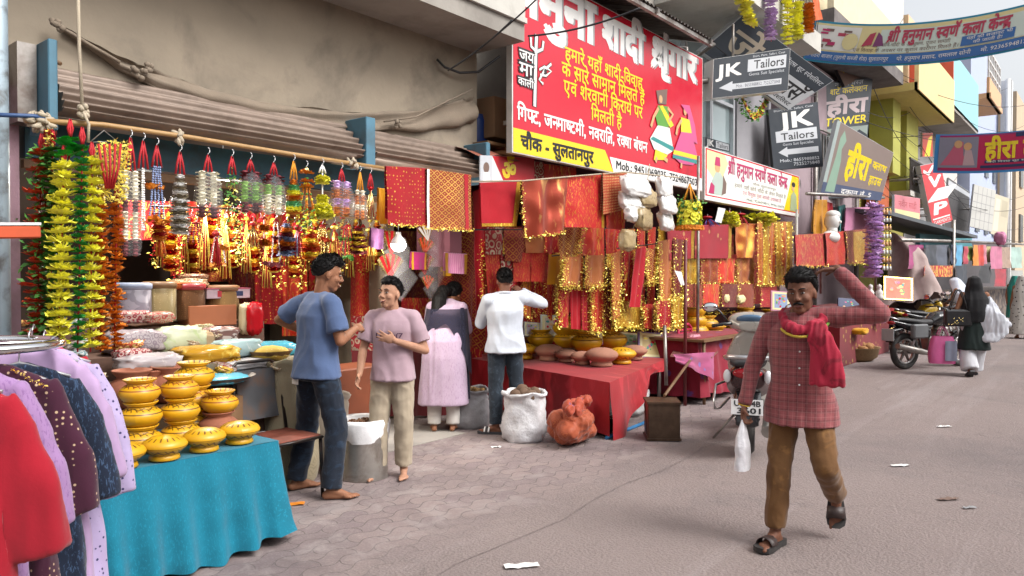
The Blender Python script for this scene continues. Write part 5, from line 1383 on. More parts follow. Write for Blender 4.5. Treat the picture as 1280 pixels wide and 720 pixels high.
for dy in (-.04, .04): g.tube([c + Rz @ V((-.12 + .024 * i, dy, .13 + .32 * math.sin(math.pi * i / 10))) for i in range(11)], .009, M_dark, 6)
rr = random.Random(2)
for i in range(16): g.ell(c + Rz @ V((rr.uniform(-.16, .06), -.066, rr.uniform(-.11, .0))), (.012, .006, .01), M_goldpale, 6, 4)
top('handbag', g, 'black handbag with small silver studs hanging from the shoulder of the woman', 'bag', origin=c)
g = MB(); c = Wh @ V((-.46, -.03, .19))
def pbag(u, v):
 a = 2 * math.pi * u; k = .9 + .1 * math.sin(v * 3); r = (1 - .22 * v ** 2) * k * (1 + .05 * noise.noise(V((math.cos(a) * 2, math.sin(a) * 2, v * 3))))
 return Rz @ V((.21 * r * math.copysign(abs(math.cos(a)) ** .6, math.cos(a)), .10 * r * math.copysign(abs(math.sin(a)) ** .6, math.sin(a)), .44 * v)) + c
g.grid(pbag, 32, 14, mat('pinkbag', srgb('#cf5f97')[:3], .45, var=.12, bs=.3)); g.box(c + V((0, 0, .03)), (.3, .14, .05), mat('pinkbag', (1, 1, 1)), rot=Rz)
g.grid(lambda u, v: Rz @ V((.01 + .17 * u, -.112 - .004 * math.sin(u * 9), .05 + .32 * v)) + c, 8, 8, mat('greybag', srgb('#7d8194')[:3], .4, var=.2))
for dy in (-.05, .05): g.tube([c + Rz @ V((-.08 + .016 * i, dy, .42 + .17 * math.sin(math.pi * i / 10))) for i in range(11)], .008, mat('pinkbag', (1, 1, 1)), 6)
top('shopping_bag', g, 'pink and grey shopping bag carried low by the woman in black', 'bag', origin=c)
p2 = pose(pelvis=(0, -.05, .93), chest=(0, .12, 1.2), neck=(0, .22, 1.36), head=(0, .32, 1.45), hp=-20, shR=(.17, .14, 1.3), shL=(-.17, .14, 1.3), wrR=(.2, .4, 1.0), wrL=(-.2, .4, 1.0), elR=(.25, .2, 1.08), elL=(-.25, .2, 1.08))
def b_white(o, X, p):
 mb = MB(); loft(mb, [((0, -.08, .75), (1, 0, 0), (0, 1, 0), .24, .20), ((0, .0, 1.0), (1, 0, 0), (0, 1, 0), .24, .2), ((0, .10, 1.24), (1, 0, 0), (0, 1, .2), .24, .17), ((0, .22, 1.40), (1, 0, 0), (0, 1, .2), .16, .15), ((0, .31, 1.54), (1, 0, 0), (0, 1, 0), .11, .12), ((0, .31, 1.6), (1, 0, 0), (0, 1, 0), .04, .04)])
 fuse(mb, 'veil', .014, 4, .014, 6, 7, o, fab('veilwhite', '#d2d8e6', coords='Object'), xform=X, stretch=(1, 1, .3))
 mb = MB(); loft(mb, [((0, 0, .25), (1, 0, 0), (0, 1, 0), .27, .22), ((0, -.02, .6), (1, 0, 0), (0, 1, 0), .22, .18), ((0, -.05, 1.0), (1, 0, 0), (0, 1, 0), .18, .14)])
 fuse(mb, 'dress', .014, 4, .014, 6, 8, o, fab('dresspale', '#c3c6d2', coords='Object'), xform=X, stretch=(1, 1, .25))
far_woman('woman under a pale blue white veil leaning forward beside the woman in black', P(1208, 432, Z=0), 60, 1.66, p2, SK_a, b_white)
p3 = pose(hp=-15)
def b_kid(o, X, p):
 hair_cap(o, p, 1.25, X, line=.4, vol=.1, side=-.2, back=-.7)
 fuse(shirt_mb(p, 'short', .45, 1.15, slv=1.15, hemw=1.2), 'frock', .014, 4, .01, 7, 9, o, fab('kidyellow', '#dfae1c', '#c24a62', 'sparse', 14, coords='Object'), xform=X)
 fuse(trouser_mb(p), 'trousers', .014, 3, .008, 7, 9, o, fab('kidyellow2', '#d9a520', coords='Object'), xform=X)
o, X = person('small child in a yellow frock standing among the motorcycles', P(1182, 428, Z=0), 80, 1.02, p3, SK_b, {}, vox=.012, face_on=False, hk=1.25); b_kid(o, X, p3)
def b_dot(o, X, p):
 mb = MB(); loft(mb, [((0, 0, .12), (1, 0, 0), (0, 1, 0), .30, .28), ((0, 0, .6), (1, 0, 0), (0, 1, 0), .27, .22), ((0, 0, 1.0), (1, 0, 0), (0, 1, 0), .23, .18), ((0, 0, 1.3), (1, 0, 0), (0, 1, 0), .22, .16), ((0, 0, 1.5), (1, 0, 0), (0, 1, 0), .14, .14), ((0, 0, 1.68), (1, 0, 0), (0, 1, 0), .09, .11)])
 fuse(mb, 'cloak', .014, 4, .014, 6, 10, o, fab('dotcloak', '#c9c3bb', '#3a3034', 'sparse', 11, coords='Object'), xform=X, stretch=(1, 1, .25))
far_woman('woman in a cream cloak with dark spots at the edge of the lane', P(1277, 423, Z=0), 20, 1.62, pose(), SK_a, b_dot)
def b_teal(o, X, p):
 mb = MB(); loft(mb, [((0, 0, .3), (1, 0, 0), (0, 1, 0), .24, .2), ((0, 0, .9), (1, 0, 0), (0, 1, 0), .22, .18), ((0, 0, 1.3), (1, 0, 0), (0, 1, 0), .22, .16), ((0, 0, 1.5), (1, 0, 0), (0, 1, 0), .15, .15), ((0, 0, 1.7), (1, 0, 0), (0, 1, 0), .08, .10)])
 fuse(mb, 'cloak', .016, 4, .014, 6, 11, o, fab('tealcloak', '#2f8f80', coords='Object'), xform=X, stretch=(1, 1, .25))
far_woman('person wrapped in a teal cloak far up the lane', P(1268, 408, Z=0), 200, 1.6, pose(), SK_a, b_teal)
# ---------------------------------------------------------------- cloth, tinsel, flowers, pots
F_reddot = fab('reddot', '#a8101c', '#f0b848', 'dots', 30, .85, .75, .3)
F_goldscal = fab('goldscal', '#9a2a18', '#f0c060', 'scallop', 17, .9, .7, .28)
F_redscal = fab('redscal', '#8a1620', '#b8772f', 'scallop', 12, .7, .8, .4)
F_red = fab('plainred', '#b20d20', None, rough=.8)
F_redgold = fab('redgold', '#b5101c', '#f0b850', 'sheen', 26, .85, .6, .3)
F_copper = fab('copper', '#a5402a', '#e0a060', 'sheen', 6, .8, .4, .3, metal=.45)
F_foil = fab('foil', '#c41a1c', '#f0a040', 'zari', 22, .8, .5, .3)
F_orange = fab('orangefoil', '#d0301c', '#f0a848', 'sheen', 16, .8, .5, .3)
F_orangedot = fab('orangedot', '#b84522', '#f0cf8a', 'bigdots', 34, .8, .6, .3)
F_zari = fab('orangezari', '#bd1f1a', '#dd9a40', 'zari', 26, .85, .6, .3)
F_silver = fab('redsilver', '#9c1a24', '#c8b49a', 'floral', 12, .5, .7, .4)
F_yellow = fab('yellowcloth', '#d99c12', rough=.8)
F_goldf = fab('goldcloth', '#b88414', '#f8d85a', 'sheen', 30, .9, .5, .25, metal=.3)
F_goldstripe = fab('goldstripe', '#b82c16', '#f5cf50', 'stripe', 26, .85, .5, .25)
F_motif = fab('redmotif', '#9d1226', '#cf8f5a', 'sparse', 7, .5, .75, .5)
F_maroon = fab('maroongold', '#6f1018', '#a87a30', 'zari', 24, .8, .75, .35)
F_brick = fab('brickgold', '#961c18', '#c08538', 'floral', 30, .8, .7, .3)
F_redsq = fab('redsquare', '#b2121c', '#d8b060', 'check', 30, .4, .8, .6)
F_pink = fab('pinkcloth', '#c06a98', '#d59ab5', 'stripe', 12)
F_magenta = fab('magcloth', '#8c1556', rough=.7)
F_purple = fab('purplecloth', '#7f4f7c', '#a985a4', 'sheen', 8)
M_tin = mat('tinsel', (.95, .80, .16), .34, .5, var=.3, vs=60)
M_tinr = mat('tinselred', srgb('#b5161f')[:3], .3, .7, var=.3, vs=60)
M_plastic = mat('clearplastic', (.8, .8, .82), .1, alpha=.07, spec=.8, bs=.4, bscale=25)
M_plastic2 = mat('milkyplastic', (.78, .77, .76), .2, alpha=.62, spec=.8, bs=.6, bscale=30)
def tinsel(mb, pts, r=.016, dens=260, m=None, size=.021, rr=R):
 """crinkled foil flakes along a line"""
 m = m or M_tin
 for i in range(len(pts) - 1):
  a, b = V(pts[i]), V(pts[i + 1]); L = (b - a).length; n = max(2, int(L * dens))
  for k in range(n):
   p = a.lerp(b, rr.random()) + V((rr.gauss(0, r * .6), rr.gauss(0, r * .6), rr.gauss(0, r * .6)))
   u = V((rr.gauss(0, 1), rr.gauss(0, 1), rr.gauss(0, 1))).normalized(); w = u.orthogonal().normalized()
   s = size * rr.uniform(.6, 1.3)
   mb.add([p - u * s * .5, p + w * s * .35, p + u * s * .5, p - w * s * .35], [[0, 1, 2, 3]], m)
class HC:
 """a hung cloth between four measured corners: tl, tr, br, bl"""
 def __init__(s, c, folds=3, amp=.02, seed=0.0, scal=0.0, curve=0.0):
  s.c = [V(q) for q in c]; s.f = folds; s.a = amp; s.s = seed; s.scal = scal; s.cv = curve
  s.n = (s.c[1] - s.c[0]).cross(s.c[3] - s.c[0]).normalized()
  if s.n.y > 0: s.n = -s.n
  s.w = ((s.c[1] - s.c[0]).length + (s.c[2] - s.c[3]).length) / 2; s.h = ((s.c[3] - s.c[0]).length + (s.c[2] - s.c[1]).length) / 2
 def at(s, u, v, o=0.0):
  p = (s.c[0] * (1 - u) + s.c[1] * u) * (1 - v) + (s.c[3] * (1 - u) + s.c[2] * u) * v
  k = s.a * (.35 + .65 * v) * (math.sin(u * s.f * 2 * math.pi + s.s + v * .8) + .5 * noise.noise(V((u * 4 * s.f + s.s, v * 2.5, s.s)))) + s.a * .7 * noise.noise(V((u * 3 + s.s, v * 3, 7)))
  p = p + s.n * (k + o)
  p.z -= s.scal * abs(math.sin(u * math.pi * max(1, s.f))) * v + s.cv * 4 * u * (1 - u) * (1 - v)
  return p
 def mesh(s, m, nu=22, nv=18, back=True):
  g = MB(); g.grid(lambda u, v: s.at(u, v), nu, nv, m, True, s.w, s.h)
  if back:      # the half that hangs behind the line, and the thickness of the fold
   g.grid(lambda u, v: s.at(u, v * .9, -.02 - .015 * v), nu, 8, m, True, s.w, s.h)
   g.grid(lambda u, v: s.at(u, 0, -.02 * v) + V((0, 0, .006 * math.sin(v * math.pi))), nu, 2, m, True, s.w, .02)
  return g
def hang(name, label, px, Y, m, folds=2, amp=.015, trim=None, trims='b', seed=None, cat='cloth', group=None, back=True, scal=0.0, curve=0.0, tr=.016, dens=260, band=None):
 if seed is None: seed = R.uniform(0, 20)
 if isinstance(Y, (list, tuple)): Ys = [Y[0], Y[1], Y[1], Y[0]]
 else: Ys = [Y] * 4
 c = [P(*q, Y=y) for q, y in zip(px, Ys)]
 h = HC(c, folds, amp, seed, scal, curve)
 t = thing(name, label, cat, c[0], 0, group)
 child('panel', h.mesh(m, back=back), m, t)
 if trim:
  g = MB()
  L = {'b': [h.at(i / 14, 1, .008) for i in range(15)], 't': [h.at(i / 14, 0.01, .008) for i in range(15)], 'l': [h.at(0, i / 10, .008) for i in range(11)], 'r': [h.at(1, i / 10, .008) for i in range(11)]}
  for k in trims: tinsel(g, L[k], tr, dens, trim)
  child('tinsel_trim', g, None, t)
 if band:
  g = MB()
  for (u0, u1, v0, v1, bm) in band: g.grid(lambda u, v: h.at(u0 + (u1 - u0) * u, v0 + (v1 - v0) * v, .003), 16, 10, bm, True, h.w * (u1 - u0), h.h * (v1 - v0))
  child('border', g, None, t)
 return t
def petal_disc(mb, c, ax, r, n, m, lift=.35, rr=R, layers=1, wid=1.0, notch=True):
 """ruffled fabric blossom seen on a string"""
 c = V(c); ax = V(ax).normalized(); u = ax.orthogonal().normalized(); w = ax.cross(u)
 for l in range(layers):
  ph = rr.uniform(0, 6.3); rl = r * (1 - .25 * l)
  for i in range(n):
   a = ph + 2 * math.pi * i / n; d = u * math.cos(a) + w * math.sin(a); s = ax.cross(d)
   k = rl * rr.uniform(.85, 1.12); hw = wid * rl * math.pi / n * 1.15; up = ax * (lift * rl * rr.uniform(.5, 1.3) + l * .25 * r)
   m1 = c + d * k * .55 + up * .5; e = c + d * k + up * rr.uniform(.4, 1.0)
   mb.add([c, m1 - s * hw * .8 + ax * rr.gauss(0, .04 * r), e - s * hw + ax * rr.gauss(0, .12 * r), e + d * k * .08, e + s * hw + ax * rr.gauss(0, .12 * r), m1 + s * hw * .8], [[0, 1, 2, 3], [0, 3, 4, 5]], m, False)
def leaves(mb, c, n, r, size, m, rr=R):
 for i in range(n):
  p = V(c) + V((rr.gauss(0, r), rr.gauss(0, r), rr.gauss(0, r)))
  u = V((rr.gauss(0, 1), rr.gauss(0, 1), rr.gauss(0, .7))).normalized(); w = u.orthogonal().normalized(); s = size * rr.uniform(.7, 1.3); nn = u.cross(w)
  mb.add([p, p + u * s * .5 + w * s * .28 + nn * s * .1, p + u * s, p + u * s * .5 - w * s * .28 + nn * s * .1], [[0, 1, 2, 3]], m)
F_py = mat('petal_yellow', (.80, .76, .05), .8, var=.12, vs=20, sheen=.2); F_pg = mat('petal_green', srgb('#1f8f36')[:3], .7, var=.2, vs=20)
F_po = mat('petal_orange', srgb('#e0861a')[:3], .75, var=.15, vs=20); F_pr = mat('petal_redorange', srgb('#cf4a1c')[:3], .75, var=.2, vs=20)
F_leaf = mat('leafgreen', (.07, .24, .035), .6, var=.3, vs=25); F_pw = mat('petal_white', (.80, .76, .62), .7, var=.1); F_pm = mat('petal_maroon', srgb('#7d2733')[:3], .7, var=.2)
F_plime = mat('petal_lime', srgb('#a8d465')[:3], .7, var=.1); F_ppur = mat('petal_purple', (.66, .46, .74), .7, var=.2, vs=20); F_ppur2 = mat('petal_lilac', srgb('#d6b8e0')[:3], .7, var=.15)
M_pearl = mat('pearl', (.75, .74, .72), .25, var=.06); M_bluebead = mat('bluebead', srgb('#8fa0c8')[:3], .3, var=.1); M_redcord = mat('redcord', srgb('#b8121f')[:3], .7, var=.15)
M_orangecord = mat('orangecord', srgb('#d98f16')[:3], .7, var=.15)
# ---- garlands at the left end of the rail
def col(x0, y0, x1, y1, Y): return P(x0, y0, Y=Y), P(x1, y1, Y=Y)
def garland(name, label, a, b, n, r, m, petals=8, layers=2, cord=M_redcord, wob=.012, center=None, group='flower garlands hanging at the left end of the rail', hookz=.1, leafm=None, lift=.35):
 t = thing(name, label, 'garland', a, 0, group)
 g = MB()
 for i in range(n):
  f = (i + .5) / n; p = a.lerp(b, f) + V((R.gauss(0, wob), R.gauss(0, wob), 0))
  petal_disc(g, p, (R.gauss(0, .1), R.gauss(0, .1), 1), r, petals, m, lift, layers=layers, wid=1.0)
 child('blossoms', g, m, t)
 g = MB(); g.tube([a + V((0, 0, hookz)), a, a.lerp(b, .5), b], .005, cord, 5)
 for s in (-1, 1): g.tube([a + V((0, 0, hookz)), a + V((s * .012, 0, hookz * .5)), a], .007, cord, 6)
 child('cord', g, cord, t)
 if leafm:
  g = MB()
  for i in range(n): leaves(g, a.lerp(b, (i + .3) / n), 12, r * .6, r * .75, leafm)
  child('leaves', g, leafm, t)
 return t
a, b = col(80, 205, 73, 436, 4.42); garland('flower_garland', 'bright yellow blossom garland with a red cord, between the leafy garlands and the green rosettes', a, b, 20, .070, F_py, 12, 4, lift=.34, wob=.005)
a, b = col(115, 200, 113, 440, 4.46); garland('flower_garland', 'yellow blossom garland on the shop side of the green rosette garland', a, b, 20, .064, F_py, 12, 4, lift=.34, wob=.005)
a, b = col(103, 182, 97, 440, 4.38); garland('rosette_garland', 'narrow green rosette garland between the two yellow blossom garlands', a, b, 28, .036, F_pg, 7, 4, lift=.7, wob=.004)
a, b = col(88, 172, 86, 200, 4.44); garland('rosette_garland', 'short bright green leafy tuft above the yellow blossoms', a, b, 4, .06, mat('petal_bgreen', srgb('#27b23a')[:3], .6, var=.2), 6, 2)
a, b = col(52, 190, 46, 440, 4.60); garland('leaf_garland', 'leafy green garland dotted with orange buds against the pink wall', a, b, 26, .06, F_pr, 7, 2, leafm=F_leaf)
a, b = col(66, 185, 62, 440, 4.56); garland('leaf_garland', 'dense leafy green garland behind the yellow blossoms', a, b, 34, .055, F_leaf, 7, 2, leafm=F_leaf)
a, b = col(128, 258, 126, 440, 4.52); garland('marigold_garland', 'orange marigold string below the gold tinsel loops, closer to the yellow blossoms', a, b, 32, .042, F_po, 11, 3, lift=.5)
a, b = col(146, 255, 143, 440, 4.54); garland('marigold_garland', 'orange marigold string below the gold tinsel loops, closer to the shop', a, b, 33, .038, F_po, 11, 3, lift=.5)
t = thing('tinsel_garland', 'bundle of gold tinsel loops with red threads on a wire hanger', 'garland', P(140, 165, Y=4.56)); g = MB()
for k in range(12):
 x = 118 + k * 3.6; tinsel(g, [P(x + 4, 178 + R.uniform(-4, 4), Y=4.5), P(x, 215, Y=4.48), P(x - 2, 250 + R.uniform(-12, 10), Y=4.5)], .014, 330)
child('tinsel', g, M_tin, t); g = MB()
for k in range(5): g.tube([P(123 + k * 7, 180, Y=4.45), P(128 + k * 5, 210, Y=4.42), P(133 + k * 2, 236, Y=4.44)], .007, M_redcord, 6)
child('thread', g, M_redcord, t); g = MB(); g.tube([P(112, 178, Y=4.55), P(130, 163, Y=4.56), P(146, 176, Y=4.55), P(112, 178, Y=4.55)], .003, M_steel, 5); child('hanger', g, M_steel, t)
t = thing('tinsel_garland', 'short gold and red tinsel tassel at the very end of the bamboo rail', 'garland', P(60, 160, Y=4.6)); g = MB()
for k in range(5): tinsel(g, [P(57 + k * 2.5, 162, Y=4.56), P(56 + k * 3, 184, Y=4.55)], .01, 300, M_tin if k % 2 else M_tinr)
child('tinsel', g, None, t)
# ---- things hung from the bamboo rail
YR = 4.6
def railz(x): return P(x, 150 + (x - 60) * .152 + 3, Y=YR)
def loops(mb, p, q, m, k=2, r=.006):
 for i in range(k):
  o = (i - (k - 1) / 2) * .018; mb.tube([p, p.lerp(q, .5) + V((o, 0, 0)), q + V((o * 1.6, 0, 0))], r, m, 6)
def hook(mb, p): mb.tube([p + V((0, 0, .03)), p + V((.012, 0, .02)), p + V((.012, 0, .0)), p + V((0, 0, -.01)), p + V((0, 0, -.05))], .0025, M_steel, 5)
def rail_item(name, label, x, y0, y1, kind, w, cm=M_redcord, cfrac=.22, cols=(), cat='garland', Y=None):
 Yq = Y or YR
 a = P(x, y0, Y=Yq); b = P(x, y1, Y=Yq); px = (P(x + w, y0, Y=Yq) - a).length
 c = a.lerp(b, cfrac); t = thing(name, label, cat, a)
 g = MB(); hook(g, a); child('hook', g, M_steel, t)
 g = MB(); loops(g, a + V((0, 0, -.02)), c, cm, 3, .007); child('cord', g, cm, t)
 L = (c - b).length; g = MB()
 if kind == 'bag':
  core = MB()
  for s in (-.5, .5):
   for i in range(int(L / .022)):
    f = (i + .5) / int(L / .022); mm = cols[min(len(cols) - 1, int(f * len(cols)))]
    petal_disc(core, c.lerp(b, f) + V((s * px * .95, R.gauss(0, .006), 0)), (0, 0, 1), px * .42, 7, mm, .1, layers=1, wid=1.2)
    core.ell(c.lerp(b, f) + V((s * px * .95, 0, 0)), (px * .30, px * .30, .016), mm, 8, 5)
  child('flowers', core, None, t)
  g.lathe([(.008, L), (px * .5, L * .93), (px * .95, L * .72), (px * 1.05, L * .4), (px * 1.0, L * .08), (px * .8, 0)], M_plastic, 20, b, wob=.14, seed=x)
  child('plastic_bag', g, M_plastic, t)
 elif kind == 'beads':
  n = int(L / .014)
  for s in cols[1]:
   for i in range(n):
    f = i / n; p = c.lerp(b, f) + V((s * px * (.4 + .6 * f), R.gauss(0, .003), 0)); g.ell(p, .0072, cols[0], 7, 5)
  if len(cols) > 2:
   for fz in (.38, 1.0):
    for i in range(10): petal_disc(g, c.lerp(b, fz) + V((R.gauss(0, px * .7), R.gauss(0, .012), R.gauss(0, .008))), (R.gauss(0, 1), R.gauss(0, 1), 1), .022, 7, cols[2], .3)
  child('beads', g, None, t)
 elif kind == 'cone':
  n = int(L / .013)
  for i in range(n):
   f = (i + .5) / n; rr_ = px * (.25 + .75 * math.sin(min(1, f * 1.1 + .1) * math.pi * .55))
   petal_disc(g, c.lerp(b, f), (0, 0, 1), rr_, 11, cols[i // cols_rep(cols) % len(cols)] if True else None, .15, wid=1.1)
   g.ell(c.lerp(b, f), (rr_ * .8, rr_ * .8, .009), cols[i // cols_rep(cols) % len(cols)], 10, 5)
  child('flowers', g, None, t)
 elif kind == 'pom':
  for f, k in cols[1]:
   for i in range(5): petal_disc(g, c.lerp(b, f) + V((0, 0, (i - 2) * .012)), (0, 0, 1), px * k * (1 - .08 * abs(i - 2)), 14, cols[0], .2, layers=2)
  g.tube([c, b], .006, M_pearl, 6); child('pompoms', g, None, t)
 elif kind == 'tassel':
  for i in range(26):
   s = V((R.gauss(0, px * .3), R.gauss(0, px * .3), 0)); g.tube([c, c.lerp(b, .5) + s, b + s * 1.5 + V((0, 0, R.uniform(0, .02)))], .0035, cols[i % len(cols)], 4)
  g.ell(c, (px * .45, px * .45, .02), cols[0], 10, 6); child('tassel', g, None, t)
 elif kind == 'leafy':
  for i in range(int(L / .018)):
   f = (i + .5) / int(L / .018); leaves(g, c.lerp(b, f), 7, px * (.3 + .25 * f), .03, cols[i % len(cols)]);
  child('leaves', g, None, t)
 elif kind == 'chandelier':
  for k in range(6):
   an = k * math.pi / 3; g.tube([c.lerp(b, .1), c.lerp(b, .5) + V((math.cos(an), math.sin(an), 0)) * px * .45, b + V((math.cos(an), math.sin(an), 0)) * px], .005, cols[0], 5)
   for q in range(9): g.ell(c.lerp(b, q / 9) + V((math.cos(an), math.sin(an), 0)) * px * (q / 9), .009, cols[q % len(cols)], 6, 4)
  for f in (.0, .18, .3): petal_disc(g, c.lerp(b, f), (0, 0, 1), px * .7, 10, cols[0], .2, layers=2)
  leaves(g, b, 60, px * .55, .03, cols[1]); leaves(g, b, 40, px * .5, .03, cols[2]); child('strings', g, None, t)
 return t
def cols_rep(c): return 3 if len(c) > 2 else 2
rail_item('packed_garland', 'clear bag with cream flower rolls banded maroon, nearest the marigold strings', 163, 168, 320, 'bag', 13, cfrac=.30, cols=(F_pw, F_pw, F_pm, F_pw, F_pw, F_pm), cat='packed garland')
rail_item('bead_string', 'thin single string of silver beads on a long red cord', 179, 172, 290, 'beads', 3, cfrac=.33, cols=(M_pearl, (-.5, .5)))
rail_item('bead_string', 'four strings of blue white beads with an orange flower band', 196, 178, 275, 'beads', 9, cfrac=.32, cols=(M_bluebead, (-1, -.35, .35, 1), F_po))
rail_item('bead_string', 'tall silver bead tower narrowing to a red cord', 225, 186, 293, 'cone', 11, cfrac=.30, cols=(M_pearl, mat('silverflower', srgb('#a89c84')[:3], .35, .4, var=.2)))
rail_item('packed_garland', 'wide clear bag with two cream flower rolls and maroon ends', 260, 190, 272, 'bag', 15, cfrac=.30, cols=(F_pw, F_pw, F_pw, F_pm), cat='packed garland')
rail_item('leaf_string', 'olive green leafy garland with gold specks on a red cord', 290, 192, 285, 'leafy', 12, cfrac=.28, cols=(F_leaf, F_leaf, M_tin))
rail_item('packed_garland', 'clear bag with lime flower rolls between maroon petals, beside the olive leafy garland', 313, 196, 266, 'bag', 14, cfrac=.26, cols=(F_pm, F_plime, F_plime, F_pm), cat='packed garland')
rail_item('packed_garland', 'clear bag with white and lime flower rolls left of the yellow green cone', 342, 200, 268, 'bag', 13, cfrac=.28, cols=(F_pm, F_plime, F_pw, F_pw), cat='packed garland')
rail_item('flower_cone', 'yellow cord holding a cone banded in green and orange petals', 367, 198, 268, 'cone', 8, M_orangecord, .38, (F_po, mat('petal_mint', srgb('#7cc890')[:3], .6), F_py))
rail_item('bead_chandelier', 'small chandelier of orange beads with green leaves below', 383, 206, 276, 'chandelier', 11, M_goldpale, .15, (F_po, F_leaf, F_py))
rail_item('pompom_string', 'yellow pompoms growing larger down a white cord', 403, 203, 270, 'pom', 12, M_pearl, .2, (F_py, ((.18, .65), (.62, .55), (.85, .85), (1.0, 1.0))))
rail_item('packed_garland', 'clear bag with purple and orange flower rolls', 427, 208, 270, 'bag', 12, cfrac=.3, cols=(F_ppur, F_po, F_ppur, F_po), cat='packed garland')
rail_item('packed_garland', 'slim clear bag of orange flowers on an orange cord', 450, 212, 274, 'bag', 7, M_orangecord, .42, (F_pw, F_po, F_pw, F_po), cat='packed garland')
rail_item('tassel', 'red and gold tassel next to the slim bag of orange flowers', 463, 214, 274, 'tassel', 6, cfrac=.36, cols=(M_tinr, M_goldpale), cat='tassel')
hang('yellow_strip', 'narrow yellow cloth strip beside the gold dotted red cloth', [(473, 235), (484, 237), (485, 280), (474, 280)], 4.85, F_yellow, 1, .01)
# inner row
YI = 5.5
inner = [(200, 285, 322, 'tassel', (F_pr, F_po), 'orange flower tassel with red petals under the blue white bead strings'), (199, 262, 300, 'cone', (F_po, M_redcord), 'orange and red flower ball under the blue white bead strings'),
  (270, 285, 335, 'tassel', (M_redcord, M_redcord), 'bright red tassel hanging in the dark behind the wide clear bag'), (273, 290, 330, 'beads', (M_pearl, (-1, 0, 1), F_po), 'white bead tassel with orange tips beside the bright red tassel'),
  (245, 275, 305, 'beads', (F_pm, (-1.2, -.4, .4, 1.2)), 'maroon bead fringe below the tall silver bead tower'), (300, 265, 320, 'leafy', (M_tin, F_pr, F_leaf), 'coppery speckled hanging under the olive leafy garland'),
  (316, 275, 310, 'tassel', (M_redcord, M_goldpale), 'red and gold tassel under the bag with lime rolls'), (330, 268, 312, 'pom', (F_po, ((.3, .8), (.8, .9))), 'pair of orange pompoms in the crowded inner row'),
  (345, 270, 330, 'beads', (M_pearl, (-.6, .6), F_pm), 'pale bead string with maroon flowers in the inner row'), (358, 272, 320, 'cone', (M_bluebead, F_po, F_pm), 'small blue and orange bead drop in the inner row'),
  (372, 278, 322, 'tassel', (M_redcord, M_bluebead), 'red tassel with blue threads in the inner row'), (388, 280, 325, 'cone', (F_po, F_pr, M_tin), 'orange and gold drop below the bead chandelier'),
  (403, 278, 325, 'beads', (M_goldpale, (-1, -.3, .3, 1), F_pr), 'gold bead strings with red flowers below the yellow pompoms'), (418, 276, 330, 'tassel', (M_tin, M_redcord), 'gold tinsel drop with red cords in the inner row'),
  (434, 278, 322, 'beads', (M_redcord, (-1, -.3, .3, 1), F_leaf), 'red bead fringe with green flowers in the inner row'), (447, 280, 318, 'cone', (F_pm, M_tin), 'maroon and gold drop left of the lit bulb'), (462, 282, 320, 'tassel', (M_tin, F_po), 'short gold and orange tassel nearest the lit bulb')]
for x, y0, y1, k, cl_, lb in inner: rail_item('hanging_ornament', lb, x, y0, y1, k, 9, cfrac=.15, cols=cl_, cat='ornament', Y=YI)
g = MB(); g.tube([P(190, 258, Y=YI), P(330, 262, Y=YI), P(490, 276, Y=YI)], .008, M_wood, 6); top('inner_rail', g, 'dark stick inside the shop that carries the inner row of ornaments', 'rail')
ts = []; rr = random.Random(8)
for k in range(34):
 if k < 3:
  o = rail_item('tinsel_string', 'string of gold and red tinsel hanging deep in the shop among many like it', 300, 255, 335, ('leafy', 'tassel', 'cone')[k], 7, cfrac=.1, cols=((M_tin, M_tinr), (M_tin, M_redcord), (M_tinr, M_tin, F_po))[k], Y=6.3); o['group'] = 'tinsel strings deep in the shop'; ts.append(o)
 else: o = copy_tree(ts[k % 3])
 o.location = P(196 + k * 8.6, 246 + rr.uniform(0, 34) + k * .5, Y=rr.uniform(5.9, 6.8))
# ---- cloths hung over the back and side walls of the shop
def back(label, x0, y0, x1, y1, m, Y=7.6, folds=2, trim=None, **k): return hang('hung_cloth', label, [(x0, y0), (x1, y0 + 2), (x1, y1), (x0, y1)], Y, m, folds, .03, trim, cat='cloth', back=False, **k)
back('dark maroon and gold cloth at the back of the shop behind the red tassel', 285, 300, 318, 405, F_maroon); back('brown gold cloth panel at the back of the shop', 316, 305, 346, 380, F_brick)
back('maroon cloth with slanting gold lines at the back of the shop', 344, 300, 384, 400, F_maroon, folds=3); back('brick red cloth with gold at the back, left of the blue shirted head', 240, 300, 288, 352, F_brick)
back('gold sprigged dark red cloth over the boy and the man at the back', 382, 300, 440, 430, F_redgold, folds=3); back('glittering red cloth behind the smiling boy', 438, 318, 486, 420, F_zari, 6.6, trim=M_tin); back('red and gold folded cloth over the counter behind the boy', 440, 395, 520, 440, F_silver, 6.2)
back('red cloth with gold border high at the back of the shop', 300, 255, 360, 300, F_redgold, 7.2); back('orange brown cloth high at the back beside the bulb', 362, 258, 470, 320, F_brick, 7.4, folds=4); back('dark maroon cloth in the far corner of the shop', 484, 288, 548, 420, F_maroon, 7.2, folds=3)
back('deep red spread behind the woman in mauve', 500, 372, 600, 470, F_redgold, 6.3, folds=5); back('dark red skirt cloth of the inner counter', 440, 438, 590, 520, fab('darkred', '#5d1015', None), 6.0, folds=7)
back('red and gold cloth on the left of the rear wall', 150, 250, 215, 300, F_redgold, 7.0); back('red cloth with slanting gold on the rear wall above the storage jars', 212, 250, 246, 345, F_zari, 7.2); back('gold striped red cloth on the rear wall behind the bright red tassel', 244, 255, 290, 330, F_goldstripe, 7.4); back('glowing red cloth with gold dots beside the head of the man in blue', 318, 310, 352, 405, F_reddot, 6.9); back('orange red cloth folded beside the head of the man in blue', 352, 320, 384, 420, F_orange, 6.9)
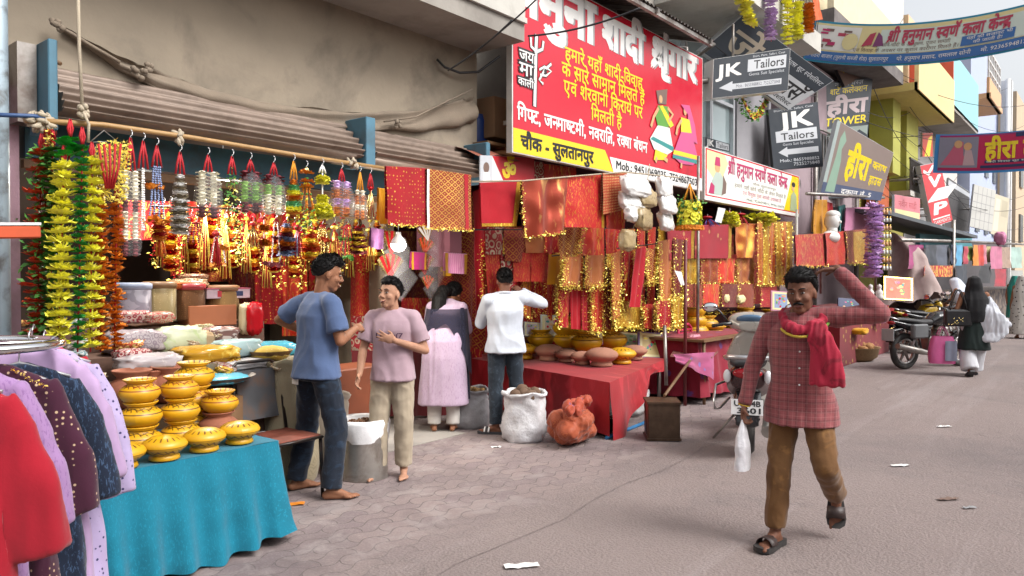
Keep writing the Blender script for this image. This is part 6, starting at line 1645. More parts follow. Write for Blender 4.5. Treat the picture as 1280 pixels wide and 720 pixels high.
hang('scallop_curtain', 'maroon curtain with large gold ring pattern beside the plain red cloth', [(546, 288), (608, 228), (604, 440), (545, 410)], 5.95, F_redscal, 3, .03, cat='curtain', back=False)
hang('red_drape', 'plain scarlet drape right of the ring patterned curtain', [(590, 240), (612, 232), (616, 400), (594, 400)], 5.6, F_red, 2, .03, cat='drape', back=False)
# packets, bulb
def packet(label, x, y, sx, m, rot=45, Y=5.6):
 c = P(x, y, Y=Y); s = (P(x + sx, y, Y=Y) - c).length; t = thing('clear_packet', label, 'packet', c, 0, 'clear packets of fans hung by the bulb')
 Rm = Matrix.Rotation(rad(rot), 3, 'Y'); g = MB(); g.grid(lambda u, v: c + Rm @ V(((u - .5) * 2 * s, -.02 * math.sin(u * math.pi) * math.sin(v * math.pi) - .01, (v - .5) * 2 * s)), 8, 8, M_plastic)
 g.grid(lambda u, v: c + Rm @ V(((u - .5) * 2 * s, .012, (v - .5) * 2 * s)), 2, 2, M_plastic); child('cover', g, None, t)
 g = MB()
 for k in range(9):
  an = rad(rot - 40 + 80 * k / 8 - 45); d = V((math.sin(an), 0, math.cos(an))); o = c + Rm @ V((-s * .6, 0, -s * .6)); sd = V((d.z, 0, -d.x))
  L = s * 1.5; w0, w1 = s * .05, s * .13; g.add([o + sd * w0 + V((0, -.006 * (k % 2), 0)), o - sd * w0 + V((0, -.006 * (k % 2), 0)), o + d * L - sd * w1 + V((0, -.004, 0)), o + d * L + sd * w1 + V((0, -.004, 0))], [[0, 1, 2, 3]], m if k % 2 else M_goldpale)
 child('fan', g, None, t); return t
packet('clear packet with a red and gold fan directly below the lit bulb', 501, 348, 15, M_redtin); packet('clear packet with red and gold strips touching the lit bulb', 500, 322, 14, M_redtin, 60); packet('clear packet with an orange fan right of the lit bulb', 539, 320, 10, F_pr, 55)
packet('clear packet with a red fan right of the smiling boy', 541, 342, 12, M_redtin, 40); packet('small clear packet with orange print above the bent woman', 541, 362, 8, F_pr, 50); packet('pale clear packet above the orange fan packet', 543, 298, 10, M_pearl, 30)
hang('small_cloth', 'square magenta cloth with gold rim under the bulb', [(515, 315), (533, 316), (533, 337), (515, 337)], 5.5, F_magenta, 1, .01, band=[(0, .12, 0, 1, F_goldf), (.88, 1, 0, 1, F_goldf)])
hang('small_cloth', 'square pink cloth with gold edges near the ring patterned curtain', [(556, 316), (584, 318), (583, 343), (557, 341)], 5.15, F_pink, 1, .01, band=[(0, .15, 0, 1, F_goldf), (.85, 1, 0, 1, F_goldf)])
hang('yellow_drape', 'yellow orange cloth hanging behind the orange fan packet', [(551, 290), (564, 290), (563, 345), (553, 345)], 5.6, F_yellow, 1, .015)
hang('foil_bag', 'silver and maroon bag hanging left of the bulb', [(464, 285), (480, 287), (478, 312), (463, 310)], 5.4, F_purple, 1, .02, cat='bag')
M_bulb = emis('bulb_glow', (1, .97, .9), 9)
def bulb(label, x, y, Y, r, e):
 c = P(x, y, Y=Y); t = thing('light_bulb', label, 'bulb', c); g = MB(); g.lathe([(0, -r * 1.0), (r * .6, -r * .85), (r * .98, -r * .3), (r, 0)], M_bulb, 18, c); child('glass', g, M_bulb, t)
 g = MB(); g.lathe([(r, 0), (r * .85, r * .5), (r * .4, r * 1.0), (r * .3, r * 1.5), (0, r * 1.5)], M_white, 18, c); g.tube([c + V((0, 0, r * 1.5)), c + V((0, 0, .5))], .005, M_dark, 5); child('cap', g, None, t)
 l = bpy.data.lights.new('bulb_light', 'POINT'); l.energy = e; l.color = (1, .93, .82); l.shadow_soft_size = r * .9; lo = bpy.data.objects.new('bulb_light', l); COL.objects.link(lo); lo.location = (0, -.22, -r * 2.2); lo.parent = t
bulb('large lit white bulb hanging above the smiling boy', 498, 305, 5.3, .075, 24); bulb('lit white bulb deep in the shop behind the wide clear bag', 279, 222, 6.2, .06, 75); bulb('lit white bulb in the dark behind the cream flower rolls', 165, 203, 6.0, .06, 50)
# ---------------------------------------------------------------- clothes rack at the left edge
CR = V((.629, -.777, 0)); CFW = V((.777, .629, 0))
def kurta(name, label, neck, m, side, sl=.42, L=1.15, w=.19, seed=0, slm=None):
 sx = V(side).normalized(); sy = V((-sx.y, sx.x, 0)); n = V(neck); mb = MB(); z = V((0, 0, 1))
 loft(mb, [(n - z * .005, sx, sy, .075, .03), (n - z * .03, sx, sy, .13, .035), (n - z * .065, sx, sy, w, .038), (n - z * .16, sx, sy, w * .98, .05), (n - z * .45, sx, sy, w * .95, .06), (n - z * .75, sx, sy, w * 1.1, .075), (n - z * L, sx, sy, w * 1.3, .085)], n=72, fn=lambda p, j, a: p + sy * (.020 * max(0, j - 2) / 4 * math.sin(math.cos(a) * 11 + seed + .5 * j)))
 for s in (-1, 1):
  a = n + sx * s * (w - .03) - z * .085; b = n + sx * s * (w + .035) - z * (.1 + sl * .55) + sy * .01; c = n + sx * s * (w + .06) - z * (.1 + sl) + sy * .02
  def sec(p, dd): return p
  loft(mb, [(a - z * .01, (sx * s * .6 + z * .7), sy, .06, .03), (a.lerp(b, .35) - z * .01, (sx * .9 + z * s * .3), sy, .068, .036), (b, (sx * .97 + z * .2 * s), sy, .078, .04), (c, (sx * .97 + z * .2 * s), sy, .080, .042)])
 return fuse(mb, name, .009, 3, .015, 8, seed, None, m, stretch=(1.2, 1.2, .35)), label
def kfab(n, b, c=None, p=None, k=30): return fab(n, b, c, p, k, coords='Object', rough=.9, rough2=.85)
side = (CR + CFW * .25)
klist = [('red', (-85, 470), 2.05, kfab('k_red', '#a51428'), 'plain red kurta nearest the edge of the photo on the round rack'), ('lilac', (-62, 460), 2.28, kfab('k_lilac', '#a37fae', '#8d679a', 'zari', 40), 'plain lilac kurta with an embroidered yoke behind the red kurta'),
  ('maroon', (-14, 458), 2.5, kfab('k_maroon', '#43182f', '#c7a98a', 'dots', 44), 'maroon kurta with small gold dots and a gold shoulder seam'), ('navy', (24, 455), 2.75, kfab('k_navy', '#182338', '#3d5473', 'zari', 34), 'dark navy kurta with fine slanting threads'),
  ('lav', (54, 438), 2.98, kfab('k_lav', '#b6a6cc', '#3a3560', 'sparse', 40), 'pale lavender kurta with dark sprigs, farthest on the round rack'), ('plain', (36, 437), 2.86, kfab('k_plain', '#b79ac0'), 'plain pale mauve kurta hanging behind the navy one'), ('redb', (40, 430), 3.08, kfab('k_redb', '#b0142a'), 'red kurta at the back of the round rack showing only its shoulders')]
for i, (nm, px, d, m, lb) in enumerate(klist):
 o, l = kurta('kurta', lb, P(*px, d=d), m, side + CR * R.uniform(-.05, .05), sl=(.42 if nm != 'lav' else .5), seed=i * 3.1, L=1.22)
 tag(o, l, 'kurta', 'kurtas on the round rack')
 g = MB(); p = P(*px, d=d) + V((0, 0, .005)); sx = side.normalized()
 g.tube([p - sx * .17 - V((0, 0, .055)), p, p + sx * .17 - V((0, 0, .055))], .006, M_steel, 6); g.tube([p, p + V((0, 0, .05)), p + V((.01, .01, .075)), p + V((.02, .02, .06))], .003, M_steel, 5)
 h_ = g.build('hanger', None, o)
 if nm == 'maroon':
  g = MB(); tinsel(g, [p + sx * .09 - V((0, 0, .01)) - CFW * .045, p + sx * .2 - V((0, 0, .075)) - CFW * .05], .006, 500, M_gold, .009); g.build('shoulder_seam', None, o)
t = thing('clothes_rack', 'round chrome clothes rack carrying the kurtas', 'rack', (P(-35, 432, d=2.62).x, P(-35, 432, d=2.62).y, 0))
c = P(-35, 432, d=2.62); g = MB(); g.tube([c + V((.27 * math.cos(a), .27 * math.sin(a), 0)) for a in [i * math.pi / 24 for i in range(49)]], .016, M_chrome, 10); child('ring', g, M_chrome, t)
g = MB(); g.tube([V((c.x, c.y, .02)), c], .018, M_chrome, 10); child('post', g, M_chrome, t); g = MB()
for k in range(4): g.tube([V((c.x, c.y, .03)), V((c.x + .3 * math.cos(k * 1.57 + .4), c.y + .3 * math.sin(k * 1.57 + .4), .02))], .015, M_chrome, 8);
child('base', g, M_chrome, t)
g = MB()
for k in range(4): g.tube([c, c + V((.27 * math.cos(k * 1.57), .27 * math.sin(k * 1.57), 0))], .008, M_chrome, 6)
child('spoke', g, M_chrome, t)
# ---------------------------------------------------------------- low table under the blue cloth
ZT = .60
t = thing('low_table', 'low wooden table hidden under the blue cloth', 'table', (2.0, 4.35, 0)); g = MB(); g.box((2.0, 4.36, ZT - .04), (1.12, .78, .04)); child('tabletop', g, M_wood, t)
for x, y in ((1.5, 4.03), (2.5, 4.03), (1.5, 4.68), (2.5, 4.68)): g = MB(); g.box((x, y, .28), (.05, .05, .56)); child('leg', g, M_wood, t)
def skirt(x0, y0, x1, y1, zt, zb, m, folds, amp, rag, round_=.10, drop=None, flare=.10):
 """cloth over a table: flat top and four hanging sides with deepening folds"""
 per = []; n = 240
 w, h = x1 - x0, y1 - y0; tot = 2 * (w + h)
 def pt(s):
  s = s % tot
  if s < w: return V((x0 + s, y0, 0)), V((0, -1, 0))
  if s < w + h: return V((x1, y0 + s - w, 0)), V((1, 0, 0))
  if s < 2 * w + h: return V((x1 - (s - w - h), y1, 0)), V((0, 1, 0))
  return V((x0, y1 - (s - 2 * w - h), 0)), V((-1, 0, 0))
 g = MB(); cx, cy = (x0 + x1) / 2, (y0 + y1) / 2
 def f(u, v):
  s = u * tot; p, nn = pt(s); pa, na = pt(s + .07); pb, nb = pt(s - .07); nn = (na + nb); nn.normalize()
  bot = zb + rag * (noise.noise(V((s * 2.1, 1, 0))) + .5 * noise.noise(V((s * 7, 2, 0)))) if not drop else drop(s)
  z = zt + (bot - zt) * v
  o = v * flare + amp * (v ** .8) * (math.sin(s * folds) + .8 * noise.noise(V((s * 4.5, v * 1.2, 3)))) + .012 * noise.noise(V((s * 9, v * 6, 5))) * v
  return p + nn * max(o, .002) + V((0, 0, z))
 g.grid(f, n, 22, m, True, tot, zt - zb)
 g.grid(lambda u, v: V((x0 + w * u, y0 + h * v, zt + .004 * noise.noise(V((u * 6, v * 6, 1))))), 30, 22, m, True, w, h)
 return g
F_bluecl = fab('bluecloth', '#10768f', '#1a86a0', 'zari', 50, rough=.9, rough2=.9)
g = skirt(1.38, 3.92, 2.60, 4.80, ZT + .006, .045, F_bluecl, 34, .034, .07, flare=.11)
top('tablecloth', g, 'turquoise blue cloth with a ragged hem over the low table of yellow pots', 'tablecloth')
def pot_paint(name, base, ink_):
 """glazed pot with brush strokes running round the belly and rim"""
 m, nt, b = newmat(name); tc = nt.nodes.new('ShaderNodeTexCoord'); s = nt.nodes.new('ShaderNodeSeparateXYZ'); nt.links.new(tc.outputs['UV'], s.inputs[0])
 oi = nt.nodes.new('ShaderNodeObjectInfo'); ph = mathn(nt, 'MULTIPLY', oi.outputs['Random'], 6.28)
 ang = mathn(nt, 'ADD', mathn(nt, 'MULTIPLY', s.outputs[0], 2 * math.pi), ph)
 v = s.outputs[1]
 vine = mathn(nt, 'ABSOLUTE', mathn(nt, 'SUBTRACT', v, mathn(nt, 'ADD', .46, mathn(nt, 'MULTIPLY', mathn(nt, 'SINE', mathn(nt, 'MULTIPLY', ang, 9.0)), .025))))
 l1 = ramp(nt, vine, .010, .02, (1, 1, 1, 1), (0, 0, 0, 1))
 zig = mathn(nt, 'SINE', mathn(nt, 'ADD', mathn(nt, 'MULTIPLY', ang, 18.0), mathn(nt, 'MULTIPLY', v, 45.0)))
 band = mathn(nt, 'MULTIPLY', ramp(nt, mathn(nt, 'ABSOLUTE', mathn(nt, 'SUBTRACT', v, .46)), .05, .07, (1, 1, 1, 1), (0, 0, 0, 1)), ramp(nt, zig, .72, .85))
 rimb = mathn(nt, 'MULTIPLY', ramp(nt, mathn(nt, 'ABSOLUTE', mathn(nt, 'SUBTRACT', v, .80)), .03, .045, (1, 1, 1, 1), (0, 0, 0, 1)), ramp(nt, mathn(nt, 'SINE', mathn(nt, 'MULTIPLY', ang, 16.0)), .55, .7))
 rg = mathn(nt, 'ABSOLUTE', mathn(nt, 'SUBTRACT', mathn(nt, 'ABSOLUTE', mathn(nt, 'SUBTRACT', v, .47)), .115)); l1 = mathn(nt, 'MAXIMUM', l1, ramp(nt, rg, .006, .011, (1, 1, 1, 1), (0, 0, 0, 1)))
 mk = mathn(nt, 'MAXIMUM', l1, mathn(nt, 'MAXIMUM', band, rimb))
 n = noise_n(nt, objvec(nt), 9, 4); c = mixc(nt, ramp(nt, n, .3, .7), srgb(base), tuple(q * .8 for q in srgb(base)[:3]) + (1,))
 nt.links.new(mixc(nt, mathn(nt, 'MULTIPLY', mk, .95), c, srgb(ink_)), b.inputs['Base Color']); b.inputs['Roughness'].default_value = .42; b.inputs['Coat Weight'].default_value = .08; b.inputs['Coat Roughness'].default_value = .15
 return m
M_ypot = pot_paint('yellowpot', '#eab018', '#4a2a0c'); M_ypotr = pot_paint('yellowpotred', '#e6aa18', '#7c2014'); M_ylid = pot_paint('yellowlid', '#e8b01c', '#6a4512')
M_ypot2 = pot_paint('goldpot', '#e5ac16', '#5a3a0c')
M_terra = mat('terracotta', srgb('#9c5f46')[:3], .85, var=.16, vs=7, bs=.12, bscale=50); M_terra2 = mat('terracotta2', srgb('#a97862')[:3], .88, var=.14, vs=6, bs=.12, bscale=50)
PROF = [(.0, 0), (.055, 0), (.066, .006), (.095, .030), (.112, .058), (.106, .084), (.082, .104), (.066, .112), (.066, .118), (.086, .136), (.090, .142), (.084, .144), (.060, .122), (.052, .11), (0, .10)]
LIDP = [(.0, 0), (.072, 0), (.078, .004), (.074, .02), (.066, .028), (.088, .042), (.112, .064), (.116, .078), (.104, .098), (.072, .116), (.035, .124), (0, .126)]
def pot(label, loc, m, prof=PROF, k=1.0, group='painted pots on the blue cloth', name='clay_pot', sq=1.0, cat='pot', rz=None):
 g = MB(); g.lathe([(r * k, z * k * sq) for r, z in prof], m, 32); o = top(name, g, label, cat, group=group, loc=loc, rz=R.uniform(0, 6) if rz is None else rz); return o
for x, y, lb in ((163, 588, ''), (217, 577, 'second'), (267, 566, ''), (311, 556, '')):
 lbl = {163: 'yellow dome lid at the front of the blue table, partly behind the lavender kurta', 217: 'yellow dome lid at the front of the blue table, below the left pot stack', 267: 'yellow dome lid at the front of the blue table, below the terracotta pot', 311: 'yellow dome lid at the front corner of the blue table beside the chair'}[x]
 q = P(x, y, Z=ZT + .012); pot(lbl, (q.x, q.y + .1, ZT + .012), M_ylid, LIDP, 1.02, name='dome_pot', cat='pot')
def stack(x, Y, z0, items, k=1.0, group='painted pots on the blue cloth'):
 px = P(x, 520, Y=Y).x; z = z0
 for lb, m, kk in items:
  pot(lb, (px + R.uniform(-.008, .008), Y + R.uniform(-.008, .008), z), m, k=k * kk, group=group); z += .131 * k * kk
stack(176, 4.24, ZT + .012, (('bottom yellow pot of the left stack on the blue cloth', M_ypot, 1.06), ('middle yellow pot of the left stack on the blue cloth', M_ypot, 1.02), ('top yellow pot of the left stack on the blue cloth', M_ypotr, .98)))
stack(226, 4.26, ZT + .012, (('bottom yellow pot of the middle stack on the blue cloth', M_ypot, 1.02), ('second yellow pot of the middle stack on the blue cloth', M_ypot, 1.0), ('top yellow pot of the middle stack on the blue cloth', M_ypotr, .98)))
stack(242, 4.50, ZT + .012, (('lowest yellow pot behind the middle stack', M_ypot, 1.1), ('upper yellow pot behind the middle stack', M_ypotr, 1.1), ('topmost wide yellow pot behind the middle stack', M_ypot, 1.12)))
stack(275, 4.30, ZT + .012, (('terracotta pot under a yellow pot beside the chair', M_terra, 1.06), ('yellow pot with red flowers on top of the terracotta pot', M_ypotr, 1.0)))
# bench and terracotta pots behind
g = MB(); g.box((2.25, 4.98, .38), (1.3, .34, .74)); top('plank_bench', g, 'plain wooden bench behind the blue table carrying terracotta pots', 'bench', M_wood)
for x, Y, lb in ((165, 4.92, 'terracotta pot behind the left stack of yellow pots'), (188, 4.99, 'terracotta pot between two others behind the yellow stacks'), (212, 4.94, 'terracotta pot just behind the middle stack of yellow pots')):
 q = P(x, 480, Y=Y); pot(lb, (q.x, Y, .755), M_terra, k=1.35 if x != 188 else 1.25, sq=1.25, group='terracotta pots on the bench')
# ---------------------------------------------------------------- steel chair
t = thing('metal_chair', 'old black tube chair with a rusty seat beside the blue table', 'chair', (P(350, 545, Z=.45).x, P(350, 545, Z=.45).y, 0), rad(-88))
M_ctube = mat('chairtube', (.03, .027, .026), .35, .6, var=.3, dirt='#5a3a2a', dirt_amt=.5, dscale=12); M_cback = mat('chairback', (.055, .055, .06), .6, var=.25, dirt='#6a4a32', dirt_amt=.7, dscale=5); M_cseat = mat('chairseat', srgb('#8a4a3a')[:3], .6, .2, var=.25, dirt='#5a3626', dirt_amt=.6, dscale=9)
g = MB(); g.box((.02, 0, .45), (.40, .38, .022), M_cseat, bevel=.01); g.build('seat', None, t)
g = MB(); g.grid(lambda u, v: V((-.24 - .05 * v - .02 * math.sin(v * 3), -.16 + .32 * u, .55 + .36 * v)), 6, 8, M_cback); g.grid(lambda u, v: V((-.232 - .05 * v - .02 * math.sin(v * 3), -.16 + .32 * u, .55 + .36 * v)), 6, 8, M_cback); g.build('backrest', None, t)
g = MB(); g.tube([(-.2, -.2, .45), (-.25, -.2, .7), (-.31, -.19, .93), (-.32, -.14, .965), (-.32, .14, .965), (-.31, .19, .93), (-.25, .2, .7), (-.2, .2, .45)], .013, M_ctube, 8); g.tube([(-.2, -.2, .44), (.22, -.2, .44), (.22, .2, .44), (-.2, .2, .44)], .012, M_ctube, 8); g.build('frame', None, t)
for x, y in ((-.2, -.2), (-.2, .2), (.2, -.2), (.2, .2)): g = MB(); g.tube([(x, y, .45), (x * 1.12, y, .0)], .013, M_ctube, 8); g.build('leg', None, t)
# ---------------------------------------------------------------- stepped counter and heaped goods
g = MB(); g.box((2.75, 5.27, .44), (1.75, .36, .86)); g.box((2.75, 5.66, .52), (1.75, .40, 1.02)); g.box((2.8, 6.2, .6), (1.9, .66, 1.2)); top('stepped_counter', g, 'stepped wooden counter of the open shop under heaped goods', 'counter', mat('countercloth', srgb('#6b4f42')[:3], .8, var=.2))
def pillow(g, c, s, m, rz=0, cr=.18, seed=0.0, tilt=0):
 Rm = Matrix.Rotation(rz, 3, 'Z') @ Matrix.Rotation(tilt, 3, 'X')
 def fn(d): return 1 + cr * noise.noise(V((d.x * 3 + seed, d.y * 3, d.z * 3))) + cr * .5 * noise.noise(V((d.x * 8 + seed, d.y * 8, d.z * 8)))
 def sq(d): return V([math.copysign(abs(q) ** .6, q) for q in d])
 b = len(g.v); g.ell(c, s, m, 26, 16, None, fn)
 for i in range(b, len(g.v)):
  p = V(g.v[i]) - V(c); q = V((p.x / s[0], p.y / s[1], p.z / s[2])); L = q.length or 1; dd = sq(q / L) * L; mx = max(abs(dd.x), abs(dd.y), abs(dd.z), .001)
  q2 = dd * (1.0 if mx <= 1.25 else 1.25 / mx); g.v[i] = tuple(Rm @ V((q2.x * s[0], q2.y * s[1], q2.z * s[2])) + V(c))
def plast(n, c, c2=None, pat='floral', k=26): return fab('pl_' + n, c, c2 or c, pat if c2 else None, k, coords='Object', rough=.25, rough2=.3, weave=False, sheen=0)
def bagthing(label, x, y, Y, w, h, m, name='goods_bag', cat='bag', dp=.7, rz=0, z=None, tilt=0):
 """x, y is the middle of the bottom edge"""
 c = P(x, y, Y=Y); dk = (c - CAM).dot(CAM_M @ V((0, 0, -1))) / F; ww = w * dk / 1.55; hh = h * dk / 2
 if z is not None: c.z = z
 g = MB(); pillow(g, (0, 0, hh), (ww, ww * dp, hh), m, 0, .2, x * .37, tilt); return top(name, g, label, cat, loc=c, rz=rz)
M_puff = fab('puffs', '#c9b58a', '#e2d3ac', 'dots', 60, coords='Object'); M_nuts = fab('nuts', '#8a6a3f', '#b5935e', 'dots', 60, coords='Object'); M_nuts2 = fab('nuts2', '#6b4527', '#94683c', 'dots', 60, coords='Object')
def jar(label, x, y, Y, r, h, m, lid, top_=None):
 c = P(x, y, Y=Y); t = thing('storage_jar', label, 'jar', c); g = MB(); g.lathe([(0, 0), (r, 0), (r * 1.02, .02), (r * 1.02, h * .93), (r * .95, h), (0, h)], m, 26); g.build('body', None, t)
 g = MB(); g.lathe([(r * .98, h - .01), (r * 1.07, h), (r * 1.07, h + .035), (r * .9, h + .045), (0, h + .045)], lid, 26); g.build('lid', None, t)
 return t, c, h
jar('clear jar of pale seeds with a brown lid, leftmost on the upper step', 199, 401, 5.95, .125, .27, fab('seeds', '#a39268', '#cdbf95', 'dots', 60, coords='Object', rough=.3, rough2=.3), mat('brownlid', srgb('#7a5a3a')[:3], .5))
jar('jar of brown nuts with a red lid in the middle of the upper step', 236, 400, 5.98, .125, .26, M_nuts2, mat('redlid', srgb('#a3313a')[:3], .4)); jar('jar of dark nuts under a printed carton', 277, 399, 6.0, .14, .25, M_nuts, mat('woodlid', srgb('#7d5636')[:3], .6))
jar('grey clear tub with blue lid beside the orange marigold strings', 166, 401, 5.9, .13, .25, plast('tub', '#a9a7b4', '#8e8b99', 'floral', 5), mat('bluelid', srgb('#8c97b0')[:3], .4))
g = MB(); c = P(277, 375, Y=6.0); g.box((0, 0, .05), (.40, .24, .08), mat('carton', srgb('#c9b3c0')[:3], .5), bevel=.004); g.box((-.05, -.1225, .05), (.11, .003, .05), ink('cartonred', '#b02a38')); g.box((.08, -.1225, .05), (.10, .003, .04), I_navy); g.box((0, 0, .093), (.41, .25, .008), ink('cartonpink', '#b0506a'))
top('printed_carton', g, 'flat printed carton with red and blue patches on the dark nut jar', 'carton', loc=V((c.x, 6.0, P(277, 374, Y=6.0).z)))
for (x, y, Y, w, h, m, lb, nm) in ((212, 362, 6.0, 36, 10, fab('chips', '#b5541c', '#d8843a', 'dots', 40, coords='Object'), 'heap of orange crisps on the pale seed jar', 'crisp_heap'), (236, 362, 6.05, 34, 14, plast('pk1', '#8f6a4c', '#c9b394'), 'stack of brown and cream packets on the red lidded jar', 'packet_stack'), (240, 350, 6.1, 30, 8, plast('pk2', '#9a7d63', '#6d3a34'), 'thin brown packets on top of the packet stack', 'packet_stack'),
  (222, 440, 5.6, 50, 32, plast('wg', '#c7cfae', '#9fbf62', 'sheen', 3), 'white and green rice bag on the middle step', 'goods_bag'), (168, 442, 5.6, 56, 30, plast('gw', '#b7aeb0', '#8e7f8a'), 'grey white bundle of packets left of the rice bag', 'goods_bag'), (165, 404, 5.75, 34, 16, plast('pkr', '#c5a9a0', '#8f2f3a'), 'pink and red snack packets behind the grey bundle', 'snack_packet'), (196, 404, 5.7, 30, 14, plast('pkr2', '#b8a08e', '#a83a3a'), 'cream snack packets with red marks next to the seed jar', 'snack_packet'),
  (254, 436, 5.55, 20, 22, plast('cup', '#b59a78'), 'beige paper sack beside the rice bag', 'paper_sack'), (274, 428, 5.62, 34, 20, plast('dk', '#7d5b55', '#cbb9b0', 'hstripe', 14), 'dark maroon packet with a pale label on the middle step', 'snack_packet'), (258, 452, 5.2, 60, 20, plast('gold', '#b98a26', '#dcbf5a', 'sheen', 8), 'crinkled gold yellow packets on the lower step', 'gold_packet'), (185, 462, 5.15, 60, 20, plast('wp', '#b6aeb0', '#d3cbc6', 'sheen', 6), 'whitish polythene parcel on the lower step', 'parcel'),
  (165, 450, 5.25, 34, 14, plast('rp', '#8f3a3f', '#cdb6ae'), 'dark red and white packets beside the marigold strings', 'snack_packet'), (296, 446, 5.3, 46, 22, plast('tp', '#9fb8ba', '#d2d8d6', 'sheen', 6), 'clear bluish polythene parcel in the middle of the lower step', 'parcel'), (300, 462, 5.15, 52, 14, plast('gp', '#b5b1b2', '#8a8690', 'sheen', 8), 'grey white polythene parcel under the bluish one', 'parcel'), (336, 449, 5.35, 50, 22, plast('cy', '#4fa3b8', '#8fd0dc', 'dots', 14), 'net bag of turquoise tubs at the end of the counter', 'net_bag'), (348, 455, 5.25, 32, 10, plast('gn', '#27724a', '#4a9a70', 'check', 30), 'green plastic net under the turquoise tubs', 'net_bag'),
  (318, 418, 5.8, 16, 40, plast('rd', '#b3121e'), 'red cloth roll leaning at the counter end', 'cloth_roll'), (307, 417, 5.85, 14, 38, plast('cr', '#c6b694'), 'cream cloth roll beside the red one', 'cloth_roll'), (250, 412, 5.9, 24, 8, plast('sv', '#b5a878', '#d8d0b0'), 'gold snack packets in front of the nut jars', 'snack_packet')):
 bagthing(lb, x, y, Y, w, h, m, nm, 'packet' if 'packet' in nm else 'goods')
g = MB(); c = P(275, 424, Y=5.7); g.box((.03, .1, .06), (.42, .2, .17), mat('orangebox', srgb('#b06a44')[:3], .6, var=.1), bevel=.004); top('orange_box', g, 'plain orange brown carton behind the dark maroon packet', 'carton', loc=(c.x, 5.85, 1.21))
def dish(label, x, y, Y, r, m, dm, h=.035, fill=.02, name='tray', z=None):
 c = P(x, y, Y=Y); c.z = z if z else c.z; t = thing(name, label, 'tray', c); g = MB(); g.lathe([(0, 0), (r * .85, 0), (r, h), (r * 1.04, h + .004), (r * .98, h + .002), (r * .84, .012), (0, .012)], dm, 30); g.build('dish', None, t)
 g = MB(); rr2 = random.Random(int(x * 7)); g.ell((0, 0, .012), (r * .88, r * .88, fill + .012), m, 26, 12, None, lambda d: 1 + .12 * noise.noise(d * 7)); g.build('contents', None, t); return t
M_reed = mat('reed', srgb('#8f7350')[:3], .8, var=.25, vs=30, bs=.5, bscale=60)
dish('round tray of yellow chips below the whitish parcel', 190, 462, 5.12, .17, fab('ychips', '#c9a02a', '#e3c766', 'dots', 40, coords='Object'), M_reed, z=.93); dish('tray of yellow puffs at the counter end', 338, 458, 5.15, .17, fab('ychips2', '#cfae4a', '#e8d48a', 'dots', 40, coords='Object'), M_reed, fill=.05, z=.98)
dish('beige woven basket under the gold packets', 252, 458, 5.05, .11, M_puff, mat('beigebasket', srgb('#b09a80')[:3], .8, bs=.4), .08, .03, 'basket', z=.90); dish('steel tray with small turquoise packets', 270, 476, 4.95, .26, plast('cy2', '#5fb4cc', '#b8dde2', 'dots', 20), M_oldsteel, .03, .03, z=.86)
t_ = dish('steel plate with green and white sachets left of the turquoise packets', 225, 474, 5.0, .13, plast('gs', '#a9b08a', '#d3d4c8', 'floral', 12), M_oldsteel, .03, .03, z=.87)
proto = None; rr = random.Random(4)
for k in range(44):
 m_ = [plast('s%d' % i, c1, c2) for i, (c1, c2) in enumerate((('#b9b2a8', '#8f2f3a'), ('#c9a83a', '#8a4a1c'), ('#8fb0b8', '#d8dcd8'), ('#a88a6a', '#d2c4aa'), ('#b0503a', '#e0c070'), ('#c9c6c0', '#9a8a80')))]
 st = rr.choice(((4.95, 5.42, .88), (5.48, 5.82, 1.04), (5.9, 6.4, 1.21))); Yk = rr.uniform(st[0], st[1]); Xk = rr.uniform(1.98, 3.45)
 if k < 6:
  g = MB(); pillow(g, (0, 0, .02), (.085, .06, .024), m_[k], 0, .35, k * 3.3); o = top('snack_packet', g, 'small crinkled packet lying loose among the goods on the stepped counter', 'packet', group='loose packets on the stepped counter')
  pk_l = (pk_l if k else []) + [o]
 else: o = copy_tree(pk_l[k % 6])
 o.location = (Xk, Yk, st[2] + rr.uniform(0, .05)); o.rotation_euler = (rr.uniform(-.4, .4), rr.uniform(-.4, .4), rr.uniform(0, 6)); o.scale = [rr.uniform(.8, 1.3)] * 3
def sack(label, loc, r, h, m, fill=None, fm=None, sq=1.0, seed=0.0, roll=True, group=None, name='sack', crump=.13, sx=1.0):
 t = thing(name, label, 'sack', loc, R.uniform(-.3, .3), group); g = MB()
 prof = [(0, 0), (r * .92, 0), (r * 1.02, h * .06), (r * 1.1, h * .25), (r * 1.06, h * .5), (r * .97, h * .78), (r * .93, h * .92)]
 prof += [(r * 1.02, h * .97), (r * 1.05, h * 1.0), (r * 1.0, h * 1.03), (r * .90, h * 1.0), (r * .86, h * .9), (0, h * .88)] if roll else [(r * .9, h), (r * .8, h * .9), (0, h * .88)]
 P2 = []
 for a, b_ in zip(prof[:-1], prof[1:]):
  for k in range(3): P2.append((a[0] + (b_[0] - a[0]) * k / 3, a[1] + (b_[1] - a[1]) * k / 3))
 P2.append(prof[-1])
 g.lathe(P2, m, 48, wob=crump, seed=seed, sx=sx)
 b0 = 0
 for i in range(len(g.v)):
  p = V(g.v[i]); L = math.hypot(p.x, p.y)
  if L > r * .5:
   k = 1 + .09 * noise.noise(p * 12 + V((seed, 0, 0))) + .05 * noise.noise(p * 30); g.v[i] = (p.x * k, p.y * k, p.z + .03 * noise.noise(p * 8 + V((0, seed, 0))))
 g.build('bag', None, t)
 if fm:
  g = MB(); fill(g); g.build('contents', None, t)
 return t
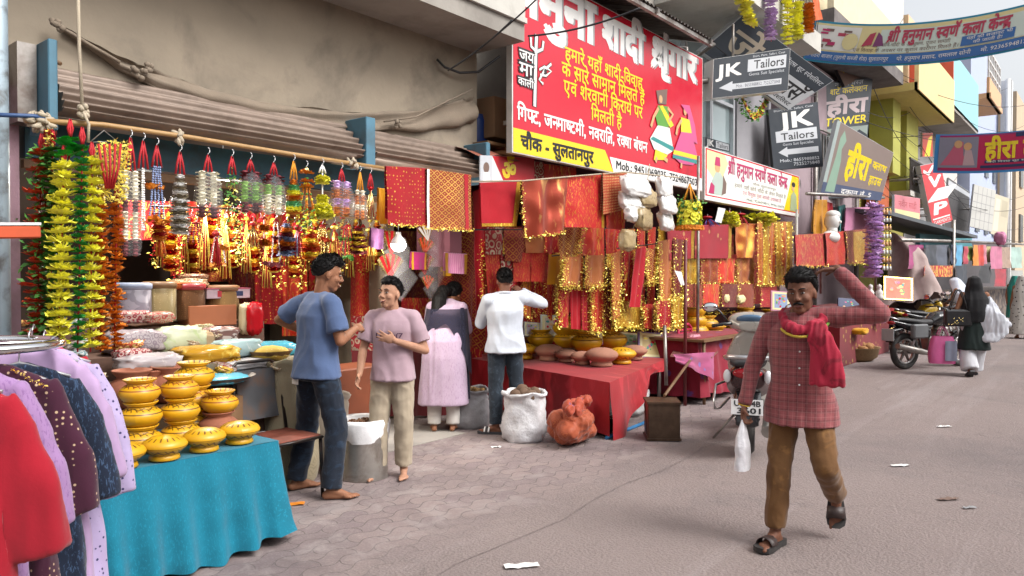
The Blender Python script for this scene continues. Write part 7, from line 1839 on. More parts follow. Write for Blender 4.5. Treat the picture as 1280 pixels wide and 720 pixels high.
def heap(r, z, m, n, s, seed=1):
 def f(g):
  rr = random.Random(seed); g.ell((0, 0, z - .03), (r, r, .07), m, 22, 10, None, lambda d: 1 + .1 * noise.noise(d * 5))
  for i in range(n):
   a = rr.uniform(0, 6.28); q = r * math.sqrt(rr.random()) * .95; g.ell((q * math.cos(a), q * math.sin(a), z + .035 * (1 - (q / r) ** 2) + rr.uniform(-.01, .012)), (s * rr.uniform(.7, 1.3), s * rr.uniform(.7, 1.3), s * rr.uniform(.5, 1)), m, 7, 5)
 return f
M_jute = fab('jute', '#b3a68a', '#8f8266', 'check', 60, coords='Object'); M_whitesack = mat('whitesack', (.60, .60, .62), .5, var=.12, bs=.9, bscale=26, dirt='#8a8078', dirt_amt=.4); M_greysack = mat('greysack', srgb('#a3a2a5')[:3], .45, var=.15, bs=.9, bscale=22)
q = P(357, 500, Y=5.0); sack('tall pale jute sack of puffed rice behind the tube chair', (q.x + .05, 5.0, 0), .19, .93, M_jute, heap(.17, .86, M_puff, 120, .012), M_puff, seed=3)
q = P(335, 500, Y=4.85); sack('clear grey bag behind the back of the tube chair', (q.x + .12, 5.02, 0), .13, .42, M_plastic2, None, None, seed=8)
q = P(405, 520, Y=5.1); sack('beige printed sack behind the steel drum', (q.x, 5.1, 0), .2, .62, fab('printsack', '#a99c8c', '#8c5f5a', 'sparse', 6, coords='Object'), None, None, seed=5)
q = P(372, 470, Y=5.3); sack('purple and beige sack between the chair and the blue shirted man', (q.x - .15, 5.35, 0), .17, .8, fab('purplesack', '#6a5468', '#a99c8c', 'sparse', 6, coords='Object'), None, None, seed=6)
# steel drum with cloth lined top
q = P(470, 600, Z=0); t = thing('steel_drum', 'dented steel drum lined with white plastic and filled with nuts', 'drum', (q.x, q.y + .14, 0)); g = MB(); r = .185
g.lathe([(0, .0), (r * 1.02, 0), (r * 1.04, .01), (r * 1.0, .03), (r, .38), (r * 1.02, .42), (r * .98, .43), (0, .43)], mat('drumsteel', (.42, .39, .36), .38, .8, var=.25, dirt='#6e5a48', dirt_amt=.6, dscale=5), 36, wob=.03); g.build('barrel', None, t)
g = MB(); g.lathe([(r * 1.0, .30), (r * 1.06, .36), (r * 1.1, .44), (r * 1.06, .475), (r * .95, .46), (r * .85, .42), (0, .40)], mat('linerplastic', (.76, .76, .77), .3, var=.06, bs=.4, bscale=20), 48, wob=.12, seed=4); g.build('liner', None, t); g = MB(); heap(r * .85, .42, M_nuts2, 160, .012, 4)(g); g.build('nuts', None, t)
g = MB(); q = P(442, 545, Y=5.2); g.box((q.x, 5.3, .4), (.6, .4, .8), bevel=.01); top('counter_block', g, 'dark orange brown counter between the man in blue and the boy', 'counter', mat('orangecounter', srgb('#7d3f22')[:3], .6, var=.2))
# ---------------------------------------------------------------- cloths hung in front of the second shop
T = M_tin
hang('dotted_cloth', 'red cloth scattered with gold dots on the end of the bamboo rail', [(483, 208), (536, 211), (535, 283), (486, 281)], 4.55, F_reddot, 1, .012, T, 'b')
hang('scalloped_cloth', 'gold scallop patterned cloth folded over the rail beside the dotted red cloth', [(534, 211), (589, 219), (591, 288), (535, 286)], 4.53, F_goldscal, 1, .012, T, 'b', band=[(0, .05, 0, 1, M_pearl), (.82, .92, 0, 1, F_red)])
hang('plain_red_cloth', 'plain red cloth with a broad gold border on the rope', [(600, 229), (653, 227), (645, 283), (602, 283)], (4.7, 4.6), F_red, 1, .01, band=[(.86, 1, 0, 1, F_goldf), (0, 1, .93, 1, F_goldf)])
hang('copper_cloth', 'shiny copper satin cloth gathered in the middle', [(652, 227), (709, 222), (705, 288), (655, 294)], (4.5, 4.4), F_copper, 2, .04, T, 'bl', scal=.03)
hang('foil_cloth', 'red cloth printed with broken gold foil strokes', [(706, 222), (755, 217), (756, 285), (707, 284)], (4.4, 4.3), F_foil, 1, .015, band=[(.93, 1, 0, 1, F_goldf)])
hang('dotted_cloth', 'orange cloth with rows of pale gold dots behind the clear packets', [(754, 217), (784, 216), (782, 262), (755, 268)], 4.25, F_orangedot, 1, .012)
hang('dotted_cloth', 'orange cloth under the dotted orange one, beside the clear packets', [(757, 264), (782, 262), (780, 288), (757, 285)], 4.3, F_orange, 1, .012)
g = MB(); g.tube([P(590, 227, Y=4.68), P(655, 226, Y=4.5), P(710, 221, Y=4.38), P(780, 215, Y=4.2), P(850, 222, Y=4.2)], .008, M_rope, 6); top('hanging_rope', g, 'rope under the large red sign from which the red cloths hang', 'rope')
g = MB(); g.tube([P(560, 287, Y=4.85), P(660, 287, Y=4.85), P(775, 286, Y=4.85)], .007, M_dark, 6); g.tube([P(690, 320, Y=4.75), P(860, 300, Y=4.7)], .007, M_dark, 6); top('hanging_line', g, 'dark line strung below the upper row of red cloths', 'line')
ll = [('maroon cloth with gold scrolls below the plain red cloth', [(607, 284), (630, 284), (629, 318), (608, 318)], 4.95, F_silver), ('red cloth with a white and gold ring print beside the maroon scrolls', [(630, 284), (659, 285), (657, 328), (632, 326)], 4.93, F_redscal),
 ('orange red small cloth behind the head of the man in white', [(606, 316), (628, 318), (628, 372), (610, 372)], 4.98, F_foil), ('red and silver cloth above the head of the man in white', [(626, 318), (643, 318), (643, 366), (628, 366)], 4.96, F_silver),
 ('orange cloth with slanting gold threads right of the head of the man in white', [(641, 316), (666, 316), (664, 352), (643, 352)], 4.94, F_zari), ('orange cloth with slanting gold threads next to the yellow cloth', [(664, 316), (686, 316), (684, 352), (665, 352)], 4.93, F_zari),
 ('yellow orange cloth between the slanting gold cloths and the tinsel trimmed squares', [(686, 318), (700, 318), (699, 355), (684, 356)], 4.9, F_yellow), ('small red cloth under the copper satin', [(657, 290), (682, 290), (681, 316), (658, 316)], 4.92, F_redsq), ('second small red cloth under the copper satin', [(683, 290), (700, 290), (699, 316), (683, 316)], 4.9, F_redgold)]
for lb, px, Y, m in ll: hang('small_cloth', lb, px, Y, m, 1, .012, back=False)
tl = [('scalloped brown cloth with a round gold tinsel edge', [(698, 284), (728, 283), (720, 322), (700, 328)], 4.7, F_goldscal, 'rb'), ('dark red square with a gold tinsel edge on the left', [(706, 322), (728, 320), (724, 358), (703, 358)], 4.65, F_redsq, 'lb'),
 ('checked red square with wide gold tinsel edges', [(732, 319), (756, 319), (755, 358), (732, 358)], 4.62, F_redsq, 'lrb'), ('orange foil cloth above the checked red square', [(727, 286), (755, 284), (754, 320), (728, 319)], 4.72, F_orange, ''), ('narrow orange foil cloth below the clear packets', [(757, 286), (772, 286), (770, 316), (757, 318)], 4.7, F_foil, ''),
 ('red strip with gold tinsel below the dark red square', [(698, 362), (712, 362), (711, 410), (699, 408)], 4.8, F_redgold, 'l'), ('plain red strip below the dark red square', [(713, 362), (726, 362), (726, 412), (713, 411)], 4.8, F_red, ''), ('dotted red strip below the checked square', [(727, 362), (737, 362), (737, 414), (727, 412)], 4.78, F_reddot, 'r'),
 ('orange red strip edged with thick tinsel above the yellow pots', [(738, 362), (753, 362), (752, 416), (739, 413)], 4.75, F_zari, 'lrb'), ('dark red strip beside the thick tinsel strip', [(755, 340), (766, 330), (765, 412), (756, 412)], 4.72, F_maroon, 'r'),
 ('red tinsel striped scarf left of the gold skirt cloth', [(764, 318), (778, 312), (776, 395), (766, 400)], 4.6, F_redsq, 'lr'), ('wine red scarf with a gold tinsel fringe hung in the middle', [(779, 312), (792, 310), (790, 378), (780, 375)], 4.58, F_redgold, 'r'),
 ('gold tinsel skirt cloth hanging above the terracotta pots', [(770, 372), (800, 370), (804, 410), (768, 408)], 4.62, F_goldf, 'blr'), ('plain dark red scarf with a pointed end over the gold skirt cloth', [(794, 312), (808, 308), (800, 384), (786, 384)], 4.5, F_red, ''),
 ('brown gold mat with a rounded tinsel edge', [(806, 312), (822, 310), (818, 352), (808, 356)], 4.52, F_goldscal, 'lrb'), ('long red scarf looped beside the iron post', [(822, 302), (842, 298), (838, 375), (824, 378)], 4.5, F_redsq, 'lrb'), ('outer red scarf with tinsel nearest the lantern garland', [(842, 298), (856, 300), (852, 370), (840, 372)], 4.48, F_maroon, 'rb'),
 ('spotted red strip with gold tinsel above the framed prints', [(820, 376), (838, 376), (838, 410), (820, 409)], 4.46, F_reddot, 'lrb'), ('gold and red strip at the iron post', [(840, 372), (853, 372), (851, 412), (841, 410)], 4.45, F_goldf, 'lr'), ('red strip with tinsel left of the spotted one', [(804, 380), (818, 380), (816, 412), (806, 410)], 4.55, F_zari, 'lr')]
for lb, px, Y, m, tr_ in tl: hang('tinsel_cloth', lb, px, Y, m, 2, .014, T if tr_ else None, tr_, back=False, tr=.042, dens=620)
hang('back_cloth', 'wide dark red backdrop cloth behind the tinsel trimmed cloths', [(600, 285), (870, 270), (870, 445), (600, 455)], 6.95, F_redgold, 9, .04, cat='backdrop cloth', back=False)
hang('glitter_cloth', 'glittering pink gold cloth pinned under the yellow strip of the large red sign', [(640, 200), (680, 203), (680, 226), (640, 228)], 5.0, F_silver, 2, .01); hang('glitter_cloth', 'orange red cloth behind the rope under the large red sign', [(680, 205), (720, 210), (720, 224), (680, 226)], 5.0, F_orange, 2, .01)
for k in range(20):
 x = 602 + k * 13; hang('tinsel_strip', 'red or gold tinsel strip in the dense back row above the crimson table', [(x, 300 - k), (x + 10, 300 - k), (x + 10, 392 + R.uniform(-8, 10)), (x, 392 + R.uniform(-8, 10))], 5.1 + R.uniform(-.05, .05), (F_redgold, F_zari, F_goldf, F_red, F_goldstripe)[k % 5], 1, .015, T, 'lb', group='tinsel strips in the back row', back=False, tr=.03, dens=200)
# clear packets bundle
t = thing('packet_bundle', 'bundle of clear packets of white goods hung in front of the large red sign', 'bundle', P(812, 220, Y=4.1))
for x, y, w, h, m in ((795, 233, 26, 13, 0), (830, 235, 24, 13, 0), (790, 251, 22, 12, 0), (808, 248, 16, 11, 1), (834, 255, 24, 13, 0), (790, 268, 18, 9, 0), (805, 274, 24, 13, 1), (832, 276, 22, 13, 0), (784, 300, 13, 12, 1)):
 c = P(x, y, Y=4.08 + R.uniform(-.04, .04)); ww = w * .0042; g = MB(); pillow(g, c, (ww * 2.2, .06, h * .0042 * 2.2), (mat('packwhite', (.74, .73, .71), .2, var=.12, vs=14, bs=.35, bscale=30, spec=.8) if not m else mat('packtan', srgb('#b09a72')[:3], .3, var=.25, vs=14, bs=.6, bscale=22)), R.uniform(-.25, .25), .2, x * .1, R.uniform(-.35, .1)); child('packet', g, None, t)
g = MB(); g.tube([P(812, 205, Y=4.2), P(808, 240, Y=4.12), P(790, 290, Y=4.12)], .005, M_rope, 5); child('cord', g, M_rope, t)
t = thing('lantern_garland', 'yellow and green flower lantern with an orange rim beside the clear packets', 'garland', P(860, 235, Y=4.15)); c = P(862, 268, Y=4.15); g = MB()
for k in range(90): a = R.uniform(0, 6.28); petal_disc(g, c + V((.13 * math.cos(a), .13 * math.sin(a), R.uniform(-.12, .13))), (math.cos(a), math.sin(a), .4), .035, 6, F_py if R.random() < .7 else F_leaf, .4, layers=2)
for k in range(24): a = k * .262; petal_disc(g, c + V((.16 * math.cos(a), .16 * math.sin(a), -.17)), (math.cos(a), math.sin(a), .4), .03, 7, F_po, .4, layers=2); leaves(g, c + V((.13 * math.cos(a), .13 * math.sin(a), .14)), 5, .03, .035, F_leaf); leaves(g, c + V((.13 * math.cos(a), .13 * math.sin(a), -.12)), 4, .03, .035, F_leaf)
child('flowers', g, None, t); g = MB()
for k in range(5): g.tube([c + V((0, 0, .38)), c + V((.1 * math.cos(k * 1.26), .1 * math.sin(k * 1.26), .14))], .008, M_orangecord, 5)
child('cord', g, None, t)
# ---------------------------------------------------------------- red cloth table with pots
A, B, C_, D = V((6.2, 3.80, 0)), V((8.45, 4.35, 0)), V((8.5, 6.6, 0)), V((7.0, 6.5, 0)); ZR = .565
t = thing('pot_table', 'wooden table on steel legs under the red cloth', 'table', (7.3, 4.8, 0)); g = MB(); g.slab([p + V((0, 0, ZR - .05)) for p in (A + V((.06, .06, 0)), B + V((-.04, .06, 0)), C_, D)], V((0, 0, .04)), M_wood); child('tabletop', g, M_wood, t)
for p in (A + V((.15, .15, 0)), B + V((-.05, .08, 0)), C_ + V((-.1, -.1, 0)), D + V((.1, -.1, 0))): g = MB(); g.cyl(p, p + V((0, 0, ZR - .05)), .026, None, M_oldsteel, 10); child('leg', g, M_oldsteel, t)
F_redcl = fab('redtablecloth', '#a50f1c', '#bd2530', 'sheen', 5, rough=.55, rough2=.5)
g = MB(); g.grid(lambda u, v: (A * (1 - u) + B * u) * (1 - v) + (D * (1 - u) + C_ * u) * v + V((0, 0, ZR + .006 * noise.noise(V((u * 5, v * 5, 0))))), 24, 18, F_redcl, True, 2.2, 1.7)
def side_(P0, P1, drop, nn):
 def f(u, v):
  p = P0.lerp(P1, u); o = .05 * v + .035 * v * math.sin(u * 17) + .03 * v * noise.noise(V((u * 9, v * 3, 2))) ; return p + nn * o + V((0, 0, ZR + .002 - v * drop(u)))
 return f
n1 = V((B - A).y and ((B - A).y, -(B - A).x, 0)).normalized(); n0 = V((-(A - D).y * -1, -(A - D).x, 0)); n0 = V((-1, -.45, 0)).normalized()
g.grid(side_(D, A, lambda u: .535 - .03 * math.sin(u * 9), n0), 60, 16, F_redcl, True, 2.0, .55); g.grid(side_(A, B, lambda u: .54 * max(0, 1 - u * 1.75) ** .8 + .16 * (1 - .4 * u) if u < .6 else .10, n1), 60, 16, F_redcl, True, 2.2, .4)
top('red_tablecloth', g, 'crimson cloth draped over the pot table down to the paving on its near side', 'tablecloth')
M_tpot = M_terra2; G2 = 'pots heaped on the crimson table'
def tp(x, y, Zo, k, m, lb, lid=False):
 q = P(x, y, Z=ZR + .008 + Zo); q.z = ZR + .008 + Zo; pot(lb, q, m, LIDP if lid else PROF, k, G2, 'dome_pot' if lid else 'clay_pot')
def tpd(x, y, d, k, m, lb, lid=False): d += 1.35; k *= 1.16; q = P(x, y, d=d); pot(lb, q, m, LIDP if lid else PROF, k, G2, 'dome_pot' if lid else 'clay_pot')
for x, y, k, m, lb in ((655, 448, 1.5, M_ylid, 'yellow dome lid beside the sleeve of the man in white'), (686, 450, 1.55, M_tpot, 'large terracotta dome left of the smaller ones on the crimson table'), (708, 452, 1.2, M_tpot, 'darker small terracotta dome on the crimson table'), (728, 455, 1.2, M_tpot, 'paler small terracotta dome on the crimson table'), (752, 457, 1.65, M_tpot, 'largest terracotta dome at the front corner of the crimson table'), (777, 454, 1.5, M_ylid, 'yellow dome lid at the right of the front row on the crimson table'), (793, 449, 1.4, M_tpot, 'terracotta dome beside the framed prints')): tp(x, y, 0, k, m, lb, True)
for x, y, d, k, m, lb in ((676, 433, 8.6, 1.4, M_ypot2, 'yellow pot at the left of the upper row on the crimson table'), (709, 434, 8.3, 1.4, M_ypot2, 'yellow pot carrying another yellow pot on the crimson table'), (733, 439, 7.9, 1.55, M_ypot2, 'yellow pot in the middle of the upper row on the crimson table'), (764, 436, 8.2, 1.6, M_ypot2, 'yellow pot at the right of the upper row on the crimson table'), (709, 420, 8.3, 1.5, M_ypot2, 'topmost yellow pot on the crimson table'), (730, 418, 8.9, 1.5, M_terra, 'terracotta pot behind the topmost yellow pot'), (650, 432, 8.9, 1.5, M_terra, 'terracotta pot behind the man in white')): tpd(x, y, d, k, m, lb)
g = MB(); g.slab([P(640, 437, d=9.75), P(800, 437, d=9.65), P(800, 434, d=10.2), P(640, 434, d=10.3)], V((0, 0, -.02)), M_wood)
for q in (P(645, 437, d=9.9), P(795, 437, d=9.8)): g.box((q.x, q.y, (ZR + q.z) / 2), (.05, .05, q.z - ZR))
top('plank_shelf', g, 'low plank on the crimson table behind the domes', 'shelf', M_wood)
def frame(label, x0, x1, y0, y1, d, fm, pm, tilt=.12, name='framed_print', mt=None):
 d += .95 if name == 'framed_print' else 0
 q_ = Quad(P(x0, y1, d=d), P(x1, y1 + (x1 - x0) * .05, d=d + .1), P(x1, y0 + (x1 - x0) * .08, d=d + .1 + tilt), P(x0, y0, d=d + tilt)); t = thing(name, label, 'print', q_.c[0]); g = MB(); g.slab([q_.at(0, 0), q_.at(1, 0), q_.at(1, 1), q_.at(0, 1)], -q_.n * .03, fm); child('frame', g, fm, t)
 g = MB(); q_.rect(g, .06, .05, .94, .95, mt or I_cream); q_.rect(g, .16, .14, .84, .86, pm); rr = random.Random(int(x0))
 for k in range(14): q_.disc(g, rr.uniform(.25, .75), rr.uniform(.22, .78), rr.uniform(.03, .09), rr.uniform(.03, .07), rr.choice([I_red, I_yel, I_green, I_pink, I_teal, I_skin]), 9)
 child('picture', g, None, t)
frame('framed print with an orange wooden frame on the crimson table', 772, 800, 414, 436, 8.7, ink('orangewood', '#b3622c'), ink('pgreen', '#9fb08a')); frame('framed print with a violet edge at the right end of the crimson table', 798, 828, 414, 447, 8.5, ink('violet', '#7a5fa0'), ink('pgold', '#c9b06a'))
frame('pale print with pink arches behind the yellow pots', 676, 708, 393, 420, 9.0, I_pale, ink('ppale', '#c9b8a8')); frame('small print with a violet flower behind the sleeve of the man in white', 655, 675, 402, 420, 8.9, I_lgrey, ink('ppale2', '#b5a8b8')); frame('tiny violet print between yellow pots', 741, 754, 413, 430, 8.3, ink('violet2', '#8a6fae'), I_pale)
# ground goods
q = G(672, 552); sack('white woven sack with rolled rim holding brown cakes', (q.x, q.y + .16, 0), .205, .46, M_whitesack, heap(.16, .44, mat('cake', srgb('#6d5544')[:3], .9, var=.2), 8, .065, 3), 1, seed=11)
q = G(606, 536); sack('grey polythene lined sack behind the slippered foot', (q.x, q.y + .22, 0), .21, .40, M_greysack, heap(.18, .36, M_nuts, 40, .03, 5), 1, seed=15)
q = G(732, 558); F_mesh = fab('orangemesh', '#8f3420', '#c26a40', 'check', 75, coords='Object', rough=.6); t = thing('mesh_sack', 'orange mesh sack of terracotta pots slumped on the paving', 'sack', (q.x, q.y + .14, 0), .3); t.scale = (1.25, 1.2, 1.15); g = MB(); rr = random.Random(6)
for k in range(16): a = k * 2.4; e = rr.uniform(.15, 1.0); zz = .085 + .2 * rr.random() * (1.1 - .5 * e); g.ell((.22 * e * math.cos(a), .13 * e * math.sin(a), zz), (.095, .085, .07), None, 16, 10, Matrix.Rotation(rr.uniform(-.7, .7), 3, 'X'))
g.ell((0, 0, .15), (.24, .14, .13), None, 20, 12); fuse(g, 'bag', .010, 2, .016, 15, 3, t, F_mesh)
g = MB()
for k in range(9): g.ell((-.24 + .055 * k, -.05 + .04 * math.sin(k * 1.9), .33 + .025 * math.sin(k * 2.3)), (.05, .03, .045 + .015 * (k % 2)), None, 12, 8, Matrix.Rotation(rr.uniform(-.6, .6), 3, 'Y'))
fuse(g, 'rim', .010, 2, .016, 20, 5, t, fab('meshtop', '#b04a30', '#7d4f7a', 'sparse', 9, coords='Object', rough=.6))
q = G(834, 553); M_tinbox = mat('tinbox', srgb('#5d4a3c')[:3], .45, .55, var=.35, vs=7, dirt='#39291f', dirt_amt=.8, dscale=4, bs=.3, bscale=12)
g = MB(); g.box((0, 0, .19), (.31, .31, .37), M_tinbox, bevel=.012)
for z in (.02, .37): g.box((0, 0, z), (.33, .33, .02), M_tinbox)
for s in (-1, 1): g.tube([(-.10, s * .158, .06), (.11, s * .158, .32)], .006, M_tinbox, 5)
top('tin_canister', g, 'rusty square tin canister standing on the paving by the pot table', 'canister', loc=(q.x + .12, q.y + .12, .004), rz=.62)
g = MB(); a = P(833, 448, Y=3.85); g.tube([V((a.x, a.y, .39)), V((a.x + .05, a.y + .05, 1.05))], .02, M_oldsteel, 8); a = G(838, 505); g.tube([V((6.75, 3.5, .4)), V((8.2, 3.9, .62))], .016, M_wood, 8); top('iron_rods', g, 'iron rod and wooden stick standing in the rusty tin canister', 'rods')
for x, y0, y1, Y, m, lb in ((857, 300, 470, 4.1, mat('maroonpost', srgb('#6d2a2c')[:3], .5), 'maroon iron post beside the outer tinsel scarves'), (873, 195, 450, 4.45, M_oldsteel, 'thin grey post under the jeweller board'), (996, 262, 360, 4.4, M_concw, 'pale post at the far end of the jeweller board')):
 a = P(x, y0, Y=Y); g = MB(); g.tube([V((a.x, a.y, 0)), a], .022, m, 8); top('stall_post', g, lb, 'post')
q = G(790, 528); bagthing('white polythene bag under the crimson table', 785, 528, 4.35, 46, 36, M_plastic2, 'poly_bag', z=.01); bagthing('black plastic bag beside the white polythene bag', 760, 545, 4.05, 26, 16, mat('blackpoly', (.02, .02, .02), .25, bs=.4), 'poly_bag', z=.01); g = MB(); g.tube([G(758, 550) + V((0, 0, .02)), G(812, 528) + V((0, 0, .02))], .018, mat('bluepipe', srgb('#2f7fb8')[:3], .4), 8); top('blue_pipe', g, 'light blue pipe lying on the paving under the crimson table', 'pipe')
# ---------------------------------------------------------------- third stall
M_floral = fab('floralcloth', '#8c0f2a', '#6a3a7a', 'sparse', 5, rough=.7)
t = thing('display_table', 'folding table under a crimson floral cloth between the pot table and the scooter', 'table', (9.3, 4.2, 0)); g = MB(); g.box((9.5, 4.35, .80), (1.9, .9, .03)); child('tabletop', g, M_wood, t)
for x, y in ((8.65, 3.95), (8.62, 4.75), (10.4, 3.95), (10.4, 4.75)): g = MB(); g.tube([(x, y, .79), (x + .02, y, 0)], .022, M_wood, 8); child('leg', g, M_wood, t)
top('floral_cloth', skirt(8.62, 4.02, 10.6, 4.85, .822, .10, M_floral, 18, .03, .04), 'crimson yellow and violet floral cloth hanging to the ground beside the scooter', 'tablecloth')
hang('purple_cloth', 'pink and violet printed cloth slipping off the display table', [(842, 443), (893, 440), (893, 475), (846, 452)], 3.88, fab('pinkprint', '#b0557f', '#8a6fb0', 'sparse', 8), 2, .03, cat='cloth', back=False)
g = MB(); q = P(868, 440, d=9.4); g.slab([P(838, 446, d=9.1), P(890, 448, d=9.2), P(905, 433, d=10.2), P(850, 428, d=10.2)], V((0, 0, .02)), mat('traymetal', srgb('#8a5a52')[:3], .5)); top('flat_tray', g, 'flat reddish tray on the display table', 'tray')
t = thing('plastic_chair', 'bright pink plastic chair behind the display table', 'chair', P(856, 470, d=10.2)); M_pk = mat('pinkplastic', srgb('#d32c5c')[:3], .35); q = P(856, 410, d=10.2); g = MB()
for k in range(7): g.box((q.x, q.y, q.z - .05 * k - .02), (.34, .02, .025), M_pk)
g.tube([q + V((-.19, 0, -.45)), q + V((-.19, 0, 0)), q + V((-.1, 0, .05)), q + V((.1, 0, .05)), q + V((.19, 0, 0)), q + V((.19, 0, -.45))], .02, M_pk, 8); child('backrest', g, M_pk, t); g = MB(); g.box((q.x, q.y - .2, q.z - .42), (.42, .4, .03), M_pk, bevel=.01); child('seat', g, M_pk, t)
for sx in (-1, 1):
 for sy in (0, -1): g = MB(); g.tube([(q.x + .18 * sx, q.y + .38 * sy, q.z - .43), (q.x + .2 * sx, q.y + .4 * sy, 0)], .02, M_pk, 6); child('leg', g, M_pk, t)
hang('motif_cloth', 'red cloth with pale gold sprigs nearest the lantern garland', [(833, 285), (868, 283), (866, 323), (836, 325)], 4.5, F_motif, 1, .01, band=[(.88, 1, 0, 1, F_goldf)]); hang('motif_cloth', 'red cloth with pale gold sprigs in the middle under the jeweller board', [(868, 282), (914, 281), (913, 323), (868, 323)], 4.5, F_motif, 1, .01, band=[(.92, 1, 0, 1, F_goldf)])
hang('gold_cloth', 'orange gold cloth with a red edge folded aslant under the jeweller board', [(917, 279), (946, 280), (940, 322), (920, 322)], 4.48, F_goldstripe, 2, .04)
for i in range(6): x = 946 + i * 7.6; hang('gold_strip', ['first', 'second', 'third', 'fourth', 'fifth', 'sixth'][i] + ' gold tinsel strip from the folded orange gold cloth', [(x, 277), (x + 7, 277), (x + 7, 356), (x, 356)], 4.44 + .01 * i, F_goldf if i % 2 else F_goldstripe, 1, .02, T, 'lrb', group='gold tinsel strips under the jeweller board', back=False, tr=.03, dens=160)
for i, (x, m, lb) in enumerate(((850, F_goldf, 'gold tinsel mat beside the maroon iron post'), (876, F_brick, 'orange brown tinsel mat under the red sprigged cloths'), (898, F_orange, 'orange mat with a pale square ornament'), (921, F_goldscal, 'gold mat left of the gold tinsel strips'))): hang('tinsel_mat', lb, [(x, 323), (x + 21, 323), (x + 21, 354), (x, 354)], 4.55, m, 2, .02, T, 'lrb', back=False, tr=.03, dens=160)
for i, (x, m, lb) in enumerate(((858, F_redscal, 'red diamond patterned square at the left of the lowest cloth row'), (879, F_orange, 'plain orange square in the lowest cloth row'), (903, F_maroon, 'dark red pointed square in the lowest cloth row'), (923, F_redscal, 'red square with gold rings under the gold tinsel strips'), (951, F_reddot, 'small dotted red square beside the flower print'))): hang('square_cloth', lb, [(x, 355), (x + 20, 355), (x + 20, 384), (x, 384)], 4.5, m, 1, .015, T, 'lr', back=False, tr=.02, dens=120)
hang('backdrop_cloth', 'dark red backdrop at the rear of the stall under the jeweller board', [(845, 300), (1000, 285), (1000, 440), (845, 450)], 5.4, F_redgold, 9, .04, cat='backdrop cloth', back=False)
t = thing('stepped_shelf', 'dark red stepped shelf with a gold fringe under the lowest cloth row', 'shelf', P(925, 400, Y=4.7)); g = MB(); a = P(850, 410, Y=4.7); b = P(1000, 400, Y=4.7)
g.box(((a.x + b.x) / 2, 4.95, .75), (b.x - a.x, .5, .04)); g.box(((a.x + b.x) / 2, 5.15, 1.05), (b.x - a.x, .3, .04)); g.box(((a.x + b.x) / 2, 5.2, .5), (b.x - a.x, .2, 1.0)); child('board', g, fab('shelfcloth', '#4d0d14', None), t); g = MB()
tinsel(g, [P(880, 390, Y=4.66), P(935, 391, Y=4.66)], .03, 130, T, .03); tinsel(g, [P(975, 400, Y=4.6), P(1000, 386, Y=4.6)], .03, 130, T, .03); child('fringe', g, None, t)
for x, y, Y, k, lb in ((866, 384, 4.7, 1.6, 'topmost yellow pot at the maroon iron post'), (866, 397, 4.7, 1.7, 'second yellow pot of the column at the maroon iron post'), (867, 410, 4.7, 1.7, 'third yellow pot of the column at the maroon iron post'), (868, 424, 4.7, 1.9, 'lowest wide yellow pot of the column at the maroon iron post'), (883, 414, 4.6, 1.6, 'yellow pot right of the column at the maroon iron post'), (892, 432, 4.5, 2.0, 'wide yellow pot above the scooter mirror'), (917, 424, 4.6, 1.7, 'yellow pot behind the windscreen of the scooter'), (932, 402, 4.7, 1.6, 'yellow pot at the right end of the gold fringe'), (931, 416, 4.65, 1.6, 'yellow pot below the right end of the gold fringe'), (962, 403, 4.7, 1.6, 'yellow pot left of the flower print'), (890, 444, 4.4, 2.0, 'brown pot under the wide yellow pot above the scooter mirror')):
 q = P(x, y, Y=Y); pot(lb, q, M_ypot2 if 'brown' not in lb else M_terra, k=k, group='yellow pots of the third stall')
for x, y, w, h, Y, m, lb, nm in ((908, 378, 10, 10, 4.5, I_cream, 'pale floral ornament left of the cream one on the fringed shelf', 'paper_ornament'), (925, 379, 16, 10, 4.5, I_cream, 'wide pale floral ornament on the fringed shelf', 'paper_ornament'), (868, 436, 20, 18, 4.2, ink('pinkprintbox', '#c98a98'), 'pink printed box under the column of yellow pots', 'printed_box'), (918, 438, 26, 12, 4.3, M_redtin, 'red box behind the scooter mirror', 'red_box')): bagthing(lb, x, y, Y, w, h, m, nm, 'ornament' if 'orn' in nm else 'box', .4)
frame('flower print card with a round silver dish on the right of the fringed shelf', 964, 988, 363, 388, 11.4, ink('cardpink', '#c98aa8'), ink('cardblue', '#8f9fc0'), .05, 'print_card')
for x, y0, y1, k, w, cl_, lb in ((912, 262, 282, 'pom', 5, (F_py, ((.3, .8), (.55, .9), (.8, 1.0), (1, 1.0))), 'string of yellow pompoms under the jeweller board'), (950, 265, 284, 'pom', 8, (F_py, ((.5, 1.0), (.9, .6))), 'single yellow flower ball under the far end of the jeweller board'), (925, 266, 282, 'tassel', 6, (M_redcord, M_redcord), 'red tassel under the jeweller board'), (884, 270, 284, 'tassel', 6, (M_redcord, mat('bluethread', srgb('#2f55b8')[:3], .5)), 'red and blue tassel under the jeweller board')): rail_item('hanging_ornament', lb, x, y0, y1, k, w, cfrac=.12, cols=cl_, cat='ornament', Y=4.55)
hang('white_tag', 'white card tag hanging under the jeweller board', [(898, 259), (907, 261), (902, 279), (894, 277)], 4.5, M_white, 1, .004, cat='tag', back=False); hang('paper_cone', 'pink and white paper cone at the maroon iron post', [(843, 338), (852, 340), (856, 356), (852, 357)], 4.05, M_pearl, 1, .006, cat='cone', back=False)
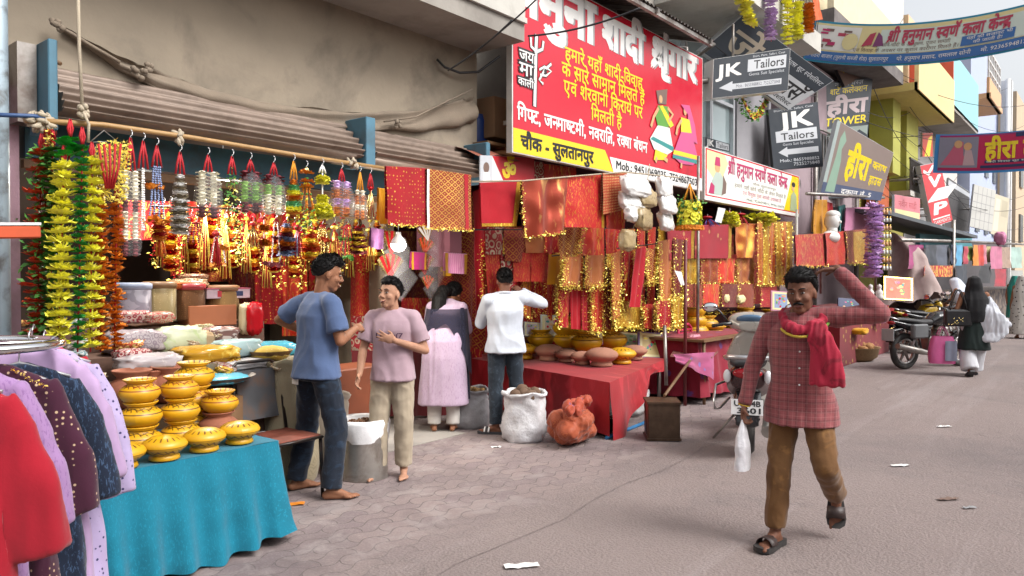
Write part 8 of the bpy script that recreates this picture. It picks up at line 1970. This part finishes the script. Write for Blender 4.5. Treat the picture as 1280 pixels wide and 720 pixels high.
# ---------------------------------------------------------------- fourth stall
hang('red_cloth', 'plain red cloth with tinsel hem behind the raised hand of the walking man', [(994, 294), (1033, 292), (1033, 332), (994, 334)], 4.1, F_redgold, 1, .015, T, 'b', tr=.03, dens=120); hang('orange_cloth', 'orange cloth with gold threads over the raised hand of the walking man', [(1032, 292), (1058, 289), (1057, 330), (1034, 332)], 4.05, F_zari, 2, .03); hang('panel_cloth', 'red and yellow panel cloth with a bright yellow edge beside the purple garland', [(1057, 289), (1086, 286), (1085, 328), (1060, 330)], 4.0, F_redscal, 1, .01, M_tin, 'bl', band=[(.3, .8, .05, .95, F_goldf)], tr=.03, dens=120)
hang('pink_cloth', 'plain pink cloth below the tilted cloth house board', [(1058, 260), (1088, 259), (1086, 290), (1056, 290)], 4.3, F_pink, 1, .015); hang('yellow_sari', 'yellow sari folded on a hanger below the tilted cloth house board', [(1018, 250), (1033, 250), (1032, 292), (1016, 294)], 4.3, fab('yellowsari', '#c98a1e', '#8f4a14', 'sparse', 12), 2, .03); hang('teal_cloth', 'teal cloth on a hanger behind the white bust', [(1048, 258), (1057, 256), (1058, 290), (1049, 292)], 4.4, fab('tealsari', '#4f9a98'), 1, .02); hang('red_sari', 'red cloth between the yellow sari and the white bust', [(1033, 252), (1040, 254), (1041, 272), (1034, 272)], 4.4, F_red, 1, .02)
g = MB(); c = P(1040, 280, Y=4.1); M_bust = mat('bust', (.62, .6, .58), .5); g.ell(c + V((0, 0, .05)), (.13, .14, .17), M_bust, 20, 14); g.ell(c + V((.05, 0, .17)), (.17, .13, .09), M_bust, 18, 10); g.tube([c + V((0, 0, -.25)), c], [.11, .085], M_bust, 14); g.ell(c + V((0, .02, -.24)), (.30, .15, .12), M_bust, 20, 10); g.ell(c + V((-.01, -.145, .03)), (.025, .03, .03), M_bust, 8, 6); top('mannequin_bust', g, 'white mannequin bust with a turban on top of the fourth stall', 'bust')
a, b = P(1093, 257, Y=3.6), P(1091, 350, Y=3.6); garland('purple_garland', 'thick lilac and purple flower garland hanging beside the tarpaulin', a, b, 17, .17, F_ppur, 9, 3, group='purple garlands', hookz=.05);
t = thing('bottle_strip', 'strip of small gold capped bottles hanging beside the purple garland', 'strip', P(1108, 255, Y=3.6)); g = MB()
for k in range(8):
 for j in range(3): g = MB(); c = P(1104.5 + 4 * j, 264 + k * 10, Y=3.6); g.cyl(c + V((0, 0, -.06)), c + V((0, 0, .02)), .026, None, I_pale if k % 2 else I_skin, 8); g.cyl(c + V((0, 0, .02)), c + V((0, 0, .05)), .02, None, M_gold, 8); child('bottle', g, None, t)
g = MB(); pk_ = P(1112, 290, d=17.0); bs = [P(1096, 385, d=16.4), P(1176, 368, d=15.8), P(1176, 372, d=17.6), P(1112, 388, d=18.5)]; rt_ = P(1150, 318, d=17.2)
def tarp(u, v):
 k = u * 3; i = min(int(k), 2); f = k - i; q = bs[i].lerp(bs[i + 1], f) ; p = pk_.lerp(q, v); s_ = math.sin(v * math.pi); return p + V((.1 * s_ * math.sin(u * 22), -.12 * s_, .12 * s_ * math.sin(u * 9) + .25 * s_ * (1 - abs(u - .33)))) + V((.12, .12, .10)) * noise.noise(V((u * 14, v * 5, 1)))
g.grid(tarp, 44, 26); top('tarpaulin', g, 'dusty mauve brown tarpaulin thrown over a stall behind the motorcycles', 'tarpaulin', mat('tarpmat', srgb('#b09a95')[:3], .7, var=.2, bs=.3, bscale=12))
frame('orange and gold carved panel leaning in front of the tarpaulin', 1105, 1141, 345, 374, 14.8, M_gold, ink('orangepanel', '#c45a24'), .2, 'carved_panel', ink('orangepanel', '#c45a24')); frame('dark blue box with a pale emblem behind the elbow of the walking man', 1048, 1074, 372, 390, 14, I_navy, I_navy, .1, 'blue_box', I_navy)
for x, lb in ((1088, 'white statuette left of its twin below the purple garland'), (1099, 'white statuette nearer the carved panel')): c = P(x, 374, d=14.6); g = MB(); g.lathe([(0, 0), (.07, 0), (.08, .04), (.06, .09), (.07, .13), (.05, .17), (.03, .2), (.045, .23), (.04, .27), (0, .3)], M_bust, 14); top('statuette', g, lb, 'statuette', loc=c, group='white statuettes')
t = thing('goods_table', 'low red draped table of the fourth stall behind the walking man', 'table', (15.4, 4.4, 0)); g = MB(); g.box((15.4, 4.3, .5), (3.6, 1.2, .98), fab('stallred', '#7d1420', '#a8862a', 'sparse', 6, coords='Object')); child('body', g, None, t); g = MB(); g.box((15.6, 3.75, .9), (3.2, .3, .06), M_redtin); child('ledge', g, None, t)
for x, y, w, h, m, lb in ((1075, 418, 20, 8, F_yellow, 'small yellow goods heap at the foot of the fourth stall'), (1100, 404, 14, 8, F_pink, 'small pink goods heap beside the motorcycle tail')): bagthing(lb, x, y, 3.6, w, h, m, 'goods_heap', 'goods')
q = G(1092, 452); t = thing('wicker_basket', 'round wicker basket of coconuts behind the elbow of the walking man', 'basket', (q.x, q.y + .4, .004)); g = MB(); g.lathe([(0, 0), (.36, 0), (.46, .08), (.50, .24), (.52, .26), (.47, .25), (.44, .2), (0, .2)], M_reed, 30); g.build('bowl', None, t); g = MB(); heap(.42, .24, mat('coconut', srgb('#a5794e')[:3], .9, var=.25), 34, .09, 8)(g); g.build('coconuts', None, t)
# ---------------------------------------------------------------- cloth stalls further up the lane
def rack(x, Y, y0, w, h, m, lb, cat='garment'): hang('hung_garment', lb, [(x, y0), (x + w, y0), (x + w, y0 + h), (x, y0 + h)], Y, m, 1, .05, cat=cat, back=False, group='clothes hung along the far stalls')
gc = lambda n, c, c2=None: fab('far_' + n, c, c2, 'sparse' if c2 else None, 6)
for x, Y, y0, w, h, m, lb in ((1136, 3.4, 306, 18, 30, gc('mg', '#a8457a'), 'magenta shirt right of the tarpaulin'), (1155, 3.3, 306, 14, 28, gc('ch', '#3a3f48', ), 'charcoal T-shirt with a small print'), (1170, 3.3, 306, 17, 28, gc('gr', '#5a606e'), 'grey T-shirt at the stall post'), (1188, 3.2, 306, 6, 24, gc('nv', '#26304f'), 'navy cloth at the stall post'), (1194, 3.2, 306, 9, 26, gc('sk', '#5f9fc4'), 'sky blue shirt past the stall post'), (1204, 3.2, 308, 5, 22, gc('rd', '#b84a5a'), 'red and white cloth past the sky blue shirt'), (1209, 3.2, 308, 6, 18, gc('lg', '#8fae5a'), 'light green cloth past the red and white one'),
  (1217, 3.1, 306, 5, 26, gc('or', '#d98a3a'), 'orange cloth in the bright striped group'), (1222, 3.1, 306, 6, 26, gc('rd2', '#c4443a'), 'red cloth in the bright striped group'), (1229, 3.1, 306, 4, 24, gc('pk2', '#c27a8a'), 'pink striped cloth in the bright group'), (1233, 3.1, 308, 5, 20, gc('yl', '#cfc68a'), 'pale yellow cloth left of the pink length'), (1238, 3.0, 308, 13, 28, gc('pk', '#c2708f'), 'pink cloth length on the far line'), (1251, 3.0, 309, 12, 26, gc('lp', '#a58a78', '#3a2a2a'), 'spotted brown cloth length on the far line'), (1264, 3.0, 309, 13, 26, gc('mt', '#a3bfb5'), 'mint cloth length on the far line'), (1277, 3.0, 309, 8, 28, gc('cr', '#cdbf9a'), 'cream cloth at the edge of the photo'),
  (1155, 3.2, 332, 36, 14, fab('far_red', '#b5221c', '#d9a83a', 'floral', 4), 'red and yellow draped cloth under the T-shirts'), (1226, 3.0, 332, 14, 22, gc('dk', '#22242a'), 'dark trousers under the bright striped group'), (1244, 3.0, 336, 14, 22, gc('mr', '#a52a3a'), 'crimson cloth under the spotted brown one'), (1196, 3.1, 332, 14, 24, gc('dk2', '#2a3340'), 'dark blue jeans past the draped red cloth'), (1262, 2.9, 338, 16, 20, gc('wh', '#a8aaa5'), 'pale folded cloth behind the teal cloak')): rack(x, Y, y0, w, h, m, lb)
def pline(name, lb, pts, r, m=M_oldsteel): g = MB(); g.tube(pts, r, m, 6); top(name, g, lb, 'pole')
pline('stall_pole', 'horizontal pole carrying the far clothes', [P(1125, 300, Y=3.4), P(1210, 302, Y=3.2), P(1290, 306, Y=2.95)], .04); pline('stall_pole', 'upright stall post beside the grey T-shirt', [P(1192, 275, Y=3.2), V((P(1192, 275, Y=3.2).x, 3.2, 0))], .05); pline('stall_pole', 'dark pole across the bottom of the tilted cloth house board', [P(1008, 242, Y=4.2), P(1105, 247, Y=3.9)], .03)
g = MB(); a = P(1110, 268, Y=3.6); b = P(1222, 298, Y=3.0); g.slab([a, b, b + V((1, 1.6, .1)), a + V((.5, 1.4, .2))], V((0, 0, .08)), mat('greytarp', srgb('#5c6166')[:3], .7, var=.2)); top('sheet_awning', g, 'grey sheet roof over the far clothes stalls', 'awning'); g = MB(); a = P(1150, 292, Y=3.8); b = P(1215, 296, Y=3.5); g.slab([a, b, b + V((0, 0, -.35)), a + V((0, 0, -.35))], V((0, .1, 0)), mat('tealawn', srgb('#4f8f98')[:3], .6)); top('stall_awning', g, 'teal cloth valance under the grey sheet roof', 'awning')
g = MB(); a = P(1145, 380, Y=3.5); b = P(1290, 360, Y=3.0)
g.box(((a.x + b.x) / 2, 4.1, .55), (b.x - a.x, 1.4, 1.1), fab('fargoods', '#3d3436', '#7d6a5a', 'floral', 2, coords='Object')); top('cloth_counter', g, 'long dark counter of folded cloth under the far clothes', 'counter')
hang('back_sheet', 'dull dark sheet closing the rear of the far clothes stalls', [(1120, 300), (1290, 305), (1290, 385), (1120, 400)], 4.9, gc('bk', '#4b4448'), 8, .06, cat='sheet', back=False)
bagthing('pink bundle on top of the far clothes pole', 1250, 306, 3.0, 14, 16, mat('pinkbundle', srgb('#c77a9e')[:3], .6), 'cloth_bundle', 'bundle')
# balcony flowers
for x0, y0, x1, y1, m, lb in ((962, -8, 964, 52, F_ppur2, 'white and red flower garland on the tailor balcony'), (984, -8, 985, 58, F_py, 'thick yellow garland on the tailor balcony'), (996, 4, 997, 50, F_py, 'thin yellow garland on the tailor balcony'), (1010, 6, 1011, 42, F_po, 'orange yellow garland at the end of the tailor balcony'), (925, -8, 940, 34, F_py, 'yellow paper flowers trailing over the diamond sign')):
 a, b = P(x0, y0, Y=4.15), P(x1, y1, Y=4.12); garland('balcony_garland', lb, a, b, 13, .09, m, 7, 2, group='garlands on the tailor balcony', hookz=.03)
hang('orange_flag', 'orange cloth flag at the end of the tailor balcony', [(1016, -6), (1024, -6), (1028, 24), (1018, 26)], 4.1, mat('flagorange', srgb('#d9622c')[:3], .7), 1, .03, cat='flag', back=False)
a, b = P(925, 118, Y=4.5), P(960, 118, Y=4.5); g = MB()
for k in range(22): f = k / 21; p = a.lerp(b, f) - V((0, 0, .35 * math.sin(f * math.pi))); leaves(g, p, 6, .04, .08, F_leaf); petal_disc(g, p, (0, -1, .3), .06, 6, F_pr if k % 2 else F_py, .4)
top('door_garland', g, 'swagged green and red leaf garland hanging under the tailor light box', 'garland')
# litter
for x, y, lb, m, s in ((652, 709, 'crumpled printed paper strip lying on the road in front', M_pearl, .06), (1125, 583, 'pale scrap on the road right of the walking man', M_pearl, .05), (1180, 534, 'small white scrap farther up the road', M_pearl, .05), (1212, 636, 'grey scrap at the right of the road', I_grey, .03), (360, 632, 'orange wrapper on the paving by the blue cloth', F_po, .07), (1185, 625, 'brown stain of dung on the road', I_brn, .05), (620, 560, 'small pale scrap on the paving by the sacks', M_pearl, .03)):
 q = G(x, y); g = MB(); g.grid(lambda u, v: V(((u - .5) * 2 * s * 1.6, (v - .5) * s, .012 + .012 * noise.noise(V((u * 4 + x, v * 4, 0))))), 8, 5, m); top('litter', g, lb, 'litter', loc=q, rz=-.7)
# ---------------------------------------------------------------- scooter and motorcycles
M_rub = mat('rubber', (.022, .021, .021), .75, var=.2, dirt='#5a504a', dirt_amt=.5, dscale=9); M_blk = mat('blackgloss', (.015, .015, .017), .22, var=.1, coat=.3); M_cream = mat('scootergrey', srgb('#a9a49c')[:3], .28, .15, var=.06, coat=.4); M_mar = mat('scootermaroon', srgb('#3f1f24')[:3], .3, .1, coat=.4)
M_tail = mat('taillens', srgb('#9c1420')[:3], .15); M_plate = mat('plate', (.62, .62, .62), .5); M_seat = mat('seat', (.025, .025, .027), .55, bs=.2)
def wheel(t, c, r, w, spokes=5):
 g = MB(); n = 40
 prof = [(r - .09, -w / 2 * .7), (r - .03, -w / 2), (r - .006, -w / 2 * .55), (r, 0), (r - .006, w / 2 * .55), (r - .03, w / 2), (r - .09, w / 2 * .7), (r - .09, -w / 2 * .7)]
 Rm = Matrix.Rotation(rad(90), 3, 'X'); g.lathe(prof, M_rub, n, (0, 0, 0), Rm); wo_ = g.build('wheel', None, t); wo_.location = c
 g = MB(); g.lathe([(r - .095, -w * .32), (r - .085, 0), (r - .095, w * .32), (r - .12, w * .2), (r - .12, -w * .2), (r - .095, -w * .32)], M_steel, n, (0, 0, 0), Rm)
 for k in range(spokes): a = 2 * math.pi * k / spokes; g.tube([(0, 0, 0), (math.cos(a) * (r - .1), 0, math.sin(a) * (r - .1))], [.03, .018], M_oldsteel, 6)
 g.lathe([(0, -w * .5), (.055, -w * .5), (.055, w * .5), (0, w * .5)], M_oldsteel, 16, (0, 0, 0), Rm); g.build('rim', None, wo_)
def shell(t, name, secs, m, vox=.012, sm=4):
 mb = MB(); loft(mb, secs, 24, 2.6); o = fuse(mb, name, vox, sm, m=m, parent=t); return o
X3, Y3, Z3 = V((1, 0, 0)), V((0, 1, 0)), V((0, 0, 1))
def mirror(t, p0, p1, m=M_blk):
 g = MB(); g.tube([p0, V(p0).lerp(V(p1), .5) + V((-.02, 0, .04)), p1], .007, M_blk, 6); g.ell(p1, (.014, .075, .05), M_blk, 14, 8); g.ell(V(p1) + V((-.010, 0, 0)), (.008, .066, .042), mat('mirrorglass', (.8, .8, .82), .05, 1.0), 14, 8); g.build('mirror', None, t)
# scooter: x runs forward
sq_ = P(943, 574, Z=0); t = thing('scooter', 'grey and maroon motor scooter parked with its tail and number plate towards the lane', 'scooter', (sq_.x + .16, sq_.y + .12, .004), rad(20)); t.scale = (1.06, 1.12, 1.06)
wheel(t, (0, 0, .25), .25, .10); wheel(t, (1.25, 0, .25), .25, .10)
shell(t, 'rear_body', [((-.34, 0, .74), Y3, Z3, .05, .05), ((-.28, 0, .68), Y3, Z3, .13, .10), ((-.05, 0, .62), Y3, Z3, .17, .14), ((.25, 0, .58), Y3, Z3, .17, .14), ((.42, 0, .50), Y3, Z3, .13, .10)], M_mar)
shell(t, 'seat', [((-.36, 0, .80), Y3, Z3, .10, .02), ((-.28, 0, .80), Y3, Z3, .135, .045), ((0, 0, .79), Y3, Z3, .145, .05), ((.3, 0, .76), Y3, Z3, .12, .045), ((.42, 0, .75), Y3, Z3, .07, .03)], M_seat)
shell(t, 'rear_mudguard', [((-.34, 0, .30), Y3, Z3, .09, .03), ((-.30, 0, .44), Y3, Z3, .11, .05), ((-.16, 0, .54), Y3, Z3, .10, .06), ((.1, 0, .52), Y3, Z3, .09, .04)], M_blk)
shell(t, 'floorboard', [((.35, 0, .32), Y3, Z3, .15, .05), ((.6, 0, .27), Y3, Z3, .16, .035), ((.9, 0, .30), Y3, Z3, .16, .04)], M_blk)
shell(t, 'front_apron', [((.90, 0, .30), Y3, X3, .15, .04), ((.97, 0, .5), Y3, X3, .19, .06), ((.98, 0, .75), Y3, X3, .22, .07), ((.95, 0, .92), Y3, X3, .15, .06), ((.93, 0, 1.0), Y3, X3, .06, .04)], M_cream)
shell(t, 'front_mudguard', [((1.05, 0, .48), Y3, Z3, .05, .03), ((1.22, 0, .53), Y3, Z3, .07, .035), ((1.42, 0, .45), Y3, Z3, .06, .025), ((1.5, 0, .36), Y3, Z3, .04, .02)], M_cream)
shell(t, 'handlebar_cowl', [((.86, 0, 1.02), Y3, Z3, .10, .05), ((.93, 0, 1.06), Y3, Z3, .20, .085), ((1.02, 0, 1.06), Y3, Z3, .21, .10), ((1.10, 0, 1.0), Y3, Z3, .13, .09), ((1.14, 0, .97), Y3, Z3, .05, .04)], M_cream)
g = MB(); g.ell((.885, 0, 1.09), (.03, .13, .055), mat('dial', srgb('#5f7c9a')[:3], .1, .2), 18, 10, rot=Matrix.Rotation(rad(-35), 3, 'Y')); g.build('instrument_panel', None, t)
g = MB()
for s in (-1, 1): g.tube([(.93, s * .12, 1.05), (.90, s * .24, 1.04), (.86, s * .34, 1.02)], [.016, .016, .018], M_blk, 8); g.tube([(.95, s * .2, 1.03), (.93, s * .34, 1.02)], .006, M_steel, 6)
g.build('handlebar', None, t)
mirror(t, (.93, .20, 1.06), (.90, .36, 1.20)); mirror(t, (.93, -.20, 1.06), (.90, -.36, 1.20))
g = MB(); g.tube([(-.02, .16, .80), (-.25, .17, .84), (-.42, .12, .86), (-.44, 0, .86), (-.42, -.12, .86), (-.25, -.17, .84), (-.02, -.16, .80)], .017, M_steel, 8); g.build('grab_rail', None, t)
g = MB(); g.ell((-.335, 0, .72), (.035, .11, .045), M_tail, 16, 10); g.ell((-.365, 0, .725), (.012, .035, .018), M_steel, 10, 6); g.build('tail_light', None, t)
for s in (-1, 1): g = MB(); g.ell((-.30, s * .15, .69), (.03, .03, .055), mat('clearlens', (.7, .7, .72), .1), 12, 8); g.build('indicator', None, t)
qd = Quad((-.415, .115, .40), (-.415, -.115, .40), (-.395, -.115, .52), (-.395, .115, .52)); g = MB(); g.slab([qd.at(0, 0), qd.at(1, 0), qd.at(1, 1), qd.at(0, 1)], -qd.n * .012, M_plate); qd.text(g, 'UP 44B', .1, .92, .56, .9, I_blk, .02); qd.text(g, '3601', .2, .92, .1, .44, I_blk, .02); g.build('number_plate', None, t)
g = MB(); g.tube([(-.25, -.15, .24), (.1, -.16, .26), (.35, -.14, .25)], [.05, .05, .03], M_oldsteel, 12); g.build('silencer', None, t)
g = MB(); g.tube([(.05, .14, .62), (-.2, .24, .6), (-.32, .25, .5), (-.30, .24, .42), (-.05, .22, .38), (.1, .15, .45)], .011, M_steel, 8); g.build('leg_guard', None, t)
g = MB(); g.tube([(.5, .1, .27), (.42, .3, .02)], .011, M_oldsteel, 6); g.build('stand', None, t)
def bike(label, loc, rz, body, plate=True):
 t = thing('motorcycle', label, 'motorcycle', loc, rz, 'motorcycles parked by the fourth stall'); wheel(t, (0, 0, .31), .31, .10, 6); wheel(t, (1.3, 0, .31), .31, .09, 6)
 shell(t, 'fuel_tank', [((.55, 0, .80), Y3, Z3, .10, .06), ((.68, 0, .85), Y3, Z3, .14, .11), ((.85, 0, .87), Y3, Z3, .15, .12), ((1.0, 0, .86), Y3, Z3, .10, .08)], body); shell(t, 'seat', [((-.22, 0, .86), Y3, Z3, .08, .03), ((0, 0, .84), Y3, Z3, .12, .045), ((.3, 0, .80), Y3, Z3, .13, .05), ((.58, 0, .80), Y3, Z3, .09, .05)], M_seat)
 shell(t, 'tail_panel', [((-.30, 0, .82), Y3, Z3, .05, .03), ((-.1, 0, .76), Y3, Z3, .12, .06), ((.3, 0, .68), Y3, Z3, .13, .10), ((.5, 0, .62), Y3, Z3, .11, .10)], body); shell(t, 'rear_mudguard', [((-.36, 0, .48), Y3, Z3, .075, .02), ((-.33, 0, .66), Y3, Z3, .09, .04), ((-.1, 0, .70), Y3, Z3, .085, .04)], M_blk)
 g = MB(); g.box((.62, 0, .42), (.32, .24, .26), M_oldsteel, bevel=.03); g.tube([(.7, 0, .5), (.78, 0, .72)], [.09, .08], M_oldsteel, 12)
 for k in range(4): g.box((.74, 0, .55 + .04 * k), (.2, .2, .012), M_oldsteel)
 g.build('engine', None, t); g = MB(); g.tube([(1.0, 0, .85), (.6, 0, .75), (0, 0, .7)], .025, M_blk, 8); g.tube([(.98, 0, .8), (.8, 0, .3), (.4, 0, .28), (.3, 0, .65)], .02, M_blk, 8); g.tube([(.35, .07, .32), (0, .07, .31)], .022, M_blk, 8); g.tube([(.35, -.07, .32), (0, -.07, .31)], .022, M_blk, 8)
 for s in (-1, 1): g.tube([(.05, s * .09, .34), (.18, s * .1, .66)], .02, M_steel, 8)
 g.build('frame', None, t)
 g = MB(); g.tube([(.75, -.1, .55), (.85, -.14, .3), (.5, -.15, .25), (.15, -.17, .32), (-.35, -.17, .42)], [.025, .025, .03, .055, .05], M_oldsteel, 12); g.build('silencer', None, t)
 g = MB()
 for s in (-1, 1): g.tube([(1.3, s * .07, .31), (1.06, s * .08, .92)], .02, M_steel, 8)
 g.build('fork', None, t); shell(t, 'front_mudguard', [((1.1, 0, .6), Y3, Z3, .05, .02), ((1.3, 0, .66), Y3, Z3, .065, .025), ((1.55, 0, .52), Y3, Z3, .05, .02)], body)
 g = MB()
 for s in (-1, 1): g.tube([(1.03, 0, 1.0), (1.0, s * .2, 1.06), (.9, s * .36, 1.04)], .014, M_blk, 8)
 g.build('handlebar', None, t); g = MB(); g.ell((1.14, 0, .93), (.08, .11, .12), body, 16, 10); g.ell((1.2, 0, .92), (.03, .085, .085), mat('clearlens', (.7, .7, .72), .1), 14, 8); g.build('headlight', None, t)
 for s in (-1, 1): mirror(t, (.97, s * .22, 1.06), (.95, s * .36, 1.22))
 g = MB(); g.ell((-.31, 0, .80), (.03, .08, .03), M_tail, 14, 8); g.build('tail_light', None, t)
 if plate: g = MB(); g.box((-.385, 0, .60), (.014, .25, .2), mat('oldplate', (.32, .34, .35), .5, var=.15), bevel=.01); g.build('number_plate', None, t)
 g = MB(); g.box((.12, -.19, .66), (.34, .10, .24), mat('pannier', (.12, .125, .13), .5), bevel=.03); g.build('side_box', None, t); g = MB(); g.tube([(-.28, .13, .86), (-.38, .06, .9), (-.38, -.06, .9), (-.28, -.13, .86)], .012, M_steel, 8); g.build('grab_rail', None, t)
q = G(1137, 463); bike('black motorcycle with a grey number plate parked with its tail towards the walking man', (q.x + .1, q.y + .1, .004), rad(-30), M_blk)
q = G(1158, 446); copy_tree([o for o in COL.objects if o.name == 'motorcycle'][0], None, 'second black motorcycle, squeezed between the first one and the yellow one', (q.x + .5, q.y + .25, .004), rad(-38))
q = G(1168, 440); bike('black and yellow motorcycle parked behind the black one', (q.x + .1, q.y + .6, .004), rad(-24), mat('bikeyellow', srgb('#b8951c')[:3], .3, coat=.3), False)
